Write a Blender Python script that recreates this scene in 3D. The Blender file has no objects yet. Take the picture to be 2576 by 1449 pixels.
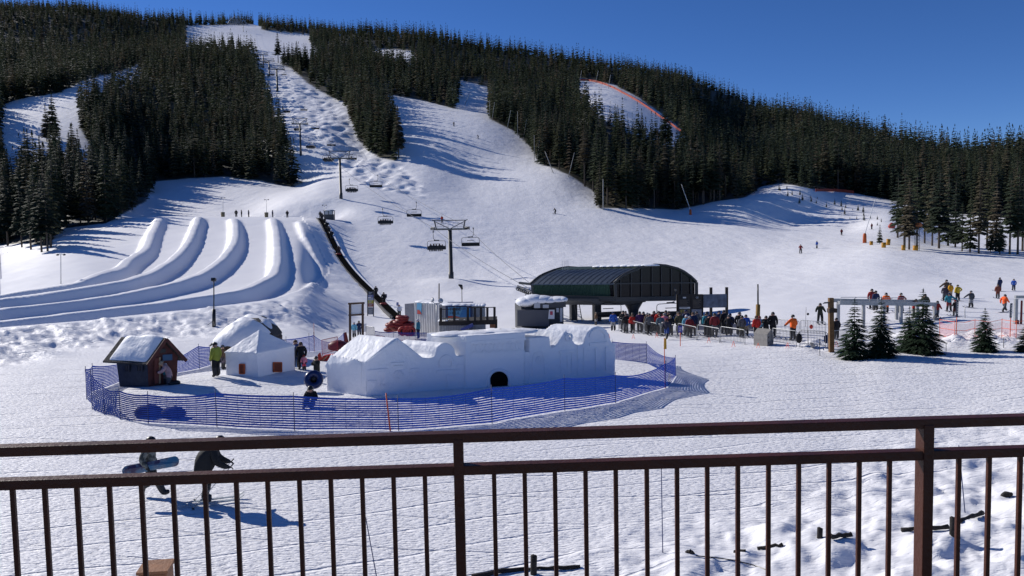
import bpy, bmesh, math, random
import numpy as np
from mathutils import Vector, Matrix, Euler

random.seed(7)
rng = np.random.default_rng(7)
C = bpy.context.scene.collection
SC = bpy.context.scene
R = math.radians

# ------------------------------------------------------------------ camera
F = 1946.0; CX = 1288.0; CY = 724.5; H = 7.2
PITCH = math.atan(129.5 / F); ROLL = R(1.1)
_f = np.array([0, math.cos(PITCH), -math.sin(PITCH)])
_u0 = np.array([0, math.sin(PITCH), math.cos(PITCH)])
_r0 = np.array([1.0, 0, 0])
_r = math.cos(ROLL) * _r0 - math.sin(ROLL) * _u0
_u = math.sin(ROLL) * _r0 + math.cos(ROLL) * _u0

def ray(u, v):
    """photo point -> (dx/dy, dz/dy) of the sight line"""
    d = _f + (u - CX) / F * _r - (v - CY) / F * _u
    return d[0] / d[1], d[2] / d[1]

def P(u, v, d):
    a, b = ray(u, v)
    return Vector((a * d, d, H + b * d))

def proj(X, Y, Z):
    p = np.stack([X, Y, Z - H], -1)
    w = p @ _f
    return CX + F * (p @ _r) / w, CY - F * (p @ _u) / w

cam = bpy.data.cameras.new('camera')
camo = bpy.data.objects.new('camera', cam)
C.objects.link(camo)
cam.sensor_width = 36; cam.lens = F / 2576 * 36
cam.clip_start = 0.1; cam.clip_end = 6000
m = Matrix(((_r[0], _u[0], -_f[0]), (_r[1], _u[1], -_f[1]), (_r[2], _u[2], -_f[2]))).to_4x4()
m.translation = (0, 0, H)
camo.matrix_world = m
SC.camera = camo

# ------------------------------------------------------------------ materials
MATS = {}
def mat(name, col, rough=0.7, metal=0.0, bump=0.0, bscale=20.0, var=0.0, vscale=6.0, spec=0.4, coat=0.0):
    if name in MATS: return MATS[name]
    m = bpy.data.materials.new(name); m.use_nodes = True
    nt = m.node_tree; b = nt.nodes['Principled BSDF']
    b.inputs['Base Color'].default_value = (*col, 1); b.inputs['Roughness'].default_value = rough
    b.inputs['Metallic'].default_value = metal; b.inputs['Specular IOR Level'].default_value = spec
    tc = nt.nodes.new('ShaderNodeTexCoord')
    if var:
        n = nt.nodes.new('ShaderNodeTexNoise'); n.inputs['Scale'].default_value = vscale; n.inputs['Detail'].default_value = 5
        nt.links.new(tc.outputs['Object'], n.inputs['Vector'])
        r = nt.nodes.new('ShaderNodeMapRange'); r.inputs[1].default_value = .3; r.inputs[2].default_value = .7
        r.inputs[3].default_value = 1 - var; r.inputs[4].default_value = 1 + var
        nt.links.new(n.outputs['Fac'], r.inputs[0])
        mx = nt.nodes.new('ShaderNodeMix'); mx.data_type = 'RGBA'; mx.blend_type = 'MULTIPLY'; mx.inputs[0].default_value = 1
        mx.inputs[6].default_value = (*col, 1)
        nt.links.new(r.outputs[0], mx.inputs[7]); nt.links.new(mx.outputs[2], b.inputs['Base Color'])
    if bump:
        n2 = nt.nodes.new('ShaderNodeTexNoise'); n2.inputs['Scale'].default_value = bscale; n2.inputs['Detail'].default_value = 6
        nt.links.new(tc.outputs['Object'], n2.inputs['Vector'])
        bp = nt.nodes.new('ShaderNodeBump'); bp.inputs['Strength'].default_value = bump; bp.inputs['Distance'].default_value = .05
        nt.links.new(n2.outputs['Fac'], bp.inputs['Height']); nt.links.new(bp.outputs[0], b.inputs['Normal'])
    MATS[name] = m
    return m

# ------------------------------------------------------------------ mesh builder
class MB:
    def __init__(s, M=None):
        s.v = []; s.f = []; s.mi = []; s.M = M; s.cur = 0; s.sm = []; s.smooth = False
    def add(s, vs, fs):
        o = len(s.v)
        for p in vs:
            p = Vector(p)
            s.v.append(s.M @ p if s.M is not None else p)
        for f in fs:
            s.f.append([i + o for i in f]); s.mi.append(s.cur); s.sm.append(s.smooth)
        return s
    def box(s, c, size, rz=0.0, rx=0.0, ry=0.0):
        x, y, z = [k / 2 for k in size]
        m = Euler((rx, ry, rz)).to_matrix(); c = Vector(c)
        vs = [c + m @ Vector((a * x, b * y, d * z)) for d in (-1, 1) for a, b in ((-1, -1), (1, -1), (1, 1), (-1, 1))]
        return s.add(vs, [(3, 2, 1, 0), (4, 5, 6, 7), (0, 1, 5, 4), (1, 2, 6, 5), (2, 3, 7, 6), (3, 0, 4, 7)])
    def bar(s, p0, p1, w, h, up=(0, 0, 1)):
        p0 = Vector(p0); p1 = Vector(p1); d = (p1 - p0).normalized(); up = Vector(up)
        if abs(d.dot(up)) > .99: up = Vector((0, 1, 0))
        sx = d.cross(up).normalized(); sy = sx.cross(d).normalized()
        vs = []
        for p in (p0, p1):
            for a, b in ((-1, -1), (1, -1), (1, 1), (-1, 1)):
                vs.append(p + sx * a * w / 2 + sy * b * h / 2)
        return s.add(vs, [(3, 2, 1, 0), (4, 5, 6, 7), (0, 1, 5, 4), (1, 2, 6, 5), (2, 3, 7, 6), (3, 0, 4, 7)])
    def path(s, pts, r, n=6, closed=False, caps=True):
        pts = [Vector(p) for p in pts]; N = len(pts)
        rs = r if isinstance(r, (list, tuple)) else [r] * N
        vs = []; prev = None
        for i, p in enumerate(pts):
            if closed: d = pts[(i + 1) % N] - pts[i - 1]
            else: d = pts[min(i + 1, N - 1)] - pts[max(i - 1, 0)]
            d = d.normalized() if d.length else Vector((0, 0, 1))
            if prev is None:
                a = Vector((0, 0, 1)) if abs(d.z) < .9 else Vector((1, 0, 0))
                sx = d.cross(a).normalized()
            else:
                sx = (prev - d * prev.dot(d)).normalized()
            prev = sx; sy = d.cross(sx)
            for k in range(n):
                t = 2 * math.pi * k / n
                vs.append(p + (sx * math.cos(t) + sy * math.sin(t)) * rs[i])
        fs = []
        for i in range(N if closed else N - 1):
            j = (i + 1) % N
            for k in range(n):
                k2 = (k + 1) % n
                fs.append((i * n + k, i * n + k2, j * n + k2, j * n + k))
        if caps and not closed:
            fs.append(tuple(range(n - 1, -1, -1))); fs.append(tuple(range((N - 1) * n, N * n)))
        o = s.smooth; s.smooth = n > 5
        s.add(vs, fs); s.smooth = o
        return s
    def tube(s, p0, p1, r0, r1=None, n=8):
        return s.path([p0, p1], [r0, r0 if r1 is None else r1], n)
    def ball(s, c, rad, nu=12, nv=8, zmin=-1.0, jit=0.0, seed=0):
        rx, ry, rz = rad if isinstance(rad, (tuple, list)) else (rad,) * 3
        rr = random.Random(seed); vs = []; fs = []; t0 = math.asin(zmin)
        for j in range(nv + 1):
            t = t0 + (math.pi / 2 - t0) * j / nv
            for i in range(nu):
                a = 2 * math.pi * i / nu; q = 1 + rr.uniform(-jit, jit)
                vs.append((c[0] + rx * q * math.cos(t) * math.cos(a), c[1] + ry * q * math.cos(t) * math.sin(a), c[2] + rz * q * math.sin(t)))
        for j in range(nv):
            for i in range(nu):
                i2 = (i + 1) % nu
                fs.append((j * nu + i, j * nu + i2, (j + 1) * nu + i2, (j + 1) * nu + i))
        fs.append(tuple(range(nu - 1, -1, -1)))
        o = s.smooth; s.smooth = True; s.add(vs, fs); s.smooth = o
        return s
    def torus(s, c, Rr, r, nx=20, ny=8, axis=(0, 0, 1), flat=1.0):
        q = Vector((0, 0, 1)).rotation_difference(Vector(axis)); vs = []; fs = []; c = Vector(c)
        for i in range(nx):
            a = 2 * math.pi * i / nx
            for j in range(ny):
                b = 2 * math.pi * j / ny
                vs.append(c + q @ Vector(((Rr + r * math.cos(b)) * math.cos(a), (Rr + r * math.cos(b)) * math.sin(a), r * flat * math.sin(b))))
        for i in range(nx):
            for j in range(ny):
                i2 = (i + 1) % nx; j2 = (j + 1) % ny
                fs.append((i * ny + j, i2 * ny + j, i2 * ny + j2, i * ny + j2))
        o = s.smooth; s.smooth = True; s.add(vs, fs); s.smooth = o
        return s
    def prism(s, poly, ext):
        """closed polygon of 3D points swept along ext (a vector or one per point)"""
        n = len(poly); poly = [Vector(p) for p in poly]
        ex = [Vector(e) for e in ext] if isinstance(ext[0], (tuple, list, Vector)) else [Vector(ext)] * n
        vs = poly + [p + e for p, e in zip(poly, ex)]
        fs = [tuple(range(n)), tuple(range(2 * n - 1, n - 1, -1))]
        for i in range(n):
            j = (i + 1) % n
            fs.append((j, i, n + i, n + j))
        return s.add(vs, fs)
    def quad(s, a, b, c, d): return s.add([a, b, c, d], [(0, 1, 2, 3)])
    def build(s, name, mats, parent=None, loc=None, fix=True):
        me = bpy.data.meshes.new(name)
        off = Vector((0, 0, 0))
        if parent is not None and loc is None: off = WLOC.get(parent.name, Vector((0, 0, 0)))
        elif loc is not None: off = Vector(loc)
        me.from_pydata([tuple(p - off) for p in s.v], [], s.f)
        if not isinstance(mats, (list, tuple)): mats = [mats]
        for k in mats: me.materials.append(k)
        me.polygons.foreach_set('material_index', s.mi)
        me.polygons.foreach_set('use_smooth', s.sm)
        if fix:
            bm = bmesh.new(); bm.from_mesh(me); bmesh.ops.recalc_face_normals(bm, faces=bm.faces); bm.to_mesh(me); bm.free()
        o = bpy.data.objects.new(name, me); C.objects.link(o)
        if parent is not None: o.parent = parent
        elif loc is not None: o.location = loc
        return o

WLOC = {}
def tag(o, label=None, cat=None, group=None, kind=None):
    if label: o['label'] = label
    if cat: o['category'] = cat
    if group: o['group'] = group
    if kind: o['kind'] = kind
    return o
def thing(name, label, cat, loc=(0, 0, 0), rz=0.0, group=None, world=True):
    """Empty at the base of a thing. world=True: parts are given in world coordinates (rz must be 0)."""
    o = bpy.data.objects.new(name, None); o.empty_display_size = .3; C.objects.link(o)
    o.location = loc; o.rotation_euler = (0, 0, rz)
    if world: WLOC[o.name] = Vector(loc)
    return tag(o, label, cat, group)
def dup(root, loc=None, rz=None, label=None, group=None, scale=None):
    r = root.copy(); C.objects.link(r)
    if loc is not None: r.location = loc
    if rz is not None: r.rotation_euler = (0, 0, rz)
    if scale is not None: r.scale = scale if isinstance(scale, (tuple, list)) else (scale,) * 3
    if label: r['label'] = label
    if group: r['group'] = group
    for ch in list(root.children):
        c = ch.copy(); C.objects.link(c); c.parent = r
        for g in ch.children:
            d = g.copy(); C.objects.link(d); d.parent = c
    return r

# ------------------------------------------------------------------ numpy noise
def _hash(ix, iy, seed):
    h = (ix.astype(np.int64) * 374761393 + iy.astype(np.int64) * 668265263 + seed * 974711) & 0x7fffffff
    h = (h ^ (h >> 13)) * 1274126177 & 0x7fffffff
    return ((h ^ (h >> 16)) & 0xffff) / 65535.0
def vnoise(x, y, seed=0):
    ix = np.floor(x); iy = np.floor(y); fx = x - ix; fy = y - iy
    fx = fx * fx * fx * (fx * (fx * 6 - 15) + 10); fy = fy * fy * fy * (fy * (fy * 6 - 15) + 10)
    a = _hash(ix, iy, seed); b = _hash(ix + 1, iy, seed); c = _hash(ix, iy + 1, seed); d = _hash(ix + 1, iy + 1, seed)
    return (a * (1 - fx) + b * fx) * (1 - fy) + (c * (1 - fx) + d * fx) * fy - .5
def fbm(x, y, oct=4, seed=0, gain=.5):
    r = 0; a = 1.0
    for k in range(oct):
        c, s_ = math.cos(.7 * k), math.sin(.7 * k)
        r = r + a * vnoise((x * c - y * s_) * 2 ** k + 17 * k, (x * s_ + y * c) * 2 ** k - 9 * k, seed + k); a *= gain
    return r
def sstep(a, b, x):
    t = np.clip((x - a) / (b - a), 0, 1)
    return t * t * (3 - 2 * t)
def inpoly(px, py, poly):
    ins = np.zeros(np.shape(px), bool); n = len(poly)
    for i in range(n):
        x1, y1 = poly[i]; x2, y2 = poly[(i + 1) % n]
        if y1 == y2: continue
        c = ((y1 > py) != (y2 > py)) & (px < (x2 - x1) * (py - y1) / (y2 - y1) + x1)
        ins ^= c
    return ins
def pchip(x, y, xq):
    x = np.asarray(x, float); y = np.asarray(y, float); h = np.diff(x); dl = np.diff(y) / h
    n = len(x); m_ = np.zeros(n)
    if n == 2: m_[:] = dl[0]
    else:
        for i in range(1, n - 1):
            if dl[i - 1] * dl[i] > 0:
                w1 = 2 * h[i] + h[i - 1]; w2 = h[i] + 2 * h[i - 1]
                m_[i] = (w1 + w2) / (w1 / dl[i - 1] + w2 / dl[i])
        m_[0] = dl[0]; m_[-1] = dl[-1]
    k = np.clip(np.searchsorted(x, xq) - 1, 0, n - 2); t = np.clip((xq - x[k]) / h[k], 0, 1)
    return ((2 * t**3 - 3 * t**2 + 1) * y[k] + (t**3 - 2 * t**2 + t) * h[k] * m_[k] + (-2 * t**3 + 3 * t**2) * y[k + 1] + (t**3 - t**2) * h[k] * m_[k + 1])
# ------------------------------------------------------------------ terrain
# columns of the slope: photo column -> list of (distance, photo row) or (distance, None, height)
Zf = lambda d, z: (d, None, z)
FLATL = [Zf(3, 0), Zf(20, 0), Zf(46, 0)]
COLS = {
    0: FLATL + [Zf(60, .0), Zf(84, .2), (105, 705), (150, 640), (200, 600), (300, 345), (400, 255), (700, 130), (1100, 50)],
    200: FLATL + [Zf(60, .0), Zf(84, .4), (105, 690), (150, 600), (185, 560), (250, 470), (300, 370), (400, 235), (700, 150), (1100, 50)],
    400: FLATL + [Zf(60, .1), Zf(84, .6), Zf(100, 1.6), Zf(120, 4.2), Zf(150, 8.9), (185, 545), Zf(203, 13.5), (300, 465), (450, 290), (700, 150), (900, 108), (1100, 64)],
    600: FLATL + [Zf(60, .1), Zf(84, .6), Zf(100, 1.6), Zf(120, 4.2), Zf(150, 8.9), (185, 546), Zf(203, 13.3), (300, 460), (450, 300), (650, 170), (800, 121), (900, 101), (1100, 63), (1200, 61)],
    745: [Zf(3, 0), Zf(20, 0), Zf(44, 0), Zf(60, -.2), Zf(84, .4), Zf(100, 1.6), Zf(120, 4.2), Zf(150, 8.4), (185, 549), Zf(203, 13.2), (217, 508), (260, 480), (290, 471), (330, 370), (450, 275), (520, 225), (650, 172), (800, 125), (1000, 92), (1100, 76)],
    820: [Zf(3, 0), Zf(20, 0), Zf(42, 0), Zf(60, -.7), Zf(78, -1.2), Zf(90, -1.0), (110, 748), (130, 685), (160, 605), (185, 552), Zf(200, 12.2), (217, 498), (260, 462), (290, 445), (330, 365), (450, 275), (520, 232), (650, 175), (800, 130), (1000, 92), (1080, 78)],
    900: [Zf(3, 0), Zf(20, 0), Zf(42, 0), Zf(50, -.4), Zf(60, -.9), Zf(70, -1.6), Zf(85, -2.3), Zf(95, -2.3), (110, 757), (130, 703), (160, 620), (185, 566), (217, 503), (280, 440), (320, 395), (400, 310), (500, 240), (650, 180), (800, 140), (1000, 92)],
    1050: [Zf(3, 0), Zf(20, 0), Zf(42, 0), Zf(50, -.4), Zf(60, -.9), Zf(70, -1.6), Zf(85, -2.3), Zf(95, -2.3), (112, 757), (130, 710), (160, 630), (200, 545), (240, 490), (290, 425), (350, 340), (450, 272), (520, 243), (700, 165), (950, 112)],
    1200: [Zf(3, 0), Zf(20, 0), Zf(42, 0), Zf(50, -.4), Zf(60, -.9), Zf(70, -1.6), Zf(85, -2.4), Zf(95, -2.4), (115, 742), (130, 712), (160, 640), (200, 560), (250, 500), (300, 430), (350, 350), (430, 290), (520, 262), (600, 206), (700, 180), (900, 132)],
    1400: [Zf(3, 0), Zf(20, 0), Zf(42, 0), Zf(50, -.4), Zf(60, -.9), Zf(70, -1.6), Zf(85, -2.4), Zf(100, -2.2), (130, 700), (160, 645), (200, 580), (235, 530), (290, 430), (350, 380), (450, 310), (570, 242), (690, 194), (840, 155)],
    1500: [Zf(3, 0), Zf(20, 0), Zf(42, 0), Zf(50, -.4), Zf(60, -.9), Zf(70, -1.6), Zf(85, -2.4), Zf(100, -2.1), (130, 700), (160, 648), (200, 588), (240, 524), (300, 440), (408, 292), (496, 250), (650, 206), (800, 176)],
    1700: [Zf(3, 0), Zf(20, 0), Zf(42, 0), Zf(50, -.4), Zf(60, -.8), Zf(70, -1.3), Zf(85, -1.9), Zf(100, -1.5), (130, 695), (160, 650), (200, 590), (260, 527), (330, 430), (393, 352), (445, 323), (600, 264), (860, 210)],
    1850: [Zf(3, 0), Zf(20, 0), Zf(45, -.1), Zf(60, -.5), Zf(75, -.9), Zf(95, -1), (130, 690), (160, 648), (200, 588), (235, 556), (270, 500), (300, 490), (400, 420), (600, 345), (760, 280), (820, 248)],
    2000: [Zf(3, 0), Zf(20, 0), Zf(45, 0), Zf(60, -.3), Zf(75, -.5), Zf(95, -.6), (130, 678), (160, 635), (200, 592), (240, 570), (285, 466), (310, 463), (400, 425), (550, 355), (720, 296)],
    2120: [Zf(3, 0), Zf(20, 0), Zf(45, 0), Zf(60, -.2), Zf(75, -.4), Zf(95, -.4), (130, 660), (160, 625), (200, 590), (225, 580), (260, 528), (310, 487), (400, 440), (520, 375), (640, 328)],
    2230: [Zf(3, 0), Zf(20, .05), Zf(45, .1), Zf(60, 0), Zf(75, -.1), Zf(95, -.1), (130, 648), (150, 622), (165, 612), (200, 578), (260, 530), (310, 500), (400, 450), (520, 385), (590, 352)],
    2400: [Zf(3, 0), Zf(20, .1), Zf(45, .1), Zf(60, .1), Zf(80, 0), Zf(100, 0), (130, 655), (150, 632), (180, 622), (215, 605), (260, 560), (350, 480), (450, 425), (520, 392)],
    2576: [Zf(3, 0), Zf(20, .3), Zf(45, .2), Zf(60, .1), Zf(80, 0), Zf(100, 0), (130, 658), (150, 636), (180, 628), (215, 605), (260, 555), (350, 470), (430, 410), (480, 384)],
}
UMIN, UMAX, USTEP = -1000, 3570, 5.0
UL = (np.arange(UMIN, UMAX + 1, USTEP) - CX) / F          # level slopes x/y of the grid columns
DG = np.concatenate([np.geomspace(3, 12, 20, endpoint=False), np.geomspace(12, 48, 230, endpoint=False),
                     np.geomspace(48, 205, 410, endpoint=False), np.geomspace(205, 600, 260, endpoint=False), np.geomspace(600, 1500, 130)])
cu = sorted(COLS)
zc = []
for u in cu:
    ds, zs = [], []
    for t in COLS[u]:
        z = t[2] if t[1] is None else H + ray(u, t[1])[1] * t[0]
        ds.append(t[0]); zs.append(z)
    dl, zl = ds[-1], zs[-1]
    ds += [dl * 1.12, dl * 1.5, 2200]; zs += [zl + 1, zl - .2 * dl * .5, zl - .2 * dl]
    zc.append(pchip(ds, zs, DG))
zc = np.array(zc)                                          # [column, distance]
# sight columns shift a little with row because of the camera roll
Z0 = np.zeros((len(UL), len(DG)))
ug = (UL * F + CX)
for j in range(len(DG)):
    zz = pchip(cu, zc[:, j], np.clip(ug, 0, 2576))
    for it in range(2):
        uu, vv = proj(UL * DG[j], np.full(len(UL), DG[j]), zz)
        zz = pchip(cu, zc[:, j], np.clip(uu, 0, 2576))
    Z0[:, j] = zz
for _ in range(6):                                         # soften the column joints
    Z0[1:-1] = .25 * Z0[:-2] + .5 * Z0[1:-1] + .25 * Z0[2:]
XG = UL[:, None] * DG[None, :]; YG = np.broadcast_to(DG[None, :], XG.shape)

def zgrid(Z, X, Y):
    a = np.clip((np.asarray(X) / np.asarray(Y) - UL[0]) / (UL[1] - UL[0]), 0, len(UL) - 1.001)
    b = np.clip(np.interp(Y, DG, np.arange(len(DG))), 0, len(DG) - 1.001)
    i = a.astype(int); j = b.astype(int); fa = a - i; fb = b - j
    return (Z[i, j] * (1 - fa) * (1 - fb) + Z[i + 1, j] * fa * (1 - fb) + Z[i, j + 1] * (1 - fa) * fb + Z[i + 1, j + 1] * fa * fb)
_dq = np.geomspace(4, 1480, 3000)
def hit(Z, u, v, h=0.0, dmin=4):
    a, b = ray(u, v)
    g = zgrid(Z, a * _dq, _dq) + h - (H + b * _dq)
    k = np.nonzero((g > 0) & (_dq > dmin))[0]
    k = k[0] if len(k) else len(_dq) - 1
    d = _dq[k]
    if k > 0 and g[k] != g[k - 1]: d = _dq[k - 1] + (_dq[k] - _dq[k - 1]) * (-g[k - 1]) / (g[k] - g[k - 1]) if g[k - 1] < 0 else d
    return Vector((a * d, d, H + b * d - h))

# ---- tubing lanes: snow ridges
RIDGES = [
    ([(410, 541), (400, 550), (383, 583), (360, 630), (327, 650), (283, 680), (200, 708), (133, 720), (67, 731), (0, 743), (-120, 760), (-300, 790)], 1.25, 1.6, 1.5),
    ([(502, 541), (498, 548), (490, 570), (467, 616), (417, 663), (333, 700), (267, 713), (133, 735), (0, 752), (-120, 770), (-300, 800)], 1.45, 1.5, 1.2),
    ([(586, 544), (592, 566), (585, 616), (550, 656), (483, 696), (417, 716), (267, 746), (133, 763), (0, 777), (-120, 796), (-300, 826)], 1.45, 1.5, 1.2),
    ([(686, 544), (695, 583), (698, 640), (694, 672), (675, 697), (617, 723), (533, 741), (400, 760), (233, 782), (0, 807), (-120, 822), (-300, 850)], 1.5, 1.5, 1.3),
    ([(757, 550), (777, 600), (805, 650), (822, 690), (815, 714), (770, 733), (717, 748), (640, 760), (533, 773), (400, 788), (267, 802), (130, 815), (0, 826), (-120, 842), (-300, 872)], 1.1, 9.0, 1.3),
]
Z1 = Z0.copy(); BANK = np.zeros_like(Z0)
jm = (DG > 40) & (DG < 200); jj = np.nonzero(jm)[0]
im = np.nonzero((ug > -950) & (ug < 1010))[0]
sub = np.ix_(im, jj); XS = XG[sub]; YS = YG[sub]
lift_all = np.zeros(XS.shape)
for k, (pl, h, wr, wl) in enumerate(RIDGES):
    hp_ = np.interp(np.arange(len(pl)) / (len(pl) - 1), [0, .12, .42, .62, 1], [h * .6, h, h, 1.0, 1.0])
    if k == 4: hp_ = np.interp(np.arange(len(pl)) / (len(pl) - 1), [0, .5, 1], [h, 1.05, 1.0])
    pts = [hit(Z0, u, v, q_) for (u, v), q_ in zip(pl, hp_)]
    pa = np.array([[p.x, p.y] for p in pts])
    tt = np.arange(len(pa)); tq = np.linspace(0, len(pa) - 1, 60)
    pa = np.stack([pchip(tt, pa[:, 0], tq), pchip(tt, pa[:, 1], tq)], 1)
    hq = np.interp(tq, tt, hp_); hloc = np.zeros(XS.shape)
    best = np.full(XS.shape, 1e9); side = np.zeros(XS.shape); along = np.zeros(XS.shape)
    L = 0
    for i in range(len(pa) - 1):
        ax, ay = pa[i]; bx, by = pa[i + 1]; dx, dy = bx - ax, by - ay; l2 = dx * dx + dy * dy
        t = np.clip(((XS - ax) * dx + (YS - ay) * dy) / l2, 0, 1)
        ex = XS - ax - t * dx; ey = YS - ay - t * dy; dd = np.hypot(ex, ey)
        s_ = (dx * ey - dy * ex)                            # >0: to the lane side that faces the lodge
        m_ = dd < best
        best[m_] = dd[m_]; hloc[m_] = (hq[i] + t * (hq[i + 1] - hq[i]))[m_]; side[m_] = s_[m_]; along[m_] = (L + t * math.sqrt(l2))[m_]
        L += math.sqrt(l2)
    sd = np.where(side > 0, best, -best)
    wob = .11 * fbm(XS * .5, YS * .5, 2, 11 + k)
    hh = hloc * (0.45 + .55 * sstep(0, 7, along)) * (1 + .3 * wob)
    sd = sd + wob
    right = np.clip(1 - (sd - .5) / (wr - .25), 0, 1) ** 1.2 if k < 4 else 1 - sstep(.5, wr, sd)
    left = 1 - sstep(.5, wl + .5, -sd)
    prof = np.where(sd > 0, right, left)
    lift_all = np.maximum(lift_all, hh * prof)
    if k == 4:
        fall = np.where(along < 95, 4.5, 7.0); bk = np.where(sd > 0, sstep(.3, 1.4, sd) * (1 - sstep(fall, fall * 1.7, sd)), 0) * np.where(along < 95, .38, 1.0)
        BANK[sub] = bk
    if k in (3, 4):
        lb = np.where(sd < 0, sstep(-wl - .3, -wl * .6, sd) * (1 - sstep(-.9, -.3, sd)), 0) * (along < 75)
        BANK[sub] = np.maximum(BANK[sub], lb * .55)
Z1[sub] += lift_all

# ---- roughness zones (where skis, boots and ploughs broke the surface)
ub, vb = proj(XG, YG, Z0)
chunk = sstep(1750, 2450, ub + (vb - 1100) * .35) * sstep(1085, 1330, vb + .22 * (ub - 2000)) * (DG[None] < 40)
chunk = np.maximum(chunk, sstep(1250, 1420, vb + .08 * (ub - 1500)) * sstep(1100, 1900, ub) * (DG[None] < 40))
lump = sstep(2180, 2300, ub) * sstep(835, 850, vb) * (1 - sstep(862, 880, vb)) + np.exp(-((ub - 2060) / 60.0) ** 2 - ((vb - 872) / 14.0) ** 2)
MOG = [(690, 190), (727, 178), (767, 212), (827, 249), (862, 262), (880, 312), (900, 362), (945, 400), (1010, 415), (1060, 470), (1060, 500), (930, 470), (850, 420), (770, 350), (730, 290), (700, 240)]
mog = inpoly(ub, vb, MOG).astype(float)
mog2 = inpoly(ub, vb, [(1160, 208), (1230, 224), (1228, 265), (1165, 245)]).astype(float)
knoll = inpoly(ub, vb, [(1760, 545), (1850, 510), (1950, 470), (2060, 520), (2170, 572), (2000, 575), (1850, 560)]).astype(float)
def blur(a, n=4):
    for _ in range(n):
        a = a.copy()
        a[1:-1] = .25 * a[:-2] + .5 * a[1:-1] + .25 * a[2:]
        a[:, 1:-1] = .25 * a[:, :-2] + .5 * a[:, 1:-1] + .25 * a[:, 2:]
    return a
mog = blur(np.maximum(mog, mog2)); knoll = blur(knoll)
Z1 += 1.7 * mog * np.clip(fbm(XG * .26, YG * .17, 2, 31, .45), -.35, .6)
Z1 += .30 * knoll * fbm(XG * .35, YG * .18, 3, 37)
near = DG[None] < 48
ridged = lambda x, y, s_: .5 - np.abs(fbm(x, y, 3, s_))
Z1 += BANK * (.55 * fbm((XG * .90 - YG * .42) * .13, (XG * .42 + YG * .90) * .55, 3, 41, .55) + .22 * fbm((XG * .85 - YG * .5) * .9, (XG * .5 + YG * .85) * 1.7, 3, 43, .6))
Z1 += chunk * (.34 * np.clip(fbm(XG * 1.15, YG * 1.35, 2, 47, .45), -.28, .5) + .15 * np.minimum(0, fbm(XG * 2.5, YG * 3.0, 2, 53)))
Z1 += np.clip(lump, 0, 1) * (.5 * fbm(XG * 1.2, YG * .8, 3, 57) + .22)
calm = near * (1 - np.clip(chunk, 0, 1))
Z1 += calm * (.03 * fbm(XG * .7, YG * .7, 2, 61) + .003 * fbm(XG * 3.2 + YG, YG * 6.5, 2, 67))
Z1 += (~near) * .10 * fbm(XG * .2, YG * .2, 3, 71)
# village mound and the hump of the lift tower
def mound(u, v, hgt, rad):
    p = hit(Z0, u, v)
    Z1[...] += hgt * np.exp(-(((XG - p.x) ** 2 + (YG - p.y) ** 2) / rad ** 2))
mound(620, 950, .30, 3.0); mound(1135, 716, .9, 5.0); mound(395, 985, .12, 2.0)
p_ = hit(Z0, 2400, 1400); Z1 += .45 * np.exp(-(((XG - p_.x) / 5) ** 2 + ((YG - p_.y) / 3.0) ** 2))

def ground(u, v, dmin=4): return hit(Z1, u, v, 0.0, dmin)
def gz(x, y): return float(zgrid(Z1, np.array([x]), np.array([y]))[0])
def gxy(x, y): return Vector((x, y, gz(x, y)))
def gud(u, d, v=900):
    """ground under photo column u at distance d"""
    for _ in range(4):
        a, b = ray(u, v); x = a * d; z = gz(x, d); uu, vv = proj(np.array([x]), np.array([d]), np.array([z])); v = float(vv[0])
    return Vector((x, d, z))

# ---- where the forest stands
SNOW = [
    [(470, 66), (590, 62), (650, 62), (655, 76), (775, 89), (792, 142), (697, 160), (727, 172), (767, 208), (827, 245), (862, 258), (882, 310), (902, 360), (945, 397), (1000, 409), (1006, 395), (988, 320), (966, 236), (1060, 253), (1150, 276), (1157, 203), (1232, 222), (1230, 300), (1290, 330), (1330, 370), (1350, 410), (1430, 442), (1490, 482), (1500, 524), (1500, 700), (750, 700), (748, 472), (735, 420), (715, 360), (695, 310), (672, 260), (662, 215), (648, 160), (635, 124), (560, 122), (470, 116)],
    [(1456, 198), (1540, 213), (1600, 243), (1660, 285), (1720, 330), (1722, 372), (1620, 352), (1520, 300), (1456, 240)],
    [(944, 124), (1036, 131), (1038, 178), (1022, 178), (1000, 146), (946, 142)],
    [(3, 265), (60, 248), (150, 235), (205, 207), (310, 180), (352, 160), (348, 200), (240, 238), (194, 272), (198, 325), (245, 395), (238, 462), (200, 440), (0, 440)],
]
LINE = [(-1500, 650), (0, 617), (60, 614), (130, 624), (150, 577), (270, 562), (330, 532), (372, 508), (390, 458), (480, 450), (560, 446), (640, 455), (700, 468), (747, 472), (1500, 524), (1700, 528), (1750, 520), (1800, 508), (1880, 497), (1917, 470), (1960, 461), (2050, 478), (2150, 487), (2245, 505), (2330, 532), (2600, 556), (4000, 556)]
def is_forest(X, Y, Z):
    u, v = proj(X, Y, Z)
    f = v < np.interp(u, [a for a, b in LINE], [b for a, b in LINE])
    f &= Y > 130
    for s_ in SNOW: f &= ~inpoly(u, v, s_)
    return f
FLOOR_SHADE = is_forest(XG, YG, Z0).astype(float)
FLOOR_SHADE = sstep(.75, 1, blur(FLOOR_SHADE, 2))

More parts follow.
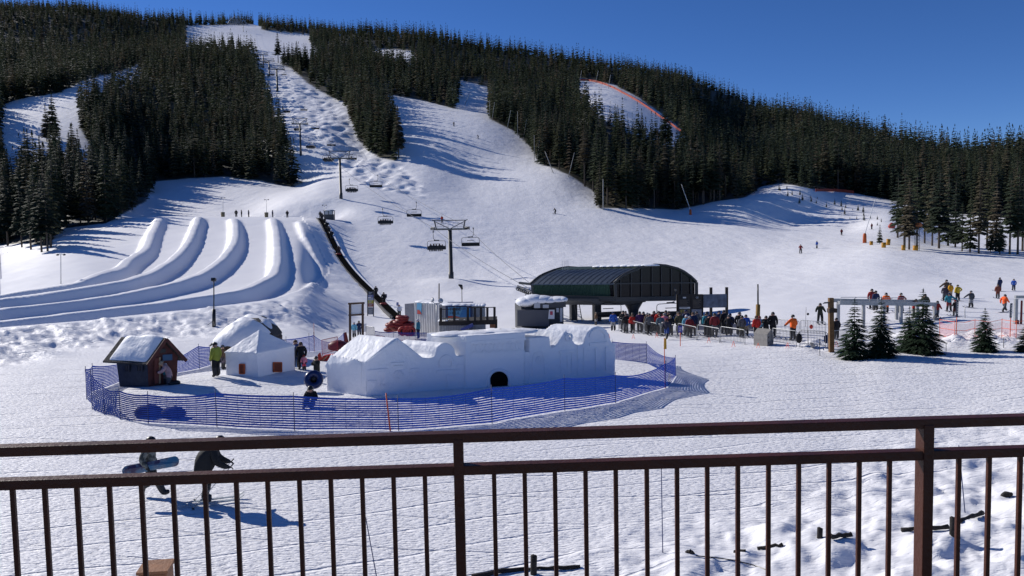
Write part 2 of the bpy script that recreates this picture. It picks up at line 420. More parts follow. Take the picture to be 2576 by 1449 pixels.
# ---- ground mesh
nu, nd = XG.shape
verts = np.stack([XG, YG, Z1], -1).reshape(-1, 3)
ii, jj2 = np.meshgrid(np.arange(nu - 1), np.arange(nd - 1), indexing='ij')
a0 = (ii * nd + jj2).ravel()
faces = np.stack([a0, a0 + nd, a0 + nd + 1, a0 + 1], 1)
nb = len(verts)                                             # the flat snow behind and beside the lodge
verts = np.vstack([verts, [[XG[0, 0] - 0.0, 3, Z1[0, 0]], [XG[-1, 0], 3, Z1[-1, 0]], [60, -80, -.05], [-60, -80, -.05]]])
faces = np.vstack([faces, [[nb + 3, nb + 2, nb + 1, nb]]])
def np_mesh(name, verts, faces, mats, smooth=True, attrs=None):
    me = bpy.data.meshes.new(name)
    me.vertices.add(len(verts)); me.vertices.foreach_set('co', np.ascontiguousarray(verts, np.float32).ravel())
    k = faces.shape[1]
    me.loops.add(faces.size); me.loops.foreach_set('vertex_index', np.ascontiguousarray(faces, np.int32).ravel())
    me.polygons.add(len(faces)); me.polygons.foreach_set('loop_start', np.arange(0, faces.size, k, dtype=np.int32))
    me.polygons.foreach_set('loop_total', np.full(len(faces), k, np.int32))
    for m_ in mats: me.materials.append(m_)
    for n_, arr in (attrs or {}).items():
        at = me.attributes.new(n_, 'FLOAT', 'POINT'); at.data.foreach_set('value', np.ascontiguousarray(arr, np.float32))
    me.update(calc_edges=True)
    me.polygons.foreach_set('use_smooth', np.full(len(faces), smooth))
    o = bpy.data.objects.new(name, me); C.objects.link(o)
    return o

def snow_material(name, ground=True):
    m = bpy.data.materials.new(name); m.use_nodes = True; nt = m.node_tree; b = nt.nodes['Principled BSDF']
    N = nt.nodes.new; Lk = nt.links.new
    b.inputs['Roughness'].default_value = .55; b.inputs['Specular IOR Level'].default_value = .25
    tc = N('ShaderNodeTexCoord'); pos = tc.outputs['Object']
    def noise(scale, sx=1, sy=1, rot=0, det=4, rough=.5):
        mp = N('ShaderNodeMapping'); mp.inputs['Scale'].default_value = (sx, sy, 1); mp.inputs['Rotation'].default_value = (0, 0, rot)
        Lk(pos, mp.inputs[0]); n = N('ShaderNodeTexNoise'); n.inputs['Scale'].default_value = scale; n.inputs['Detail'].default_value = det
        n.inputs['Roughness'].default_value = rough; Lk(mp.outputs[0], n.inputs['Vector']); return n.outputs['Fac']
    def math_(op, a, b_=None):
        n = N('ShaderNodeMath'); n.operation = op
        for k, x in enumerate((a, b_)):
            if x is None: continue
            if isinstance(x, (int, float)): n.inputs[k].default_value = x
            else: Lk(x, n.inputs[k])
        return n.outputs[0]
    if ground:
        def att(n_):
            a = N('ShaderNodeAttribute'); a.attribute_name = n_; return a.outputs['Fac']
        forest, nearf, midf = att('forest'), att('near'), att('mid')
        streak = math_('MULTIPLY', noise(2.0, 1.0, 3.0, .25, 3), .009)
        dash = math_('MULTIPLY', math_('SMOOTH_MAX', math_('SUBTRACT', noise(4.6, 1.0, 3.2, .12, 2), .63), 0), .36)
        def track(scale, rot, dist, thr):
            mp = N('ShaderNodeMapping'); mp.inputs['Rotation'].default_value = (0, 0, rot); Lk(pos, mp.inputs[0])
            wv = N('ShaderNodeTexWave'); wv.inputs['Scale'].default_value = scale; wv.inputs['Distortion'].default_value = dist; wv.inputs['Detail'].default_value = 2; wv.inputs['Detail Scale'].default_value = .25; Lk(mp.outputs[0], wv.inputs[0])
            return math_('MULTIPLY', math_('SUBTRACT', 1.0, math_('SMOOTH_MIN', math_('DIVIDE', math_('SUBTRACT', 1.0, wv.outputs['Fac']), thr), 1.0)), math_('SMOOTH_MAX', math_('SUBTRACT', noise(.22, 1, 1, rot, 2), .49), 0))
        trk = math_('MULTIPLY', math_('ADD', track(.21, 1.35, 9, .018), track(.17, 1.75, 13, .014)), .50)
        fine = math_('MULTIPLY', noise(16, 1, 1.6, 0, 3), .006)
        nr = math_('MULTIPLY', math_('SUBTRACT', math_('ADD', math_('SUBTRACT', streak, dash), fine), trk), nearf)
        mid = math_('MULTIPLY', math_('ADD', math_('MULTIPLY', noise(.35, 1, 1.3, .4, 6, .65), .22), math_('MULTIPLY', noise(.14, 1.6, .5, -.6, 4), .3)), midf)
        hgt = math_('ADD', nr, mid)
        bp = N('ShaderNodeBump'); bp.inputs['Strength'].default_value = .9; bp.inputs['Distance'].default_value = 1.0
        Lk(hgt, bp.inputs['Height']); Lk(bp.outputs[0], b.inputs['Normal'])
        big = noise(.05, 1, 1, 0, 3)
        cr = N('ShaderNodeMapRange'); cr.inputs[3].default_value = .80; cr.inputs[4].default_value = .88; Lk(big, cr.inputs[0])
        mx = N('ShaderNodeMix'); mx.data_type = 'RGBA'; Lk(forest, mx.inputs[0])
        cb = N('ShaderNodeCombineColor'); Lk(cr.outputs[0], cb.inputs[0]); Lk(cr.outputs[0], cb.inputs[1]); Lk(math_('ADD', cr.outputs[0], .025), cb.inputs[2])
        Lk(cb.outputs[0], mx.inputs[6]); mx.inputs[7].default_value = (.07, .068, .055, 1)  # snow under the trees darkened: tree shade put into the colour
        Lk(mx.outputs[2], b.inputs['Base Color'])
    else:
        b.inputs['Base Color'].default_value = (.84, .85, .88, 1)
        h = math_('ADD', math_('MULTIPLY', noise(1.6, 1, 1, .3, 5), .10), math_('MULTIPLY', noise(9, 1, 1, 0, 4), .012))
        bp = N('ShaderNodeBump'); bp.inputs['Strength'].default_value = .8; bp.inputs['Distance'].default_value = 1.0
        Lk(h, bp.inputs['Height']); Lk(bp.outputs[0], b.inputs['Normal'])
    return m
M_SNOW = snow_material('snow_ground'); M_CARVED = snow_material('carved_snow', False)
nearA = (1 - sstep(34, 90, YG)) * (1 - .75 * np.clip(chunk, 0, 1)) * np.ones_like(XG)
midA = sstep(60, 140, YG) * (1 - .75 * sstep(0, 2, np.abs(Z1 - Z0)))
wide = ~inpoly(ub, vb, [(0, 640), (0, 850), (700, 850), (830, 700), (760, 545), (400, 540)])
midA = midA * np.where(wide, 1, .15)
pad = lambda a: np.concatenate([np.asarray(a).ravel(), np.zeros(4)])
ground_ob = np_mesh('ground', verts, faces, [M_SNOW], True, {'forest': pad(FLOOR_SHADE * (YG > 130)), 'near': pad(nearA), 'mid': pad(midA)})
tag(ground_ob, kind='structure')
# ------------------------------------------------------------------ light
SUN_EL, SUN_AZ = R(29), math.atan2(-.82, .57)               # from ahead, to the left of the view
w = bpy.data.worlds.new('World'); SC.world = w; w.use_nodes = True
nt = w.node_tree; bg = nt.nodes['Background']
sk = nt.nodes.new('ShaderNodeTexSky'); sk.sky_type = 'NISHITA'; sk.sun_disc = False
sk.sun_elevation = SUN_EL; sk.sun_rotation = SUN_AZ; sk.altitude = 3200; sk.air_density = .8; sk.dust_density = 0; sk.ozone_density = 3.5
hs_ = nt.nodes.new('ShaderNodeHueSaturation'); hs_.inputs['Saturation'].default_value = 1.2; hs_.inputs['Hue'].default_value = .511; nt.links.new(sk.outputs[0], hs_.inputs['Color']); nt.links.new(hs_.outputs[0], bg.inputs[0]); bg.inputs[1].default_value = .092
sl = bpy.data.lights.new('sun', 'SUN'); sl.energy = 4.0; sl.angle = R(.5); sl.color = (1, .95, .88)
so = bpy.data.objects.new('sun', sl); C.objects.link(so)
sd_ = Vector((math.sin(SUN_AZ) * math.cos(SUN_EL), math.cos(SUN_AZ) * math.cos(SUN_EL), math.sin(SUN_EL)))
so.rotation_euler = (-sd_).to_track_quat('-Z', 'Y').to_euler()
so.location = (-60, 40, 60)
SC.view_settings.view_transform = 'Standard'; SC.view_settings.look = 'None'; SC.view_settings.exposure = .28; SC.view_settings.gamma = 1
SC.cycles.max_bounces = 6; SC.cycles.diffuse_bounces = 3; SC.cycles.glossy_bounces = 2; SC.cycles.transparent_max_bounces = 6
SC.cycles.caustics_reflective = False; SC.cycles.caustics_refractive = False
# ------------------------------------------------------------------ conifers
def foliage_mat(name, objrand):
    m = bpy.data.materials.new(name); m.use_nodes = True; nt = m.node_tree; b = nt.nodes['Principled BSDF']
    b.inputs['Roughness'].default_value = .75; b.inputs['Specular IOR Level'].default_value = .15
    N = nt.nodes.new; Lk = nt.links.new
    if objrand:
        oi = N('ShaderNodeObjectInfo'); fac = oi.outputs['Random']
    else:
        a = N('ShaderNodeAttribute'); a.attribute_name = 'tint'; fac = a.outputs['Fac']
    cr = N('ShaderNodeValToRGB'); e = cr.color_ramp.elements
    e[0].position = 0; e[0].color = (.024, .036, .027, 1); e[1].position = 1; e[1].color = (.120, .098, .070, 1)
    for p, c in ((.3, (.044, .060, .039, 1)), (.55, (.062, .077, .043, 1)), (.8, (.075, .080, .046, 1))):
        k = e.new(p); k.color = c
    Lk(fac, cr.inputs[0])
    tc = N('ShaderNodeTexCoord'); n = N('ShaderNodeTexNoise'); n.inputs['Scale'].default_value = 1.3; n.inputs['Detail'].default_value = 3
    geo = N('ShaderNodeNewGeometry'); Lk(geo.outputs['Position'], n.inputs['Vector'])
    r = N('ShaderNodeMapRange'); r.inputs[1].default_value = .3; r.inputs[2].default_value = .7; r.inputs[3].default_value = .6; r.inputs[4].default_value = 1.45
    Lk(n.outputs['Fac'], r.inputs[0])
    mx = N('ShaderNodeMix'); mx.data_type = 'RGBA'; mx.blend_type = 'MULTIPLY'; mx.inputs[0].default_value = 1
    Lk(cr.outputs[0], mx.inputs[6]); Lk(r.outputs[0], mx.inputs[7]); Lk(mx.outputs[2], b.inputs['Base Color'])
    tr = N('ShaderNodeBsdfTranslucent'); Lk(mx.outputs[2], tr.inputs[0]); ms = N('ShaderNodeMixShader'); ms.inputs[0].default_value = .18
    Lk(b.outputs[0], ms.inputs[1]); Lk(tr.outputs[0], ms.inputs[2]); Lk(ms.outputs[0], nt.nodes['Material Output'].inputs[0])
    return m
M_FOL = foliage_mat('conifer_needles', True); M_FAR = foliage_mat('far_conifer_needles', False)
M_SPRUCE = foliage_mat('spruce_needles', True)
for e_ in [n for n in M_SPRUCE.node_tree.nodes if n.type == 'VALTORGB'][0].color_ramp.elements: e_.color = (.026, .046, .026, 1)
M_BARK = mat('bark', (.085, .068, .055), .9, bump=.5, bscale=8, var=.3)

def conifer(seed, whorls, per, rad, base, sub=0, droop=.35, power=.85, wid=.5):
    """crown of unit height 1; returns (verts, quads)"""
    rr = np.random.default_rng(seed); V = []; Q = []
    def blade(p0, p1, w, sag):
        d = p1 - p0; l = np.linalg.norm(d); side = np.array([-d[1], d[0], 0]); side /= (np.linalg.norm(side) + 1e-9)
        mid = p0 + d * .55; mid[2] -= sag * .3
        o = len(V)
        V.extend([p0 + np.array([0, 0, .004]), mid + side * w + np.array([0, 0, -sag * .2]), p1 + np.array([0, 0, -sag]), mid - side * w + np.array([0, 0, -sag * .2])])
        Q.append((o, o + 1, o + 2, o + 3))
    for i in range(whorls):
        t = base + (1 - base) * (i + rr.uniform(0, .7)) / whorls
        q = (t - base) / (1 - base)
        r0 = rad * (1 - q) ** power * (1.0 if q > .12 else .75 + 2 * q) + .006
        n = max(3, int(round(per * (1 - .55 * q)))); a0 = rr.uniform(0, 6.28)
        for k in range(n):
            a = a0 + 6.283 * k / n + rr.uniform(-.35, .35); l = r0 * rr.uniform(.62, 1.25)
            up = .10 * q * l
            p0 = np.array([0, 0, t]); p1 = np.array([math.cos(a) * l, math.sin(a) * l, t + up])
            blade(p0, p1, wid * l * (.55 if sub else .75), droop * l)
            for s in range(sub):
                f = .35 + .5 * (s // 2) / max(1, sub // 2); sgn = 1 if s % 2 else -1
                ps = p0 + (p1 - p0) * f; ps[2] -= droop * l * f * f
                a2 = a + sgn * rr.uniform(.5, .95); l2 = l * (1.05 - f) * rr.uniform(.6, 1.0)
                blade(ps, ps + np.array([math.cos(a2) * l2, math.sin(a2) * l2, 0]), wid * l2 * .5, droop * l2 * .9)
    for k in range(3):                                      # leader
        a = 2.1 * k; o = len(V)
        V.extend([np.array([0, 0, 1.0]), np.array([math.cos(a) * .012, math.sin(a) * .012, .95]), np.array([0, 0, .90]), np.array([-math.cos(a) * .012, -math.sin(a) * .012, .95])])
        Q.append((o, o + 1, o + 2, o + 3))
    return np.array(V), np.array(Q)

def mesh_only(name, V, Q, mats):
    me = bpy.data.meshes.new(name)
    me.from_pydata([tuple(v) for v in V], [], [tuple(q) for q in Q])
    for k in mats: me.materials.append(k)
    return me
def trunk_mesh(name, top=.92, r=.016):
    mb = MB(); mb.path([(0, 0, -.04), (0, 0, .3), (.004, 0, .65), (0, 0, top)], [r, r * .8, r * .45, .002], 7)
    me = bpy.data.meshes.new(name); me.from_pydata([tuple(v) for v in mb.v], [], mb.f); me.materials.append(M_BARK)
    return me
# six kinds for the trees one can tell apart (unit height)
KIND = []
for k, (rad, base, per, wh) in enumerate([(.13, .08, 9, 24), (.15, .12, 9, 22), (.115, .10, 8, 26), (.12, .30, 8, 18), (.14, .22, 9, 20), (.105, .40, 7, 15)]):
    V, Q = conifer(100 + k, wh, per + 2, rad * 1.12, base, sub=4, droop=.42, power=.75, wid=.55)
    KIND.append((mesh_only('crown', V, Q, [M_FOL]), trunk_mesh('trunk', .95, .013)))

# candidate stems over the slopes
cand = []
for (d0, d1, sp) in ((135, 230, 3.9), (230, 330, 4.1), (330, 470, 4.6), (470, 700, 5.6), (700, 1250, 6.9)):
    n = int((d1 - d0) / sp) + 1
    for y in d0 + sp * np.arange(n):
        if y >= d1: continue
        xs = np.arange(-.83 * y, .83 * y, sp)
        xs = xs + rng.uniform(-.45, .45, len(xs)) * sp; ys = y + rng.uniform(-.45, .45, len(xs)) * sp
        cand.append(np.stack([xs, ys], 1))
cand = np.vstack(cand)
cz = zgrid(Z1, cand[:, 0], cand[:, 1])
fm = is_forest(cand[:, 0], cand[:, 1], zgrid(Z0, cand[:, 0], cand[:, 1]))
cuu, cvv = proj(cand[:, 0], cand[:, 1], cz)
fm &= (cuu > -140) & (cuu < 2716) & (cvv > -40)
# the far side of the ridge shows nothing
b_slope = (cz - H) / cand[:, 1]
hidden = np.zeros(len(cand), bool)
for i in np.nonzero(fm)[0]:
    x, y = cand[i]; s_ = x / y
    dd = np.linspace(120, y, 24, endpoint=False); top = (zgrid(Z1, s_ * dd, dd) - H) / dd
    if ((cz[i] + 17 - H) / y) < top.max(): hidden[i] = True
fm &= ~hidden
fm &= ~((fbm(cand[:, 0] * .045, cand[:, 1] * .045, 2, 91) > .30) & (rng.random(len(cand)) < .8))
TREES = np.column_stack([cand[fm], cz[fm], cuu[fm], cvv[fm]])
hs = 15.6 + 5.5 * fbm(TREES[:, 0] * .02, TREES[:, 1] * .02, 2, 77) + rng.normal(0, 3.0, len(TREES))
hs = np.clip(hs, 7, 23)
hs *= np.where(TREES[:, 1] > 700, .95, 1.0)
inframe = (TREES[:, 3] > -5) & (TREES[:, 3] < 2581)
print('conifers', len(TREES))
EXTRA = []                                                  # single trees: photo column, row of the foot, row of the tip
for u, v, top in [(135, 352, 232), (118, 356, 262), (700, 158, 83), (716, 160, 108), (727, 166, 112), (737, 170, 108), (748, 175, 104), (757, 178, 120), (770, 184, 116),
                  (560, 121, 80), (585, 121, 82), (601, 121, 88), (2213, 614, 562), (997, 330, 262), (1003, 398, 265),
                  (2258, 598, 432), (2275, 622, 415), (2287, 628, 446), (2306, 620, 425), (2326, 612, 418), (2345, 618, 430), (2362, 625, 410), (2385, 618, 425), (2403, 622, 440), (2420, 632, 505), (2440, 634, 470), (2462, 638, 452), (2483, 626, 430), (2505, 632, 444), (2515, 640, 545), (2540, 640, 432), (2560, 640, 415), (2572, 632, 440), (2492, 636, 558),
                  (55, 622, 458), (78, 628, 470), (105, 634, 448), (120, 632, 455), (20, 618, 430)]:
    p = ground(u, v); d = p.y
    EXTRA.append((p.x, p.y, p.z, u, v, (v - top) * d / F))
# sparse young trees on the knoll
rk = random.Random(5)
for k in range(30):
    t = rk.random(); u = 1960 + 260 * t + rk.uniform(-6, 6); v = 480 + 78 * t + rk.uniform(-9, 16); p = ground(u, v)
    EXTRA.append((p.x, p.y, p.z, u, v, rk.uniform(1.0, 2.8)))

score = np.where(inframe, hs / TREES[:, 1], 0)
order = np.argsort(-score)
NI = 300 - len(EXTRA)
single = np.zeros(len(TREES), bool); single[order[:NI]] = True
def tree_words(u, v, d, h):
    if h < 4: return 'small young conifer on the shadowed bank beside the tracked knoll', 'young conifers on the knoll'
    if u > 2240: return 'tall green conifer in the clump of trees beside the orange snow gun', 'conifers around the snow gun'
    if u < 400 and v > 430: return 'tall dark conifer in the wood beside the outermost tubing lane', 'conifers beside the tubing lanes'
    if u < 760 and v > 400: return 'dark conifer along the lower edge of the wood above the tubing hill', 'conifers at the foot of the wood above the tubing hill'
    if u < 760: return 'slim conifer standing at the edge of the high wood by the lift line', 'conifers by the upper lift line'
    if u < 1020: return 'dark conifer in the tongue of trees between moguls and groomed run', 'conifers between moguls and groomed run'
    if u < 1520: return 'dark conifer at the forest edge along the groomed run', 'conifers along the groomed run'
    return 'dark conifer at the foot of the broad forest behind the lift building', 'conifers behind the lift building'
def put_tree(x, y, z, u, v, h, k):
    lab, grp = tree_words(u, v, y, h)
    r = thing('conifer', lab, 'tree', (x, y, z - .15), rng.uniform(0, 6.28), grp, world=False)
    s_ = h * rng.uniform(.9, 1.15)
    r.scale = (s_, s_, h)
    for nm, me in zip(('crown', 'trunk'), KIND[k]):
        o = bpy.data.objects.new(nm, me); C.objects.link(o); o.parent = r
for i in np.nonzero(single)[0]:
    x, y, z, u, v = TREES[i]
    edge = y < 330 and v > 400 and 400 < u < 2240
    put_tree(x, y, z, u, v, hs[i], int(rng.choice([3, 5, 5, 4, 3, 0] if edge else [0, 1, 2, 0, 2, 4])))
for x, y, z, u, v, h in EXTRA:
    lone = u < 160 and v < 400
    put_tree(x, y, z, u, v, h, 1 if (h < 4 or lone or u == 2213) else (int(rng.choice([0, 1, 4, 3])) if u <= 2240 else (1 if h < 8 else int(rng.choice([3, 4, 0, 3, 4, 0])))))

# the rest of the wood: one mass
def far_wood(name, sel, temps, label):
    idx = np.nonzero(sel)[0]; Vs, Qs, Ts = [], [], []; off = 0
    pick = rng.integers(0, len(temps), len(idx))
    for k, (V, Q) in enumerate(temps):
        I = idx[pick == k]
        if not len(I): continue
        a = rng.uniform(0, 6.28, len(I)); c, s_ = np.cos(a)[:, None], np.sin(a)[:, None]
        h = hs[I][:, None]; wd = h * rng.uniform(.85, 1.2, len(I))[:, None]
        X = TREES[I, 0][:, None] + (V[:, 0] * c - V[:, 1] * s_) * wd
        Y = TREES[I, 1][:, None] + (V[:, 0] * s_ + V[:, 1] * c) * wd
        Z = TREES[I, 2][:, None] + V[:, 2] * h
        Vs.append(np.stack([X, Y, Z], -1).reshape(-1, 3)); n = len(V)
        Qs.append((Q[None] + (off + n * np.arange(len(I)))[:, None, None]).reshape(-1, 4)); off += n * len(I)
        Ts.append(np.repeat(rng.uniform(0, 1, len(I)), n))
    o = np_mesh(name, np.vstack(Vs), np.vstack(Qs), [M_FAR], False, {'tint': np.concatenate(Ts)})
    return tag(o, label, 'forest', None, 'stuff')
LO = [conifer(200 + k, 11, 6, rad * 1.15, b_, 0, .5, .75, .62) for k, (rad, b_) in enumerate([(.135, .05), (.15, .08), (.12, .1), (.125, .25), (.11, .04)])]
MI = [conifer(300 + k, 15, 7, rad * 1.15, b_, 1, .45, .75, .62) for k, (rad, b_) in enumerate([(.135, .05), (.15, .08), (.12, .1), (.125, .22), (.11, .04)])]
rest = ~single
far_wood('forest', rest, LO, 'dense dark conifer forest covering the mountain up to the skyline') if False else None
far_wood('near_forest', rest & (TREES[:, 1] <= 430), MI, 'dense dark conifer wood on the lower mountain slope behind the front trees')
far_wood('ridge_forest', rest & (TREES[:, 1] > 430), LO, 'dense dark conifer forest covering the high mountain up to the skyline')
# ------------------------------------------------------------------ people
def cloth(col, name=None):
    k = 'cloth_%02x%02x%02x' % tuple(int(255 * min(1, c ** .45)) for c in col)
    return mat(k, col, .85, bump=.35, bscale=9, var=.18, vscale=4, spec=.2)
M_SKIN = mat('skin', (.45, .26, .18), .6); M_BOOT = mat('boot_black', (.02, .02, .022), .5); M_GLOVE = mat('glove_dark', (.025, .025, .028), .8)
M_BLACK = mat('black_plastic', (.015, .015, .017), .4); M_GREYM = mat('galvanised_steel', (.34, .35, .36), .45, .6, var=.15)
def mir(d):
    for k in list(d):
        if k.endswith('L'):
            x, y, z, r = d[k]; d.setdefault(k[:-1] + 'R', (-x, y, z, r))
    return d
BASE = mir(dict(pel=(0, 0, .93, .19), spi=(0, 0, 1.12, .188), che=(0, .01, 1.33, .195), nec=(0, .01, 1.50, .095), hea=(0, .03, 1.62, .10), top=(0, .03, 1.71, .078),
    shL=(-.21, 0, 1.41, .115), elL=(-.31, -.03, 1.15, .095), wrL=(-.29, .08, .92, .072), haL=(-.24, .11, .83, .055),
    hiL=(-.11, 0, .86, .145), knL=(-.12, .03, .50, .115), anL=(-.13, -.02, .14, .105), toL=(-.13, .15, .06, .06)))
def pose(**kw):
    d = dict(BASE)
    for k, v in kw.items():
        d[k] = tuple(v) + (BASE[k][3],) if len(v) == 3 else tuple(v)
    return d
POSES = {
    'stand': pose(),
    'wide': pose(knL=(-.17, .05, .5), anL=(-.22, -.02, .13), toL=(-.24, .15, .06), knR=(.17, .05, .5), anR=(.22, -.02, .13), toR=(.24, .15, .06), elL=(-.33, -.02, 1.16), wrL=(-.36, .1, .95), haL=(-.36, .14, .86), elR=(.33, -.02, 1.16), wrR=(.36, .1, .95), haR=(.36, .14, .86)),
    'akimbo': pose(elR=(.46, -.06, 1.2), wrR=(.27, .05, 1.02), haR=(.2, .07, 1.0), anL=(-.17, -.02, .13), toL=(-.2, .15, .06), anR=(.17, -.02, .13), toR=(.2, .15, .06)),
    'poles': pose(elL=(-.32, .02, 1.17), wrL=(-.38, .24, 1.06), haL=(-.38, .31, 1.04), elR=(.32, .02, 1.17), wrR=(.38, .24, 1.06), haR=(.38, .31, 1.04), knL=(-.15, .07, .5), anL=(-.18, -.02, .13), toL=(-.18, .15, .06), knR=(.15, .07, .5), anR=(.18, -.02, .13), toR=(.18, .15, .06)),
    'reach': pose(elL=(-.46, .03, 1.25), wrL=(-.68, .08, 1.08), haL=(-.76, .1, 1.03), elR=(.3, -.02, 1.15), wrR=(.34, .1, .95), haR=(.34, .14, .86), anL=(-.17, -.02, .13), toL=(-.2, .15, .06), anR=(.17, -.02, .13), toR=(.2, .15, .06)),
    'walk': pose(knL=(-.11, .24, .53), anL=(-.11, .42, .17), toL=(-.11, .58, .16), knR=(.11, -.05, .5), anR=(.11, -.36, .2), toR=(.11, -.25, .06), elL=(-.3, -.14, 1.17), wrL=(-.29, -.12, .93), haL=(-.28, -.1, .84), elR=(.3, .06, 1.16), wrR=(.3, .26, 1.0), haR=(.29, .32, .95), che=(0, .05, 1.33), nec=(0, .07, 1.5), hea=(0, .1, 1.61), top=(0, .11, 1.7)),
    'phone': pose(elL=(-.28, .1, 1.17), wrL=(-.15, .26, 1.32), haL=(-.1, .3, 1.38), elR=(.28, .1, 1.17), wrR=(.15, .26, 1.32), haR=(.1, .3, 1.38)),
    'crouch': pose(pel=(0, -.14, .72), spi=(0, -.02, .88), che=(0, .13, 1.06), nec=(0, .2, 1.2), hea=(0, .26, 1.31), top=(0, .29, 1.4), shL=(-.19, .15, 1.13), shR=(.19, .15, 1.13), elL=(-.36, .25, .95), wrL=(-.38, .45, .95), haL=(-.38, .52, .95), elR=(.36, .25, .95), wrR=(.38, .45, .95), haR=(.38, .52, .95), hiL=(-.11, -.12, .68), hiR=(.11, -.12, .68), knL=(-.16, .16, .45), knR=(.16, .16, .45), anL=(-.16, -.02, .13), anR=(.16, -.02, .13)),
    'sit': pose(pel=(0, 0, .13), spi=(0, -.02, .31), che=(0, 0, .5), nec=(0, .02, .68), hea=(0, .04, .80), top=(0, .04, .89), shL=(-.18, 0, .6), shR=(.18, 0, .6), elL=(-.24, .1, .36), elR=(.24, .1, .36), wrL=(-.16, .3, .3), wrR=(.16, .3, .3), haL=(-.12, .36, .32), haR=(.12, .36, .32), hiL=(-.1, .06, .11), hiR=(.1, .06, .11), knL=(-.13, .46, .1), knR=(.13, .46, .1), anL=(-.13, .5, -.32), anR=(.13, .5, -.32), toL=(-.13, .68, -.36), toR=(.13, .68, -.36)),
    'ground': pose(pel=(0, 0, .14), spi=(0, -.03, .32), che=(0, 0, .5), nec=(0, .03, .67), hea=(0, .06, .79), top=(0, .06, .88), shL=(-.18, 0, .6), shR=(.18, 0, .6), elL=(-.27, .1, .36), elR=(.27, .1, .36), wrL=(-.2, .3, .35), wrR=(.2, .3, .35), haL=(-.15, .36, .38), haR=(.15, .36, .38), hiL=(-.1, .08, .12), hiR=(.1, .08, .12), knL=(-.16, .42, .4), knR=(.16, .42, .4), anL=(-.15, .62, .1), anR=(.15, .62, .1), toL=(-.15, .78, .1), toR=(.15, .78, .1)),
    'kneel': pose(pel=(0, 0, .52), spi=(0, .06, .7), che=(0, .16, .88), nec=(0, .26, 1.02), hea=(0, .34, 1.1), top=(0, .4, 1.17), shL=(-.18, .18, .96), shR=(.18, .18, .96), elL=(-.25, .34, .74), elR=(.25, .34, .74), wrL=(-.18, .52, .7), wrR=(.18, .52, .7), haL=(-.15, .58, .72), haR=(.15, .58, .72), hiL=(-.1, 0, .46), hiR=(.1, 0, .46), knL=(-.13, .1, .1), knR=(.13, .1, .1), anL=(-.13, -.34, .1), anR=(.13, -.34, .1), toL=(-.13, -.5, .06), toR=(.13, -.5, .06)),
    'bend': pose(pel=(0, -.14, .95, .33), spi=(0, .06, 1.10, .37), che=(0, .20, 1.33, .30), nec=(0, .33, 1.50, .11), hea=(0, .42, 1.58), top=(0, .48, 1.66), shL=(-.22, .24, 1.40), shR=(.22, .24, 1.40), elL=(-.33, .34, 1.08), elR=(.33, .34, 1.08), wrL=(-.27, .56, .95), wrR=(.27, .56, .95), haL=(-.26, .64, .93), haR=(.26, .64, .93), hiL=(-.12, -.14, .84), hiR=(.12, -.14, .84), knL=(-.12, .08, .48), knR=(.12, .08, .48), anL=(-.12, -.04, .13), anR=(.12, -.04, .13)),
    'carry': pose(knL=(-.11, .10, .50), anL=(-.11, -.28, .24), toL=(-.11, -.22, .1), knR=(.11, .22, .55), anR=(.11, .40, .14), toR=(.11, .57, .17), elL=(-.3, -.02, 1.15), wrL=(-.27, .1, .93), haL=(-.25, .15, .86), elR=(.31, -.1, 1.16), wrR=(.36, .08, .95), haR=(.37, .14, .88), che=(0, .04, 1.33), nec=(0, .06, 1.5), hea=(0, .09, 1.62), top=(0, .09, 1.71)),
}
EDGES = [('pel', 'spi'), ('spi', 'che'), ('che', 'nec'), ('nec', 'hea'), ('hea', 'top')] + [(a + s_, b + s_) if a not in ('che', 'pel') else (a, b + s_) for s_ in 'LR' for a, b in (('che', 'sh'), ('sh', 'el'), ('el', 'wr'), ('wr', 'ha'), ('pel', 'hi'), ('hi', 'kn'), ('kn', 'an'), ('an', 'to'))]
REG = {'hi': 1, 'kn': 1, 'an': 2, 'to': 2, 'ha': 3, 'hea': 4, 'top': 4}
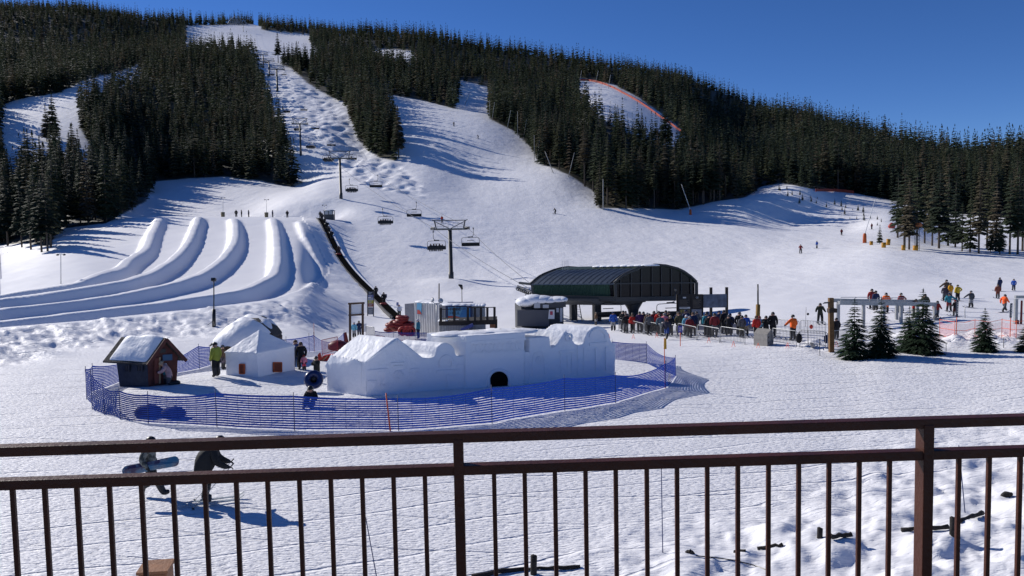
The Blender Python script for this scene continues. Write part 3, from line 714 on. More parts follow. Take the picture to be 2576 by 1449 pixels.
def skin_mesh(name, J, fingers=False, levels=1):
    J = dict(J); E = list(EDGES)
    if fingers:
        for s_ in 'LR':
            w0 = Vector(J['wr' + s_][:3]); h0 = Vector(J['ha' + s_][:3]); d = (h0 - w0).normalized(); sx = d.cross(Vector((0, 0, 1))).normalized()
            if s_ == 'R': sx = -sx
            for k, (o, l) in enumerate(((-.032, .07), (-.011, .08), (.011, .076), (.032, .06))):
                a = h0 + sx * o + d * .02; b = a + d * l * .6 + Vector((0, 0, -.012)); c = b + d * l * .3 + Vector((0, 0, -.035))
                for nm, p in (('f%da' % k, a), ('f%db' % k, b), ('f%dc' % k, c)): J[nm + s_] = (*p, .011)
                E += [('ha' + s_, 'f%da' % k + s_), ('f%da' % k + s_, 'f%db' % k + s_), ('f%db' % k + s_, 'f%dc' % k + s_)]
            a = h0 - d * .035 - sx * .05; b = a + d * .045 - sx * .012
            J['tha' + s_] = (*a, .013); J['thb' + s_] = (*b, .011); E += [('ha' + s_, 'tha' + s_), ('tha' + s_, 'thb' + s_)]
            x, y, z, r = J['ha' + s_]; J['ha' + s_] = (x, y, z, .04)
    names = list(J); me = bpy.data.meshes.new(name + '_cage')
    me.from_pydata([J[n][:3] for n in names], [(names.index(a), names.index(b)) for a, b in E], [])
    ob = bpy.data.objects.new(name, me); C.objects.link(ob)
    md = ob.modifiers.new('skin', 'SKIN'); md.use_smooth_shade = True
    if not me.skin_vertices:
        bm = bmesh.new(); bm.from_mesh(me); bm.verts.layers.skin.verify(); bm.to_mesh(me); bm.free()
    for i, n in enumerate(names):
        me.skin_vertices[0].data[i].radius = (J[n][3], J[n][3]); me.skin_vertices[0].data[i].use_root = (n == 'pel')
    ss = ob.modifiers.new('sub', 'SUBSURF'); ss.levels = levels; ss.render_levels = levels
    bpy.context.view_layer.update()
    out = bpy.data.meshes.new_from_object(ob.evaluated_get(bpy.context.evaluated_depsgraph_get()))
    out.name = 'body'; bpy.data.objects.remove(ob)
    segs = []
    for a, b in E:
        key = b[:-1] if b[-1] in 'LR' else b
        reg = REG.get(key, 3 if key[0] == 'f' or key.startswith('th') else 0)
        if key == 'hi': reg = 0
        segs.append((Vector(J[a][:3]), Vector(J[b][:3]), reg))
    for _ in range(5): out.materials.append(M_BOOT)
    for p in out.polygons:
        c = p.center; bd = 1e9
        for a, b, rg in segs:
            ab = b - a; t = max(0, min(1, (c - a).dot(ab) / ab.length_squared)); dd = (c - a - ab * t).length
            if dd < bd: bd = dd; best = rg
        p.material_index = best; p.use_smooth = True
    return out
BODY = {}
def head_parts(J):
    h = Vector(J['hea'][:3]); t = Vector(J['top'][:3]); n = Vector(J['nec'][:3]); up = (t - n).normalized()
    q = Vector((0, 0, 1)).rotation_difference(up).to_matrix().to_4x4(); M = Matrix.Translation(h) @ q
    a = MB(M); a.ball((0, -.012, .02), (.128, .145, .135), 12, 7, zmin=-.12)
    a.path([(-.125, .0, .0), (-.118, .0, -.07)], [.02, .025], 6); a.path([(.125, .0, .0), (.118, .0, -.07)], [.02, .025], 6)
    b = MB(M); b.path([(-.09, .065, .015), (-.05, .108, .02), (0, .118, .02), (.05, .108, .02), (.09, .065, .015)], .032, 6)
    return a, b
def get_body(ps):
    if ps not in BODY:
        J = POSES[ps]; a, b = head_parts(J); hm = a.build('helmet', M_BLACK, loc=(0, 0, 0)); gm = b.build('goggles', M_BLACK, loc=(0, 0, 0))
        BODY[ps] = (skin_mesh(ps, J), hm.data, gm.data)
        bpy.data.objects.remove(hm); bpy.data.objects.remove(gm)
    return BODY[ps]
def ski_mesh():
    mb = MB(); pts = [(-.80, .05, .02), (-.6, .048, .012), (0, .042, .012), (.62, .052, .012), (.78, .054, .035), (.88, .04, .09), (.92, .012, .12)]
    vs = []
    for y, w_, z in pts:
        vs += [(-w_, y, z), (w_, y, z), (w_, y, z + .016), (-w_, y, z + .016)]
    fs = [(3, 2, 1, 0), tuple(range(len(vs) - 4, len(vs)))]
    for i in range(len(pts) - 1):
        for k in range(4):
            k2 = (k + 1) % 4; fs.append((i * 4 + k, i * 4 + k2, i * 4 + 4 + k2, i * 4 + 4 + k))
    mb.add(vs, fs); mb.box((0, -.05, .045), (.06, .3, .035))
    o = mb.build('ski', mat('ski_top', (.05, .06, .09), .35), loc=(0, 0, 0)); me = o.data; bpy.data.objects.remove(o)
    return me
SKI = ski_mesh()
def add(nm, me, par, loc=(0, 0, 0), rot=(0, 0, 0)):
    o = bpy.data.objects.new(nm, me); C.objects.link(o); o.parent = par; o.location = loc; o.rotation_euler = rot
    return o
def setmat(o, i, m_):
    o.material_slots[i].link = 'OBJECT'; o.material_slots[i].material = m_
K_ = (.018, .018, .02); NAVY = (.02, .03, .08); BLUE = (.03, .10, .42); RED = (.42, .03, .025); MAROON = (.17, .025, .03); ORANGE = (.75, .13, .02)
YEL = (.52, .36, .03); GREY = (.09, .095, .105); TEAL = (.03, .20, .26); OLIVE = (.09, .085, .05); BROWN = (.10, .065, .045); WHITE = (.7, .7, .72); LBLUE = (.16, .42, .55); TAN = (.35, .28, .2); PURP = (.06, .03, .10); PINK = (.75, .25, .3); LGREY = (.3, .3, .31); GREEN = (.30, .33, .05)
def person(pos, label, ps='stand', yaw=0.0, jacket=K_, pants=K_, size=1.75, head=K_, skis=False, gog=False, group=None, lift=0.0, mesh=None, glove=None, rot=None, cat='person'):
    r = thing('person', label, cat, (pos[0], pos[1], pos[2] + lift + (.03 if skis else 0)), yaw, group, world=False)
    if rot: r.rotation_euler = rot
    k = size / 1.79; r.scale = (k, k, k)
    bm_, hm, gm = get_body(ps)
    b = add('body', mesh or bm_, r)
    for i, m_ in enumerate((cloth(jacket), cloth(pants), M_BOOT, glove or M_GLOVE, M_SKIN)): setmat(b, i, m_)
    h = add('helmet' if head in (K_, GREY, NAVY) else 'hat', hm, r); setmat(h, 0, cloth(head) if head != K_ else M_BLACK)
    if gog: add('goggles', gm, r)
    if skis:
        w_ = abs(POSES[ps]['anL'][0])
        for s_ in (-1, 1): add('ski', SKI, r, (s_ * w_, .05, -.015), (0, 0, -s_ * .04))
    return r
def at(u, v, d=None):
    return ground(u, v) if d is None else gud(u, d, v)
def hsize(pos, px): return px * pos.y / F
AWAY, FACE = 0.0, math.pi
r1 = lambda x, y: (214.7 + x / 6, 805 + y / 6)
r2 = lambda x, y: (644 + x / 6, 724.5 + y / 6)
r3 = lambda x, y: (872.1 + x / 6, 711.1 + y / 6)
r4 = lambda x, y: (1274.6 + x / 6, 644 + y / 6)
r5 = lambda x, y: (1475.8 + x / 8, 711.1 + y / 8)
r6 = lambda x, y: (1717.3 + x / 6, 711.1 + y / 6)
r7 = lambda x, y: (2146.7 + x / 6, 670.8 + y / 6)
r8 = lambda x, y: (805 + x / 6, 805 + y / 6)
rl = lambda x, y: (939.2 + x / 6, 469.6 + y / 6)
rm = lambda x, y: (644 + x / 6, 254.9 + y / 6)
rc = lambda x, y: (771.5 + x / 5.4, 509.8 + y / 5.4)
rt = lambda x, y: (523.3 + x / 8, 483 + y / 8)
rg = lambda x, y: (2079.6 + x / 6, 523.3 + y / 6)
rf = lambda x, y: (1207.5 + x / 4.571, 831.8 + y / 4.571)
q = lambda i, j: (lambda x, y: (858.67 * i + x / 3, 483 * j + y / 3))

# people waiting in the lift line: (column, row of the head, row of the feet, look...)
QUEUE = [
    (1499.5, 786, 818, 'stand', 2.0, BROWN, LGREY, TAN, 'person in a tan hat and brown coat beside the lift building column'),
    (1543, 783, 833, 'stand', .1, BLUE, LGREY, NAVY, 'person in a bright blue jacket at the head of the lift line'),
    (1567.7, 781, 832, 'stand', -.4, K_, K_, K_, 'tall person in black standing under the bail of the waiting chair'),
    (1575, 788, 838, 'stand', .2, K_, GREY, K_, 'person in a black jacket just behind the first metal barrier'),
    (1592, 789, 839, 'stand', .3, RED, K_, BROWN, 'person in a red jacket behind the first barriers near the station column'),
    (1609.5, 783, 838, 'stand', .0, PURP, K_, K_, 'person in a dark purple jacket in the lift line'),
    (1619, 783.6, 834, 'stand', -.3, K_, GREY, GREY, 'person in black between the purple jacket and the brown coat'),
    (1629, 786, 839, 'stand', .5, BROWN, K_, LGREY, 'person in a brown coat and pale hat in the lift line'),
    (1634, 788, 843, 'stand', .0, GREY, K_, K_, 'person in a charcoal jacket close to the second barrier'),
    (1645.8, 781.7, 836, 'stand', .2, MAROON, K_, K_, 'person in a maroon jacket under the second chair bail'),
    (1657.5, 782, 838, 'stand', -.2, RED, K_, GREY, 'person in red with a grey helmet under the second chair bail'),
    (1661, 791, 845, 'stand', .1, (.09, .13, .16), K_, K_, 'person in a grey teal jacket behind the third barrier'),
    (1672, 787, 842, 'stand', -.4, PINK, K_, LGREY, 'person in a pink jacket half hidden in the lift line'),
    (1687, 793, 846, 'stand', .2, K_, K_, TAN, 'person in black with a tan fur hat in the lift line'),
    (1683, 782, 837, 'stand', .4, K_, GREY, K_, 'tall person in black behind the tan fur hat'),
    (1709, 785.5, 842, 'stand', -.2, OLIVE, K_, BROWN, 'person in an olive coat in front of the dark lift board'),
    (1726, 779, 838, 'stand', .3, NAVY, K_, NAVY, 'person in a navy jacket reading the dark lift board'),
    (1727, 792, 846, 'stand', .0, LBLUE, GREY, WHITE, 'person in a pale blue jacket and white beanie in the lift line'),
    (1735, 795, 849, 'stand', .1, MAROON, K_, LGREY, 'person in a maroon jacket and grey beanie beside the pale blue jacket'),
    (1743.5, 785, 844, 'stand', -.3, NAVY, MAROON, BROWN, 'person in a navy jacket and maroon trousers under the dark board'),
    (1778, 785, 846, 'stand', .2, TEAL, K_, K_, 'person in a dark teal jacket below the trail map'),
    (1784, 791, 847, 'stand', -.3, K_, K_, NAVY, 'person in black beside the dark teal jacket'),
    (1798, 787, 848, 'stand', .0, MAROON, GREY, K_, 'person in a maroon jacket with a black backpack by the barriers'),
    (1821.5, 779.4, 840, 'stand', .4, K_, K_, K_, 'tall person in black with a plumed helmet by the trail map post'),
    (1833, 791, 845, 'poles', -.5, K_, K_, GREY, 'short person in black holding poles by the trail map post'),
    (1866.5, 794, 849, 'stand', .2, GREY, OLIVE, K_, 'person in a charcoal jacket and olive trousers left of the blue coat'),
    (1876.5, 791, 845, 'stand', -.1, BLUE, TAN, GREY, 'person in a long blue coat near the end of the barriers'),
    (1903, 793.6, 852, 'stand', .3, RED, K_, BROWN, 'person in a bright red coat beside the grey utility box'),
    (1911, 795, 848, 'stand', .0, LBLUE, K_, MAROON, 'person in pale blue hidden behind the bright red coat'),
    (1927, 792.8, 848, 'phone', FACE - .3, K_, K_, K_, 'person in black raising both hands behind the grey utility box'),
    (1944, 784, 847, 'stand', FACE, K_, K_, K_, 'tall person in black ski clothes right of the grey utility box'),
    (1995, 791, 857, 'reach', .5, ORANGE, K_, K_, 'person in an orange jacket stretching an arm along the railings'),
    (2063, 762, 815, 'poles', FACE - .2, (.03, .034, .026), K_, K_, 'skier in black standing on skis above the railings'),
    (2104, 799, 854, 'stand', .2, K_, K_, K_, 'person in black behind the wooden lamp post'),
    (1678, 798.6, 855, 'walk', 2.6, (.03, .03, .05), (.03, .06, .2), MAROON, 'person in blue trousers walking outside the barriers'),
]
for u, vh, vf, ps, yw, ja, pa, he, lab in QUEUE:
    p = at(u, vf); hp = hsize(p, vf - vh); sk = vh > 770 and ps in ('stand',) and u > 1560
    person(p, lab, ps, yw, ja, pa, min(1.95, max(1.4, hp)), he, skis=sk or u in (2063, 1995), gog=abs(yw) > 2)

for k in range(12):
    u = 1570 + 26.5 * k + rng.uniform(-5, 5); p = at(u, 834 + .04 * (u - 1570) - rng.uniform(2, 10))
    person(p, 'skier in dark clothes standing deep inside the crowded lift line', 'stand', rng.uniform(-.5, .5), random.choice([K_, NAVY, GREY, (.04, .03, .03), (.03, .04, .03)]), random.choice([K_, GREY]), random.uniform(1.6, 1.85), random.choice([K_, GREY, NAVY]), group='skiers deep inside the lift line')
RIGHT = [
    (2193, 725, 778, 'stand', -.2, (.25, .03, .03), K_, K_, True, 'skier in a dark red jacket next to the navy jacket behind the frame'),
    (2203, 730, 782, 'stand', .2, NAVY, BLUE, K_, False, 'person in a navy jacket and bright blue trousers behind the frame'),
    (2229, 736, 787, 'stand', -.3, ORANGE, ORANGE, K_, True, 'skier all in orange behind the white frame'),
    (2266.7, 736.6, 787, 'akimbo', .2, (.25, .03, .03), K_, K_, True, 'skier in dark red with a hand on the hip behind the frame'),
    (2304, 751, 800, 'stand', .3, RED, K_, K_, False, 'person in red low behind the frame beside the spruce'),
    (2326.7, 738, 792, 'stand', -.2, OLIVE, OLIVE, K_, False, 'person in olive brown behind the top of the spruce'),
    (2356.7, 756.6, 803, 'walk', -1.0, (.28, .035, .03), GREY, K_, True, 'skier in a brick red jacket and grey trousers above the net'),
    (2381, 701, 749, 'reach', .2, BROWN, K_, K_, False, 'instructor in brown spreading an arm at the top of the group'),
    (2391, 711.6, 754, 'stand', .4, (.62, .30, .02), TAN, K_, True, 'skier in an amber jacket in the ski class'),
    (2409, 716, 757, 'akimbo', .1, YEL, K_, OLIVE, True, 'skier in a yellow jacket with a hand on the hip'),
    (2376.5, 718, 758, 'stand', -.3, (.05, .04, .055), GREY, K_, True, 'skier in a dark grey jacket left of the amber jacket'),
    (2387, 736.6, 784, 'reach', 2.9, TEAL, MAROON, NAVY, True, 'skier with a teal backpack and maroon trousers'),
    (2403, 754, 796, 'poles', .2, K_, (.06, .02, .02), MAROON, True, 'skier in black and dark red beside the slim sign pole'),
    (2442.5, 731, 775, 'reach', .1, (.06, .065, .075), LGREY, GREY, True, 'skier in a grey jacket and pale trousers standing apart'),
    (2515, 698, 733, 'stand', .3, NAVY, NAVY, K_, True, 'skier in navy behind the rust coloured jacket'),
    (2510, 715, 751, 'stand', -.2, (.2, .06, .04), (.16, .05, .035), BROWN, True, 'skier all in rust brown uphill of the net'),
    (2550, 701.6, 731, 'stand', -.5, BLUE, NAVY, K_, True, 'small skier in blue near the photo edge uphill'),
    (2526, 740, 786, 'walk', -1.2, (.8, .12, .03), GREY, K_, True, 'skier in an orange red jacket and grey trousers'),
]
for u, vh, vf, ps, yw, ja, pa, he, sk, lab in RIGHT:
    p = at(u, vf); person(p, lab, ps, yw, ja, pa, min(1.9, max(1.3, hsize(p, vf - vh))), he, skis=sk, gog=abs(yw) > 2)

FARSKI = [
    (2014, 615, 637.5, 'poles', -.6, MAROON, K_, 'skier in maroon crossing the open snow'), (2055, 607, 625, 'stand', .5, BLUE, LGREY, 'skier in a blue jacket crossing the open snow'),
    (2117, 576, 592, 'stand', FACE, MAROON, K_, 'skier in dark red standing below the tracked knoll'), (2193, 562, 577, 'stand', .3, MAROON, K_, 'skier in dark red beside the leaning white snow pole'),
    (1397, 524, 538, 'crouch', 2.2, K_, K_, 'skier in black carving on the open run'), (1142, 306.5, 317.5, 'poles', 2.6, K_, K_, 'skier in black high on the groomed run'),
    (1203, 338, 349, 'crouch', 2.0, GREY, K_, 'skier leaning into a turn high on the groomed run'), (1112, 543, 560, 'stand', 2.8, (.5, .06, .03), K_, 'skier in red standing uphill of the lift tower'),
]
for u, vh, vf, ps, yw, ja, pa, lab in FARSKI:
    p = at(u, vf); person(p, lab, ps, yw, ja, pa, min(2.2, max(1.6, hsize(p, vf - vh) * (1.25 if ps == 'crouch' else 1))), K_, skis=True)

VILL = [
    (545, 858, 949, 'stand', 1.2, GREEN, K_, K_, 'person in an olive green jacket and black trousers by the snow hut'),
    (562, 866, 930, 'stand', -1.6, BROWN, (.12, .1, .12), GREY, 'person in brown and grey hidden behind the green jacket'),
    (759, 858, 930, 'stand', FACE, K_, K_, BROWN, 'man in black facing out beside the snow hut'),
    (745.5, 853, 927, 'stand', .2, (.03, .06, .2), NAVY, BROWN, 'person in a blue coat behind the man in black'),
    (765.5, 892, 932, 'stand', FACE + .3, PINK, (.8, .1, .14), RED, 'toddler in a pink and red snowsuit'),
    (798, 894, 963, 'phone', 2.6, K_, K_, K_, 'child in black holding a blue tube'),
    (428, 908, 968, 'kneel', 2.0, (.45, .3, .3), GREY, TAN, 'person in a pale pink top kneeling at the playhouse door'),
    (417.5, 912, 968, 'stand', -.5, TEAL, GREY, WHITE, 'child in a white hat at the playhouse door'),
    (891.5, 809, 850, 'stand', -.3, LBLUE, LGREY, WHITE, 'person in a light blue jacket between the sign posts'),
    (904, 806, 846, 'stand', .4, NAVY, NAVY, K_, 'person in a navy jacket between the sign posts'),
    (1053, 801, 853, 'stand', 1.4, (.06, .28, .38), NAVY, WHITE, 'attendant in a teal jacket beside the red tubes'),
    (1005, 766, 797, 'stand', .2, WHITE, K_, MAROON, 'person in a white shirt at the foot of the carpet lift'),
]
for u, vh, vf, ps, yw, ja, pa, he, lab in VILL:
    p = at(u, vf); k = {'kneel': 1.5}.get(ps, 1)
    person(p, lab, ps, yw, ja, pa, min(1.9, hsize(p, vf - vh) * k), he, gog=abs(yw) > 2)
p = at(783, 1022); person(p, 'person in sunglasses sitting in the snow behind the blue net', 'ground', FACE, K_, K_, 1.75, K_, gog=True)

TOPS = [(594.5, 536, 549, K_), (608, 533.6, 551, K_), (626, 534.5, 552, GREY), (686, 535, 549, NAVY), (723, 538, 554, K_)]
for k, (u, vh, vf, ja) in enumerate(TOPS):
    p = gud(u, 187, vf); person(p, 'dark silhouetted person waiting at the top of the tubing lanes', 'stand', [.3, 2, 1.6, -1, FACE][k], ja, K_, 1.8, K_, group='people at the top of the tubing lanes')

# the two walkers in front of the railing
J = POSES['carry']
pw = at(379, 1250); pw.z += .0
yaw_w = -1.45
wk = person(pw, 'snowboarder in a grey camouflage jacket walking with a board under the arm', 'carry', yaw_w, (.10, .105, .095), (.03, .03, .03), 1.76, K_, mesh=skin_mesh('carry', J, True, 2))
camo = bpy.data.materials.new('camouflage_cloth'); camo.use_nodes = True; nt = camo.node_tree; n = nt.nodes.new('ShaderNodeTexNoise'); n.inputs['Scale'].default_value = 9; n.inputs['Detail'].default_value = 6
cr = nt.nodes.new('ShaderNodeValToRGB'); cr.color_ramp.elements[0].position = .42; cr.color_ramp.elements[0].color = (.05, .055, .05, 1); cr.color_ramp.elements[1].position = .56; cr.color_ramp.elements[1].color = (.2, .205, .18, 1)
tcn = nt.nodes.new('ShaderNodeTexCoord'); nt.links.new(tcn.outputs['Object'], n.inputs[0]); nt.links.new(n.outputs['Fac'], cr.inputs[0]); nt.links.new(cr.outputs[0], nt.nodes['Principled BSDF'].inputs['Base Color']); nt.nodes['Principled BSDF'].inputs['Roughness'].default_value = .85
setmat([c for c in wk.children if c.name.startswith('body')][0], 0, camo)
ps_ = at(518, 1268); ps_.z += .07
yaw_s = -1.25
sk = person(ps_, 'skier in a black jacket bending forward and pushing along on skis', 'bend', yaw_s, (.022, .023, .025), (.02, .02, .022), 1.86, K_, mesh=skin_mesh('bend', POSES['bend'], True, 2), gog=True)
for s_ in (-1, 1):
    o = add('ski', SKI, sk, (s_ * .12, .05, -.015), (0, 0, -s_ * .03)); setmat(o, 0, mat('ski_graphic', (.32, .36, .38), .3, var=.5, vscale=3))
# a long loose coat back over the bent skier
# poles
for s_ in (-1, 1):
    M = Matrix.Translation(ps_) @ Matrix.Rotation(yaw_s, 4, 'Z')
    h = M @ Vector((s_ * .27, .68, .96)); t = M @ Vector((s_ * .34, -.35, .03)); t.z = gz(t.x, t.y) - .02
    r = thing('ski_pole', 'thin ski pole in the %s hand of the bending skier' % ('near' if s_ > 0 else 'far'), 'ski pole', t)
    mb = MB(); mb.tube(t, h, .008, .01, 6); mb.build('shaft', M_GREYM, r)
    mb = MB(); mb.tube(h - (h - t).normalized() * .02, h + (h - t).normalized() * .12, .017, .018, 8); mb.build('grip', M_BLACK, r)
    mb = MB(); d = (h - t).normalized(); mb.path([t + d * .06, t + d * .075], .05, 10); mb.build('basket', M_BLACK, r)
# snowboard under the arm
bm_ = MB(); pts = []
L2, W2 = .78, .145
for k in range(9): a = math.pi * k / 8; pts.append((L2 - .15 + .15 * math.sin(a), -W2 * math.cos(a)))
pts += [(0, W2 * .86)]
for k in range(9): a = math.pi * k / 8; pts.append((-L2 + .15 - .15 * math.sin(a), W2 * math.cos(a)))
pts += [(0, -W2 * .86)]
pc = P(381, 1172, pw.y - .30)
M = Matrix.Translation(pc) @ Matrix.Rotation(-.16, 4, 'Y') @ Matrix.Rotation(.1, 4, 'Z') @ Matrix.Rotation(math.pi / 2 - .2, 4, 'X')
bm_ = MB(M); bm_.prism([(x, y, .0 + .05 * max(0, abs(x) - .6) / .18) for x, y in pts], (0, 0, .012))
sbm = bpy.data.materials.new('snowboard_graphic'); sbm.use_nodes = True; nt = sbm.node_tree
tcn = nt.nodes.new('ShaderNodeTexCoord'); wv = nt.nodes.new('ShaderNodeTexNoise'); wv.inputs['Scale'].default_value = 3.2; wv.inputs['Detail'].default_value = 3
cr = nt.nodes.new('ShaderNodeValToRGB'); e = cr.color_ramp.elements; e[0].color = (.015, .02, .06, 1); e[1].color = (.035, .14, .26, 1); e[1].position = .62; k = e.new(.52); k.color = (.12, .18, .26, 1); k = e.new(.42); k.color = (.05, .03, .08, 1)
nt.links.new(tcn.outputs['Object'], wv.inputs[0]); nt.links.new(wv.outputs['Fac'], cr.inputs[0]); nt.links.new(cr.outputs[0], nt.nodes['Principled BSDF'].inputs['Base Color']); nt.nodes['Principled BSDF'].inputs['Roughness'].default_value = .35
sb = thing('snowboard', 'blue snowboard with dark graphics carried under the arm of the walker', 'snowboard', pc)
bm_.build('deck', sbm, sb)
bb = MB(M)
for x in (-.27, .27):
    bb.box((x, 0, -.03), (.12, .22, .05), .3); bb.path([(x - .05, -.1, -.05), (x, -.05, -.16), (x, .05, -.16), (x - .05, .1, -.05)], .016, 6)
bb.build('binding', M_BLACK, sb)
# ------------------------------------------------------------------ chairlift
M_STEEL = mat('dark_grey_steel', (.055, .058, .062), .5, .3, var=.2); M_SEAT = mat('black_seat', (.012, .012, .014), .6)
M_CABLE = mat('steel_cable', (.25, .25, .26), .5, .5)
def chair_root():
    r = thing('lift_chair', 'x', 'chairlift chair', (0, 0, 0), 0, 'chairs hanging on the lift line', world=False)
    a = MB(); a.path([(-.55, 0, -.05), (-.55, 0, -.9), (-.5, 0, -1.15), (-.35, 0, -1.32), (-.1, 0, -1.4)], .045, 8); a.box((0, 0, -1.42), (.9, .16, .14)); a.build('hanger', M_STEEL, r, fix=False)
    a = MB(); a.box((-.55, 0, .04), (.18, .5, .2)); a.box((-.55, -.2, .16), (.12, .12, .3), rx=.4); a.build('grip', M_STEEL, r)
    a = MB(); w_ = 1.62
    pts = [(-w_, 0, -3.0), (-w_, 0, -1.85)] + [(-w_ + .3 * (1 - math.cos(t)), 0, -1.85 + .3 * math.sin(t)) for t in (.5, 1.05, 1.57)] + [(0, 0, -1.5)] + [(w_ - .3 * (1 - math.cos(t)), 0, -1.85 + .3 * math.sin(t)) for t in (1.57, 1.05, .5)] + [(w_, 0, -1.85), (w_, 0, -3.0)]
    a.path(pts, .04, 8); a.build('frame', M_STEEL, r, fix=False)
    a = MB(); a.box((0, .18, -3.02), (3.2, .5, .11)); a.build('seat', M_SEAT, r)
    a = MB(); a.box((0, -.1, -2.72), (3.2, .09, .52), rx=-.12); a.build('backrest', M_SEAT, r)
    a = MB(); a.path([(-1.58, 0, -2.3), (-1.5, .5, -2.45), (1.5, .5, -2.45), (1.58, 0, -2.3)], .025, 6); a.box((0, .05, -2.05), (1.3, .05, .09)); a.build('safety_bar', M_STEEL, r)
    return r
CH0 = chair_root()
LINE_A = math.atan2(.4, 1)
CHAIRS = [  # (grip column, grip row, distance, loaded riders, label)
    (1097.5, 584, 136, 5, 'loaded lift chair passing the nearest lift tower'), (1183, 576, 139, 0, 'empty lift chair returning past the nearest lift tower'),
    (969, 527, 169, 5, 'loaded lift chair above its own shadow, next uphill from the tower'), (1041, 510.5, 174, 0, 'empty lift chair below the lone skier in red, second on the way down'),
    (884, 452, 207, 6, 'loaded lift chair at the foot of the second lift tower'), (945, 442, 207, 0, 'empty lift chair over the rough snow at the foot of the moguls'),
    (825, 378, 233, 6, 'loaded lift chair beside the head of the second lift tower'), (884, 378, 257, 0, 'empty lift chair just uphill of the second lift tower'),
    (781, 349, 267, 5, 'loaded lift chair beside the foot of the third lift tower'), (833, 347, 305, 0, 'empty lift chair half way between second and third lift tower'),
    (748, 309, 338, 6, 'loaded lift chair crossing the mast of the third lift tower'), (793, 307, 338, 0, 'empty lift chair against the moguls near the third lift tower'),
    (721, 266, 378, 5, 'loaded lift chair high in the shade above the third tower'), (764, 262, 378, 0, 'empty lift chair just above the third lift tower'),
    (684, 178, 560, 5, 'loaded lift chair far up the shaded edge of the run'), (714, 178, 560, 0, 'empty lift chair far up over the upper moguls'),
    (669, 148, 640, 5, 'loaded lift chair between the two highest towers in the run'), (690, 128, 660, 0, 'empty lift chair near the summit towers'),
]
first = True
def seat_riders(root, n, lab, grp, col=None):
    M = Matrix.Translation(root.location) @ Matrix.Rotation(root.rotation_euler.z, 4, 'Z')
    xs = [(-1.25 + 2.5 * (k + .5) / n) for k in range(n)]
    for k, x in enumerate(xs):
        p = M @ Vector((x + rng.uniform(-.04, .04), .12, -2.98))
        person(p, lab, 'sit', root.rotation_euler.z, random.choice([K_, (.03, .03, .04), (.05, .03, .03), (.025, .035, .05)]), K_, random.uniform(1.6, 1.9), K_, group=grp)
for u, v, d, n, lab in CHAIRS:
    rz = LINE_A * .6 if n else LINE_A * .6 + math.pi
    p = P(u, v, d)
    if first: CH0.location = p; CH0.rotation_euler.z = rz; CH0['label'] = lab; c = CH0; first = False
    else: c = dup(CH0, p, rz, lab)
    if n and d < 400: seat_riders(c, n, 'dark silhouetted rider on the ' + lab.replace('lift chair ', 'chair '), 'riders of one chair at %d m' % d)
    elif n: seat_riders(c, 4, 'tiny dark rider on the ' + lab.replace('lift chair ', 'chair '), 'riders of one chair at %d m' % d)

def tower_root(label):
    r = thing('lift_tower', label, 'lift tower', (0, 0, 0), 0, 'towers of the chairlift', world=False)
    a = MB(); a.path([(0, 0, -.6), (0, 0, 1.2), (0, 0, 1.21), (0, 0, 8.6)], [.46, .46, .36, .33], 14); a.build('mast', M_STEEL, r, fix=False)
    a = MB(); a.box((0, 0, 8.75), (6.0, .34, .3)); a.build('crossarm', M_STEEL, r)
    a = MB()
    for s_ in (-1, 1):
        a.bar((s_ * 2.45, 0, 8.8), (s_ * 2.75, 0, 10.25), .2, .2); a.bar((0, 0, 8.8), (s_ * 2.55, 0, 10.05), .12, .12)
        a.bar((s_ * 2.75, 0, 10.2), (s_ * 3.2, 0, 10.4), .14, .14)
    a.box((0, 0, 10.3), (5.9, .16, .14)); a.build('lifting_frame', M_STEEL, r)
    for s_ in (-1, 1):
        a = MB(); a.box((s_ * 3.1, 0, 8.75), (.16, 3.4, .22))
        for k in range(8): a.path([(s_ * 3.1 - .08, -1.55 + k * .44, 8.95), (s_ * 3.1 + .08, -1.55 + k * .44, 8.95)], .2, 10)
        a.build('sheave_train', M_STEEL, r)
    a = MB()
    for z in (9.2, 9.7):
        a.path([(-2.3, -.5, z), (-.4, -.5, z)], .025, 5); a.path([(.4, -.5, z), (2.3, -.5, z)], .025, 5)
    for x in (-2.3, -1.3, -.4, .4, 1.3, 2.3): a.path([(x, -.5, 8.8), (x, -.5, 9.7)], .025, 5)
    a.box((0, -.45, 8.78), (4.8, .5, .05)); a.build('catwalk', M_GREYM, r)
    a = MB()
    for z in np.arange(.8, 8.6, .35): a.box((.0, -.5, z), (.4, .03, .03))
    for x in (-.2, .2): a.path([(x, -.5, .5), (x, -.5, 8.7)], .025, 5)
    a.build('ladder', M_STEEL, r)
    return r
TOWERS = [(1135, 713, 130, 147, 'near grey lift tower beside the carpet run with a chair on each side'), (858, 492, 217, 118, 'second lift tower standing in the shadow at the foot of the moguls'),
          (757, 369, 320, 92, 'third lift tower half way up beside the dark wood'), (698, 226, 520, 64, 'lift tower in the upper moguls above the third one'),
          (677.6, 172, 600, 44, 'lift tower below the summit, the nearer of the close pair'), (663, 153, 650, 38, 'lift tower below the summit, the farther of the close pair'), (612, 84, 1000, 19, 'highest lift tower just under the summit')]
ENDS = []
TW0 = None
for u, v, d, hp, lab in TOWERS:
    p = gud(u, d, v); h = hp * d / F; k = h / 10.35
    rz = LINE_A * .75
    if TW0 is None: TW0 = tower_root(lab); t = TW0; t.location = p; t.rotation_euler.z = rz
    else: t = dup(TW0, p, rz, lab)
    kx = max(.8, min(1.0, k)) if d < 400 else k
    t.scale = (kx, kx, k)
    M = Matrix.Translation(p) @ Matrix.Rotation(rz, 4, 'Z')
    ENDS.append([M @ Vector((s_ * 3.1 * kx, 0, 9.12 * k)) for s_ in (-1, 1)])
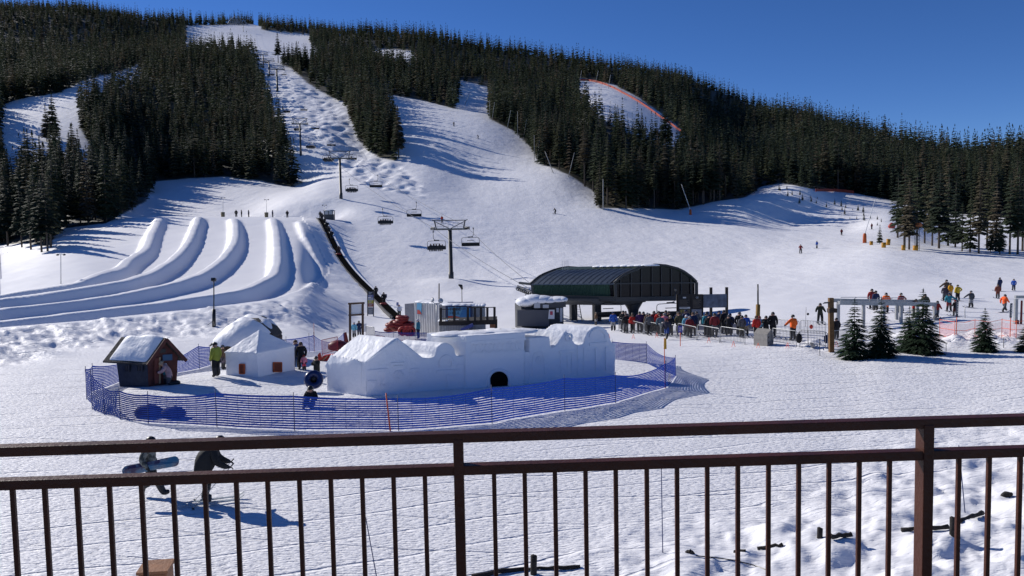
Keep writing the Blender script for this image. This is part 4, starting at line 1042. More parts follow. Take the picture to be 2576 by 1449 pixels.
for s_, lab in ((0, 'steel haul rope carrying the loaded chairs uphill'), (1, 'steel haul rope bringing the empty chairs downhill')):
    pts = [P(1336 + 18 * s_, 728, 90)] + [e[s_] for e in ENDS] + [P(598 + 4 * s_, 62, 1090)]
    full = []
    for a, b in zip(pts[:-1], pts[1:]):
        L = (b - a).length
        for k in range(8):
            t = k / 8; q_ = a.lerp(b, t); q_.z -= 4 * t * (1 - t) * L * .010; full.append(q_)
    full.append(pts[-1])
    mb = MB(); mb.path(full, .035, 5)
    tag(mb.build('haul_rope', M_CABLE, loc=full[0]), lab, 'cable')

# ---- bottom station
M_GREEN = mat('green_ribbed_panel', (.032, .085, .052), .5, .1, var=.15); M_ROOF = mat('dark_metal_roof', (.075, .095, .125), .32, .5, var=.15, vscale=2); M_RGREEN = mat('dark_green_roof', (.030, .048, .036), .5)
M_GLASS = mat('dark_glazing', (.008, .007, .009), .25, spec=.25); M_BEAM = mat('grey_green_beam', (.04, .043, .045), .5, .2); M_CAP = M_SNOWCAP = M_CARVED
DF, DR, DB = 82.0, 84.0, 88.5
FL = P(1545, 713, DF); BL = P(1333.5, 714.5, DB); EX = BL - FL
LB = thing('lift_station', 'dark green bottom station of the chairlift with arched roof and glazed gable', 'lift station', (FL.x, FL.y, gz(FL.x, FL.y)))
fp = lambda u, v: P(u, v, DF + (u - 1545) / 207.0 * (DR - DF))
arc_px = [(1544.6, 713), (1557, 702), (1570, 692), (1583, 685), (1608, 675), (1628, 669.5), (1646, 667), (1675, 669), (1704, 676.5), (1720, 684), (1737, 696), (1752, 710)]
arc = [fp(u, v) for u, v in arc_px]
n_ = EX.normalized()
out = Vector((n_.y, -n_.x, 0)); out = out if out.y < 0 else -out
def roof_sheet(i0, i1, m_, nm, lift=0.0):
    a = MB(); ups = Vector((0, 0, lift))
    for i in range(i0, i1):
        p, q_ = arc[i] + ups, arc[i + 1] + ups
        e0 = EX * .98
        a.add([p, q_, q_ + e0, p + e0, p + Vector((0, 0, -.12)), q_ + Vector((0, 0, -.12)), q_ + e0 + Vector((0, 0, -.12)), p + e0 + Vector((0, 0, -.12))], [(0, 1, 2, 3), (7, 6, 5, 4), (0, 4, 5, 1), (3, 2, 6, 7), (0, 3, 7, 4), (1, 5, 6, 2)])
    return a.build(nm, m_, LB)
roof_sheet(0, 4, M_ROOF, 'lower_roof'); roof_sheet(4, 11, M_RGREEN, 'upper_roof', .02)
a = MB()
for k in range(15):
    e = EX * (.02 + .95 * k / 14)
    a.path([arc[i] + e + Vector((0, 0, .05)) for i in range(0, 5)], .022, 4)
a.build('roof_seam', M_ROOF, LB)
a = MB(); a.path([p + Vector((0, -.05, .06)) for p in arc], .14, 6); a.path([p + EX + Vector((0, .05, .0)) for p in arc], .14, 6); a.build('roof_edge', M_BEAM, LB, fix=False)
a = MB(); a.prism([p + EX * .02 for p in arc] + [fp(1752, 748) + EX * .02, fp(1548, 752) + EX * .02], EX * .03); a.build('gable_glazing', M_GLASS, LB)
a = MB()
a.bar(fp(1545, 713.5) , fp(1752, 711), .1, .14); a.bar(fp(1547, 753), fp(1753, 749), .25, .45)
for u in (1561.5, 1588, 1614, 1640.5, 1664, 1689, 1714, 1738):
    vt = float(np.interp(u, [x for x, y in arc_px], [y for x, y in arc_px])); a.bar(fp(u, vt + 2), fp(u, 752), .09, .09)
a.bar(fp(1547.5, 713), fp(1549, 752), .3, .3); a.bar(fp(1752, 710), fp(1752, 750), .3, .3)
a.build('glazing_bar', M_BEAM, LB)
s0, s1 = P(1547.5, 714.5, DF + .1), P(1548, 748, DF + .15); b0, b1 = P(1336, 716, DB), P(1341, 743, DB - .1)
a = MB(); a.prism([s0, b0, b1, s1], Vector((.1, .25, 0))); a.build('side_panel', M_GREEN, LB)
a = MB()
for k in range(1, 60):
    t = k / 60; a.bar(s0.lerp(b0, t) + Vector((-.02, -.04, 0)), s1.lerp(b1, t) + Vector((-.02, -.04, 0)), .05 if k % 15 else .12, .05)
a.build('panel_rib', M_GREEN, LB)
a = MB(); a.bar(P(1549, 752, DF), P(1334, 746.5, DB), .5, .5); a.build('edge_beam', M_BEAM, LB)
# far end wall and floor
a = MB(); a.prism([p + EX * .96 for p in arc] + [fp(1752, 748) + EX * .96, fp(1548, 752) + EX * .96], EX * .03); a.prism([fp(1549, 753), fp(1752, 750), fp(1752, 750) + EX, fp(1549, 753) + EX], (0, 0, -.25)); a.build('end_wall', M_BEAM, LB)
a = MB(); c0 = fp(1500, 760) + EX * .2
a.prism([fp(1515, 757) + EX * .15, fp(1530, 764) + EX * .15, fp(1545, 768) + EX * .15, fp(1600, 768) + EX * .15, fp(1659, 760) + EX * .15, fp(1660, 752) + EX * .15, fp(1515, 752) + EX * .15], EX * .6); a.build('drive_housing', M_STEEL, LB)
def col(u0, u1, vt, d, nm='column'):
    a = MB(); p0 = P((u0 + u1) / 2, vt, d); p1 = gxy(p0.x, p0.y); w_ = (u1 - u0) * d / F
    a.box(((p0.x), p0.y, (p0.z + p1.z) / 2 - .2), (w_, w_ * .9, p0.z - p1.z + .4), .3); a.build(nm, M_STEEL, LB)
col(1434, 1450, 754, 87.5); col(1492, 1510, 760, 86.5); col(1722, 1736, 750, 85)
a = MB(); p0 = P(1593, 765, 86); p1 = gxy(p0.x, p0.y); a.path([p1 - Vector((0, 0, .3)), p0 - Vector((0, 0, 1.2)), p0 - Vector((0, 0, .6)), p0 + Vector((0, 0, .4))], [.52, .52, .62, 1.2], 12); a.build('column', M_STEEL, LB, fix=False)
# sheave gantry at the uphill end
a = MB(); g0, g1 = P(1342, 734, 88.5), P(1302, 719, 93)
for o in (Vector((0, 0, 0)), Vector((0, 0, -.5))): a.bar(g0 + o, g1 + o * .6, .16, .12)
for k in range(9):
    c = g0.lerp(g1, k / 8) + Vector((0, -.15, -.35)); a.torus(c, .18, .06, 12, 5, axis=(.3, 1, 0))
a.path([P(1324, 733, 90.5), P(1321, 750, 90.5)], .06, 6); a.bar(P(1345, 716, 88.4), P(1307, 711.5, 90), .3, .25)
a.build('sheave_gantry', M_STEEL, LB)
a = MB()
for x in (1415.5, 1425):
    b_ = arc[4] + EX * .0
    p0 = P(x - 1, 679, 87.5); h_ = Vector((0, 0, 1.05)); dx = Vector((.22, 0, 0)); a.path([p0, p0 + h_, p0 + h_ + dx, p0 + dx], .022, 5)
a.build('roof_rail', M_GREYM, LB)
a = MB(); rk = random.Random(3); prof = []
top = [arc[6].lerp(arc[6] + EX, t) for t in np.linspace(.0, .62, 9)]
for i in range(8):
    A, B = top[i], top[i + 1]; wv_ = Vector((-.5, -.35, 0)); h1 = .12 + .2 * rk.random()
    a.ball((A.lerp(B, .5)) + Vector((-.1, -.1, -.05)), ((B - A).length * 1.3, .8, .22 + .05 * rk.random()), 14, 5, 0, .0, i)
a.build('roof_snow', M_SNOWCAP, LB)
# ladder leaning against it
lb, lt = gud(1458.5, 86, 815), P(1450.5, 762, 86.3)
r = thing('ladder', 'dark ladder leaning against the lift station column', 'ladder', lb); a = MB(); dx = Vector((.28, .05, 0))
a.bar(lb - dx, lt - dx, .05, .08); a.bar(lb + dx, lt + dx, .05, .08); a.build('rail', M_STEEL, r)
a = MB()
for k in range(1, 11): c = lb.lerp(lt, k / 11); a.bar(c - dx, c + dx, .035, .035)
a.build('rung', M_STEEL, r)
# chairs loading under the station
for (u, v, d, rz, lab) in ((1529, 756, 83, .25 + math.pi, 'empty lift chair waiting under the station front at the head of the line'), (1687, 753, 80, .15 + math.pi, 'empty lift chair under the station beside the dark board')):
    g = P(u, v - 22, d); c = dup(CH0, g, rz, lab, 'chairs at the station'); c.scale = (.93, .93, .88)

# operator hut with a pillow of snow
M_HUT = mat('dark_grey_cladding', (.05, .053, .058), .6, var=.15); M_HUT2 = mat('blue_grey_panel', (.075, .08, .095), .6)
DH = 78.0
h0, h1 = r4(225, 1050), r4(860, 1050)
p0 = P(h0[0], h0[1], DH); p1 = P(h1[0], h1[1], DH + 1); gzh = min(gz(p0.x, p0.y), gz(p1.x, p1.y))
r = thing('operator_hut', 'dark lift operator hut under a thick pillow of roof snow', 'hut', (p0.x, p0.y, gzh))
a = MB(); zt = P(*r4(230, 740), DH).z; dx = (p1 - p0).to_2d().to_3d(); dy = Vector((-.25, 1, 0)).normalized() * 2.6
base = [Vector((p0.x, p0.y, gzh - .3)), Vector((p1.x, p1.y, gzh - .3))]
a.prism([base[0], base[1], base[1] + Vector((0, 0, zt - gzh + .3)), base[0] + Vector((0, 0, zt - gzh + .3))], dy); a.build('wall', M_HUT, r)
a = MB(); pf = [P(*r4(160, 815), DH - .6), P(*r4(640, 815), DH - .6), P(*r4(640, 1060), DH - .6), P(*r4(160, 1060), DH - .6)]; a.prism(pf, (0, .55, 0)); a.build('counter', M_HUT2, r)
a = MB(); pf = [P(*r4(225, 690), DH - .5), P(*r4(890, 665), DH - .4), P(*r4(895, 770), DH - .4), P(*r4(640, 780), DH - .5), P(*r4(410, 780), DH - .5), P(*r4(405, 715), DH - .5)]; a.prism(pf, dy * 1.15); a.build('eaves', M_HUT, r)
for w_ in ((415, 710, 505, 785), (545, 735, 635, 785)):
    a = MB(); a.prism([P(*r4(w_[0], w_[1]), DH - .54), P(*r4(w_[2], w_[1]), DH - .54), P(*r4(w_[2], w_[3]), DH - .54), P(*r4(w_[0], w_[3]), DH - .54)], (0, .03, 0)); a.build('window', mat('pale_window', (.4, .42, .45), .3), r)
a = MB()
for i, (x, y, rx_, rz_) in enumerate([(290, 690, .85, .55), (400, 665, 1.0, .6), (520, 665, 1.1, .5), (640, 668, 1.0, .38), (760, 658, .9, .34), (830, 655, .5, .3)]):
    c = P(*r4(x, y), DH + .7); a.ball(c, (rx_ * 1.25, 1.35, rz_), 18, 8, -.9, .0, i)
a.build('roof_snow', M_SNOWCAP, r)
a = MB(); a.prism([P(*r4(640, 812), DH - .75), P(*r4(722, 812), DH - .75), P(*r4(722, 950), DH - .75), P(*r4(625, 950), DH - .75)], (0, .06, 0)); a.build('notice_board', mat('white_board', (.65, .65, .66), .5), r)
a = MB(); a.prism([P(*r4(655, 835), DH - .79), P(*r4(695, 835), DH - .79), P(*r4(695, 890), DH - .79), P(*r4(655, 890), DH - .79)], (0, .03, 0)); a.build('red_notice', mat('red_print', (.4, .04, .08), .5), r)
for x in (770, 825):
    a = MB(); a.prism([P(*r4(x - 20, 785), DH - .45), P(*r4(x + 18, 785), DH - .45), P(*r4(x + 18, 990 if x > 800 else 850), DH - .45), P(*r4(x - 20, 990 if x > 800 else 850), DH - .45)], (0, .04, 0)); a.build('window', mat('pale_window', (.4, .42, .45), .3), r)
# summit station: grey lattice frame
p = gud(592, 1095, 62); r = thing('summit_station', 'grey metal frame of the lift top station on the summit', 'lift station', p)
k = 1095 / F; a = MB()
B = lambda x, z, y=0: p + Vector(((x - 592) * k, y, (62 - z) * k))
for y in (0, 9):
    for i, x in enumerate((571, 577, 583, 589, 594)): a.path([B(x, 62, y), B(x + (6 - i), 46 + abs(i - 3) * 2.2, y)], .35, 5)
    for z in (57, 52, 48): a.path([B(572 + (62 - z) * .5, z, y), B(600, z, y)], .35, 5)
    for x0, x1 in ((590, 604), (598, 612), (606, 622)): a.path([B(x0, 42, y), B(x0 + 5, 47, y), B(x1, 66, y)], .4, 5)
a.path([B(577, 52), B(583, 46), B(592, 41), B(604, 43)], .45, 5)
a.path([B(572, 60, 0), B(572, 60, 9)], .3, 5); a.path([B(594, 62, 0), B(594, 62, 9)], .3, 5); a.build('lattice', mat('pale_steel', (.3, .31, .33), .5, .3), r, fix=False)
# ------------------------------------------------------------------ railing of the deck
M_RAIL = mat('brown_painted_steel', (.060, .017, .009), .5, .0, bump=.12, bscale=60, var=.25, vscale=5, spec=.3)
zr = H - .66
def on_z(u, v, z):
    a, b = ray(u, v); d = (z - H) / b
    return Vector((a * d, d, z))
LA, RA = on_z(0, 1121, zr), on_z(2576, 1043, zr)
rd = (RA - LA).normalized(); rn = Vector((-rd.y, rd.x, 0))
def on_plane(u, v, n0=0.0):
    a, b = ray(u, v); q0 = LA + rn * n0
    t = q0.dot(rn) / (Vector((a, 1, b)).dot(rn))
    return Vector((a * t, t, H + b * t))
LR = LA - rd * 5; RRr = RA + rd * 5
railing = thing('deck_railing', 'brown steel deck railing with two rails and square balusters across the view', 'railing', (0, LA.y, H - 1.75))
def rail(z, h, dep, nm, p0=LR, p1=RRr, n0=0):
    a = MB(); o = rn * n0; a.bar(Vector((p0.x, p0.y, z - h / 2)) + o, Vector((p1.x, p1.y, z - h / 2)) + o, dep, h); return a.build(nm, M_RAIL, railing)
top_h = .033
rail(zr, top_h, .05, 'top_rail')
z2 = on_plane(1288, 1171, -.02).z
rail(z2 + .004, .033, .045, 'lower_rail')
rail(H - 1.66, .04, .045, 'bottom_rail')
for u, wd, nm in ((1153, .034, 'post'), (2326, .037, 'post')):
    c = on_plane(u, 1120); a = MB(); a.bar(Vector((c.x, c.y, H - 1.75)), Vector((c.x, c.y, zr - .02)), wd, wd + .02, up=rn); a.build(nm, M_RAIL, railing)
bx = [27, 108, 189, 271, 352, 432, 512, 591, 670, 750, 829, 908, 987, 1066, 1240, 1317, 1393, 1470, 1546, 1624, 1700, 1776, 1853, 1930, 2006, 2082, 2158, 2234, 2408, 2484, 2562] + [-54 - 81 * k for k in range(40)] + [2640 + 77 * k for k in range(40)]
for u in bx:
    c = on_plane(u + 3, 1205); a = MB(); a.bar(Vector((c.x, c.y, H - 1.64)), Vector((c.x, c.y, z2 - .01)), .0152, .0152, up=rn); a.build('baluster', M_RAIL, railing)
a = MB(); a.box((0, (LA.y) / 2 - .9, H - 1.86), (12, LA.y + 2.2, .2)); tag(a.build('deck_floor', mat('deck_boards', (.2, .14, .09), .8)), kind='structure')
a = MB(); a.box((0, -.9, (H - 2) / 2), (11.6, 1.6, H - 2.2)); tag(a.build('lodge_wall', mat('lodge_wood', (.2, .14, .1), .8, var=.2)), 'brown timber lodge wall under the deck', 'wall', kind='structure')

for o in railing.children:
    bv = o.modifiers.new('bevel', 'BEVEL'); bv.width = .003; bv.segments = 2
# wooden box on a post below the deck
dB = 14.0; p = P(380, 1446, dB); g = gxy(p.x, p.y)
M_WOOD = mat('orange_wood', (.30, .13, .055), .6, var=.25, vscale=5, bump=.2); M_WOODD = mat('dark_wood', (.06, .04, .03), .8, var=.3, bump=.3)
r = thing('wooden_cabinet', 'small orange brown wooden cabinet with a latch below the railing', 'cabinet', g)
zt = P(380, 1434, dB).z
a = MB(); a.box((p.x, p.y + .2, (zt + g.z) / 2 - .05), (.50, .4, zt - g.z - .1), .12); a.build('cabinet_body', M_WOOD, r)
a = MB(); a.box((p.x, p.y + .2, zt - .03), (.56, .46, .06), .12, rx=.1); a.build('lid', M_WOOD, r)
a = MB(); a.box((p.x - .02, p.y - .01, zt - .28), (.05, .02, .1), .12); a.build('latch', M_GREYM, r)

# ------------------------------------------------------------------ blue net fence round the snow village
M_NET = mat('blue_plastic_net', (.009, .034, .23), .6, var=.2, vscale=2, spec=.3)
nt = M_NET.node_tree; tr = nt.nodes.new('ShaderNodeBsdfTranslucent'); tr.inputs[0].default_value = (.012, .05, .34, 1); ms = nt.nodes.new('ShaderNodeMixShader'); ms.inputs[0].default_value = .35
nt.links.new(nt.nodes['Principled BSDF'].outputs[0], ms.inputs[1]); nt.links.new(tr.outputs[0], ms.inputs[2]); nt.links.new(ms.outputs[0], nt.nodes['Material Output'].inputs[0])
M_POLE = mat('blue_pole', (.02, .04, .14), .5); M_ORP = mat('orange_pole', (.7, .1, .02), .5)
def net_span(mb, a0, a1, b0, b1, rows=13, sag=.0, fill=.5, lean=0.0):
    """ribbons between the foot/top of one pole (a0, a1) and the next (b0, b1)"""
    N = max(4, int((b0 - a0).length / .45)); rk = random.Random(int(a0.x * 100))
    for j in range(rows):
        f0 = .04 + .96 * j / rows; hgt = .96 / rows * (fill if j < rows - 1 else .9)
        lo, hi = [], []
        for i in range(N + 1):
            t = i / N; s_ = 4 * t * (1 - t) * sag
            foot = a0.lerp(b0, t); foot.z = gz(foot.x, foot.y); top_ = a1.lerp(b1, t); top_.z -= s_ * (top_.z - foot.z)
            wob = .02 * math.sin(7 * t + j) * (1 - t) * t * 4
            off = (b0 - a0).normalized().cross(Vector((0, 0, 1))) * (lean * 4 * t * (1 - t) * (f0 - .5) + wob)
            lo.append(foot.lerp(top_, f0) + off); hi.append(foot.lerp(top_, f0 + hgt) + off)
        n = N + 1; mb.add(lo + hi, [(i, i + 1, n + i + 1, n + i) for i in range(N)])
    for i in range(1, N):                                  # thin cross ties
        t = i / N; foot = a0.lerp(b0, t); foot.z = gz(foot.x, foot.y) + .05; top_ = a1.lerp(b1, t); top_.z -= 4 * t * (1 - t) * sag * (top_.z - foot.z)
        d = (b0 - a0).normalized() * .006; mb.add([foot - d, foot + d, top_ + d, top_ - d], [(0, 1, 2, 3)])
def net_fence(label, poles, sags, net_mat=M_NET, pole_mat=M_POLE, rows=13, fill=.5, over=.12, wave=.12, name='net_fence'):
    """poles: (column, row of the top of the net, row of the foot, extra pole length)"""
    pts = []
    for k, pl in enumerate(poles):
        g = ground(pl[0], pl[2]); hg = (pl[2] - pl[1]) * g.y / F; pts.append((g, g + Vector((0, 0, hg)), pl[3] if len(pl) > 3 else over))
    r = thing(name, label, 'net fence', pts[0][0]); mb = MB()
    for k in range(len(pts) - 1):
        net_span(mb, pts[k][0], pts[k][1], pts[k + 1][0], pts[k + 1][1], rows, sags[k] if k < len(sags) else .03, fill, wave * (1 if k % 2 else -1))
    mb.build('net', net_mat, r, fix=False)
    for g, t, o in pts:
        a = MB(); a.tube(g - Vector((0, 0, .15)), t + Vector((rng.uniform(-.03, .03), rng.uniform(-.03, .03), o)), .016, .014, 6); a.build('pole', pole_mat, r)
    return r
net_fence('blue net fence curving round the front of the snow village', [(530, 872, 920), (502, 869, 928), (446, 902, 938), (300, 915, 962), (236, 918, 985), (218, 926, 1005), (232, 935, 1030), (262, 968, 1043), (303, 980, 1055), (373, 990, 1065), (546, 985, 1074), (741, 992, 1083), (1003, 999, 1084), (1238, 973, 1066), (1421, 948, 1034), (1548, 941, 1014), (1675, 912, 976), (1700, 898, 946), (1627, 863, 915), (1540, 858, 905)],
          [.02, .02, .02, .05, .05, .05, .1, .08, .08, .08, .04, .03, .10, .05, .05, .18, .1, .25, .03], rows=14, fill=.72)
net_fence('blue net fence sagging behind the snow hut', [(706, 852, 892), (720.7, 853, 893), (778, 845, 885), (790.5, 842, 884), (866, 837, 868)], [.02, .02, .03, .55], rows=12, over=.2)
net_fence('blue net fence in front of the red tubes', [(944, 832, 856), (990, 834, 858), (1045, 836, 858), (1076, 836, 858)], [.1, .05, .03], rows=8, over=.05)
# tall poles
def pole(u, vt, vf, label, m_=M_POLE, rad=.02, du=0, cat='pole', name='marker_pole', d=None):
    g = at(u, vf, d); t = P(u + du, vt, g.y); r_ = MB(); r_.tube(g - Vector((0, 0, .2)), t, rad, rad * .85, 6)
    return tag(r_.build(name, m_, loc=g), label, cat)
pole(983, 989, 1085, 'orange pole leaning on the front of the blue net', M_ORP, .03, -12)
pole(790.5, 813, 884, 'tall thin red pole at the net behind the snow hut', M_ORP, .018, -1)
pole(951, 1302, 1452, 'thin blue bamboo pole leaning, lowest in the view beside a baluster', M_POLE, .012, -31)
pole(1667.5, 1176, 1390, 'straight thin dark bamboo pole seen between two balusters', M_POLE, .012, -4)
pole(2430, 1120, 1290, 'leaning blue bamboo pole in the trampled snow', M_POLE, .012, -18)
# dark duffel bags behind the near net
for k, (u, v, s_) in enumerate(((366, 1052, 1.1), (428, 1054, .95))):
    g = ground(u, v); g.y += .35; g.z = gz(g.x, g.y); a = MB(); a.ball((g.x, g.y, g.z + .16), (.55 * s_, .3, .3 * s_), 14, 8, -.6, .07, k)
    tag(a.build('net_bundle', mat('dark_blue_fabric', (.006, .008, .018), .85, bump=.6, bscale=6), loc=g), ['wide dark bundle lying at the near left of the blue net', 'smaller dark bundle beside the wide one at the blue net'][k], 'bundle')
# ------------------------------------------------------------------ snow castle
WA, WB = P(922, 1000, 35.2), P(1549, 950, 38.9)
wd_ = (WB - WA); wd_.z = 0; wl_ = wd_.length; wd_.normalize(); wn = Vector((-wd_.y, wd_.x, 0))
def pw_(u, v, off=0.0):
    a, b = ray(u, v); q0 = WA + wn * off; t = q0.dot(wn) / Vector((a, 1, b)).dot(wn)
    return Vector((a * t, t, H + b * t))
E_ = Vector((-2.05, 1.5, 0))
castle = thing('snow_castle', 'long carved snow castle wall with gables, arches, a tower block and a tunnel', 'snow sculpture', gxy(WA.x, WA.y))
front = [(920, 910), (935, 899), (960, 878), (985, 858), (999, 849), (1015, 861), (1040, 880), (1058, 895), (1065, 900), (1080, 901), (1091, 899), (1096, 893), (1098, 883), (1103, 872), (1111, 864.5), (1120, 862), (1130, 864), (1138, 870), (1144, 878), (1146.5, 889), (1149, 894.5), (1160, 896), (1171, 895)]
tower = [(1172, 895), (1173, 845), (1250, 840), (1322.7, 835), (1322, 850), (1319, 883)]
block2 = [(1332, 884), (1332.5, 850), (1383.5, 846.5), (1385, 871), (1390, 874), (1396, 873), (1402, 866), (1413, 848), (1425, 831), (1436, 848), (1445, 862), (1451, 867), (1458, 868), (1466, 866), (1470.5, 862), (1473, 848), (1481, 833), (1492, 824), (1505, 820), (1517, 823), (1528, 832), (1535, 846), (1537.5, 860), (1542, 862.5), (1549, 863)]
base_row = lambda u: float(np.interp(u, [800, 922, 1549], [1010, 1010, 966]))
tn_c, tn_r = (1254, 956), 24
def castle_body(top, ext, name='wall', m_=M_CARVED, tunnel=False, out_=0.0):
    poly = [pw_(u, v, -out_) for u, v in top]
    bot = [pw_(top[-1][0], base_row(top[-1][0]), -out_), pw_(top[0][0], base_row(top[0][0]), -out_)]
    a = MB(); a.prism(poly + bot, ext)
    return a
a = castle_body(front, E_ * 1.0); o = a.build('wall', M_CARVED, castle)
b = castle_body(tower, E_ * 1.0, out_=.10); b.build('tower_block', M_CARVED, castle)
b = castle_body(block2, E_ * 1.0); b.build('wall', M_CARVED, castle)
b = castle_body([(1318, 884), (1333, 885)], E_ * .9); b.build('wall', M_CARVED, castle)
# turned bay at the near end
bay = [P(868, 1003, 35.9), P(865.5, 921, 35.9), P(878, 912, 35.7), P(899, 903, 35.5), P(909, 904, 35.35), P(920, 910, 35.2), P(922, 1005, 35.2)]
exts = [Vector((-1.05, .75, 0)), Vector((-1.1, .75, .0)), Vector((-1.15, .9, .08)), Vector((-1.4, 1.1, .2)), Vector((-1.6, 1.2, .2)), E_ * .95, E_ * .95]
a = MB(); a.prism(bay, exts); a.build('corner_bay', M_CARVED, castle)
CLOUD = bpy.data.textures.new('snow_lumps', 'CLOUDS'); CLOUD.noise_scale = .45; CLOUD.noise_depth = 3
def packed(o, vox=.04, amp=.028):
    m_ = o.modifiers.new('remesh', 'REMESH'); m_.mode = 'VOXEL'; m_.voxel_size = vox; m_.use_smooth_shade = True
    m_ = o.modifiers.new('smooth', 'SMOOTH'); m_.factor = .5; m_.iterations = 0
    m_ = o.modifiers.new('lumps', 'DISPLACE'); m_.texture = CLOUD; m_.strength = amp; m_.mid_level = .5; m_.texture_coords = 'LOCAL'
for o in castle.children: packed(o)
# heaps on the tower roof
a = MB()
for k, (u, v, off) in enumerate(((1140, 840, .9), (1200, 838, .8), (1260, 833, .9), (1300, 832, .7))):
    c = pw_(u, v, off * 1.2); a.ball((c.x, c.y, c.z - .06), (1.1, .8, .18), 14, 5, 0, .12, k)
a.build('roof_snow', M_CARVED, castle)
# tunnel mouth: black pipe let into the wall
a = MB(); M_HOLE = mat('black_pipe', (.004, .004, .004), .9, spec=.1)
ring = []
for k in range(15):
    t = math.pi * k / 14; ring.append((tn_c[0] - 24 * math.cos(t), 957 - 23 * math.sin(t)))
ring = [(1232, 976)] + ring + [(1277, 974)]
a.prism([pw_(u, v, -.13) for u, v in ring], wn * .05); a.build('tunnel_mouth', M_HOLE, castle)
a = MB(); a.path([pw_(u * 1.0 + (u - 1254) * .10 + 1, v + (v - 957) * .12 - 1, -.1) for u, v in ring], .085, 7); a.build('tunnel_rim', M_CARVED, castle, fix=False)
# carved relief lines
a = MB()
def line(pts, w_=.035, off=.0):
    q_ = [pw_(u, v, -.012 - off) for u, v in pts]
    a = MB()
    for i in range(len(q_) - 1): a.bar(q_[i], q_[i + 1], w_ * 1.6, .12, up=wn.cross(q_[i + 1] - q_[i]).normalized())
    a.build('carving', M_CARVED, castle)
circ = lambda cx, cy, rx_, ry_, t0=0, t1=6.283, n=16: [(cx + rx_ * math.cos(t0 + (t1 - t0) * k / n), cy - ry_ * math.sin(t0 + (t1 - t0) * k / n)) for k in range(n + 1)]
c8 = lambda *pp: [r8(x, y) for x, y in pp]
q5 = q(1, 1)
line([(925, 912), (999, 857), (1062, 905)], .06)
line(c8((1060, 665), (1285, 652)), .05); line(c8((1105, 708), (1260, 700))); line(c8((870, 795), (995, 785)), .05); line(c8((890, 800), (900, 985), (975, 985), (985, 800)), .02)
line(circ(*r8(1180, 835), 9, 9)); line(c8((720, 775), (1030, 748))); line(c8((720, 935), (845, 928))); line(c8((1365, 752), (1475, 745)), .05); line(c8((1350, 790), (1355, 990), (1465, 980), (1460, 780)), .02); line(c8((1400, 948), (1460, 940)), .05)
line(circ(*r8(1910, 650), 16, 18, -.6, 3.74, 14), .06); line(c8((1765, 780), (2100, 758)), .08); line(c8((1935, 820), (1940, 1120)), .04); line(c8((1955, 858), (2085, 846)), .03); line(c8((2065, 695), (2175, 688)), .03)
line([(1183, 862), (1323, 852)], .03, .1)
for k in range(6): u = 1190 + k * 22; line([(u, 866 - k), (u, 886 - k), (u + 11, 885 - k), (u + 11, 866 - k), (u, 866 - k)], .02, .1)
line([(1183, 892), (1320, 884)], .03, .1)
line(circ(1254, 960, 38, 40, .2, 2.94, 16), .05)
line(circ(1431, 848, 7.5, 8), .06); line([(1408, 886), (1444, 883)], .07); line([(1412, 890), (1414, 940)], .03); line([(1440, 888), (1442, 940)], .03); line([(1429, 893), (1430, 925)], .03)
line([(1455, 868), (1457, 945)], .03); line([(1471, 870), (1472, 942)], .03); line([(1500, 875), (1501, 935)], .06); line([(1526, 873), (1526, 932)], .06)
line(circ(1505, 850, 20, 22, 0, 3.14, 12) , .05); line([(1483, 866), (1527, 862)], .06)
line([(1342, 945), (1342, 905)] + circ(1356.5, 902, 15, 15, 3.1, 0, 10) + [(1373, 940)], .03); line(circ(1357, 905, 6, 7), .03)

# ------------------------------------------------------------------ snow hut with a pyramid roof
fc, lc, rc_ = ground(649, 949), ground(568, 943), ground(743, 931)
bc = lc + rc_ - fc; zb = min(fc.z, lc.z, rc_.z) - .2; zw = P(649, 887, fc.y).z; ctr = (lc + rc_) / 2
hut = thing('snow_hut', 'white snow hut with a pyramid roof and two orange window openings', 'snow hut', fc)
a = MB(); qd = [Vector((p.x, p.y, zb)) for p in (fc, rc_, bc, lc)]; a.prism(qd, (0, 0, zw - zb)); o = a.build('wall', M_CARVED, hut)
packed(o, .05, .05)
a = MB(); ap = Vector((ctr.x, ctr.y, P(652, 829, ctr.y).z)); up = [Vector((ctr.x + (p.x - ctr.x) * 1.03, ctr.y + (p.y - ctr.y) * 1.03, zw - .02)) for p in qd]; lowv = [v - Vector((0, 0, .08)) for v in up]
a.add(up + [ap] + lowv, [(0, 1, 4), (1, 2, 4), (2, 3, 4), (3, 0, 4)] + [(i, 5 + i, 5 + (i + 1) % 4, (i + 1) % 4) for i in range(4)] + [(8, 7, 6, 5)]); o = a.build('roof', M_CARVED, hut)
packed(o, .04, .06)
M_ORW = mat('orange_window_frame', (.42, .075, .012), .5); M_ORI = mat('dark_orange_inside', (.16, .03, .01), .7)
for A, B_, (u0, v0, u1, v1) in ((lc, fc, (602.5, 916.5, 615, 940)), (fc, rc_, (688, 912, 708.5, 935))):
    e = (B_ - A); e.z = 0; e.normalize(); nn = Vector((e.y, -e.x, 0)); nn = nn if nn.y < 0 else -nn
    def hp(u, v, off):
        x, y = ray(u, v); q0 = A + nn * off; t = q0.dot(nn) / Vector((x, 1, y)).dot(nn); return Vector((x * t, t, H + y * t))
    a = MB(); a.prism([hp(u0, v1, .03), hp(u1, v1, .03), hp(u1, v0, .03), hp(u0, v0, .03)], nn * .03); w_ = a.build('window', M_ORI, hut)
    a = MB()
    for p0, p1 in (((u0, v0), (u1, v0)), ((u1, v0), (u1, v1)), ((u1, v1), (u0, v1)), ((u0, v1), (u0, v0))): a.bar(hp(*p0, .05), hp(*p1, .05), .05, .05, up=nn)
    WLOC[w_.name] = WLOC[hut.name]; a.build('frame', M_ORW, w_)

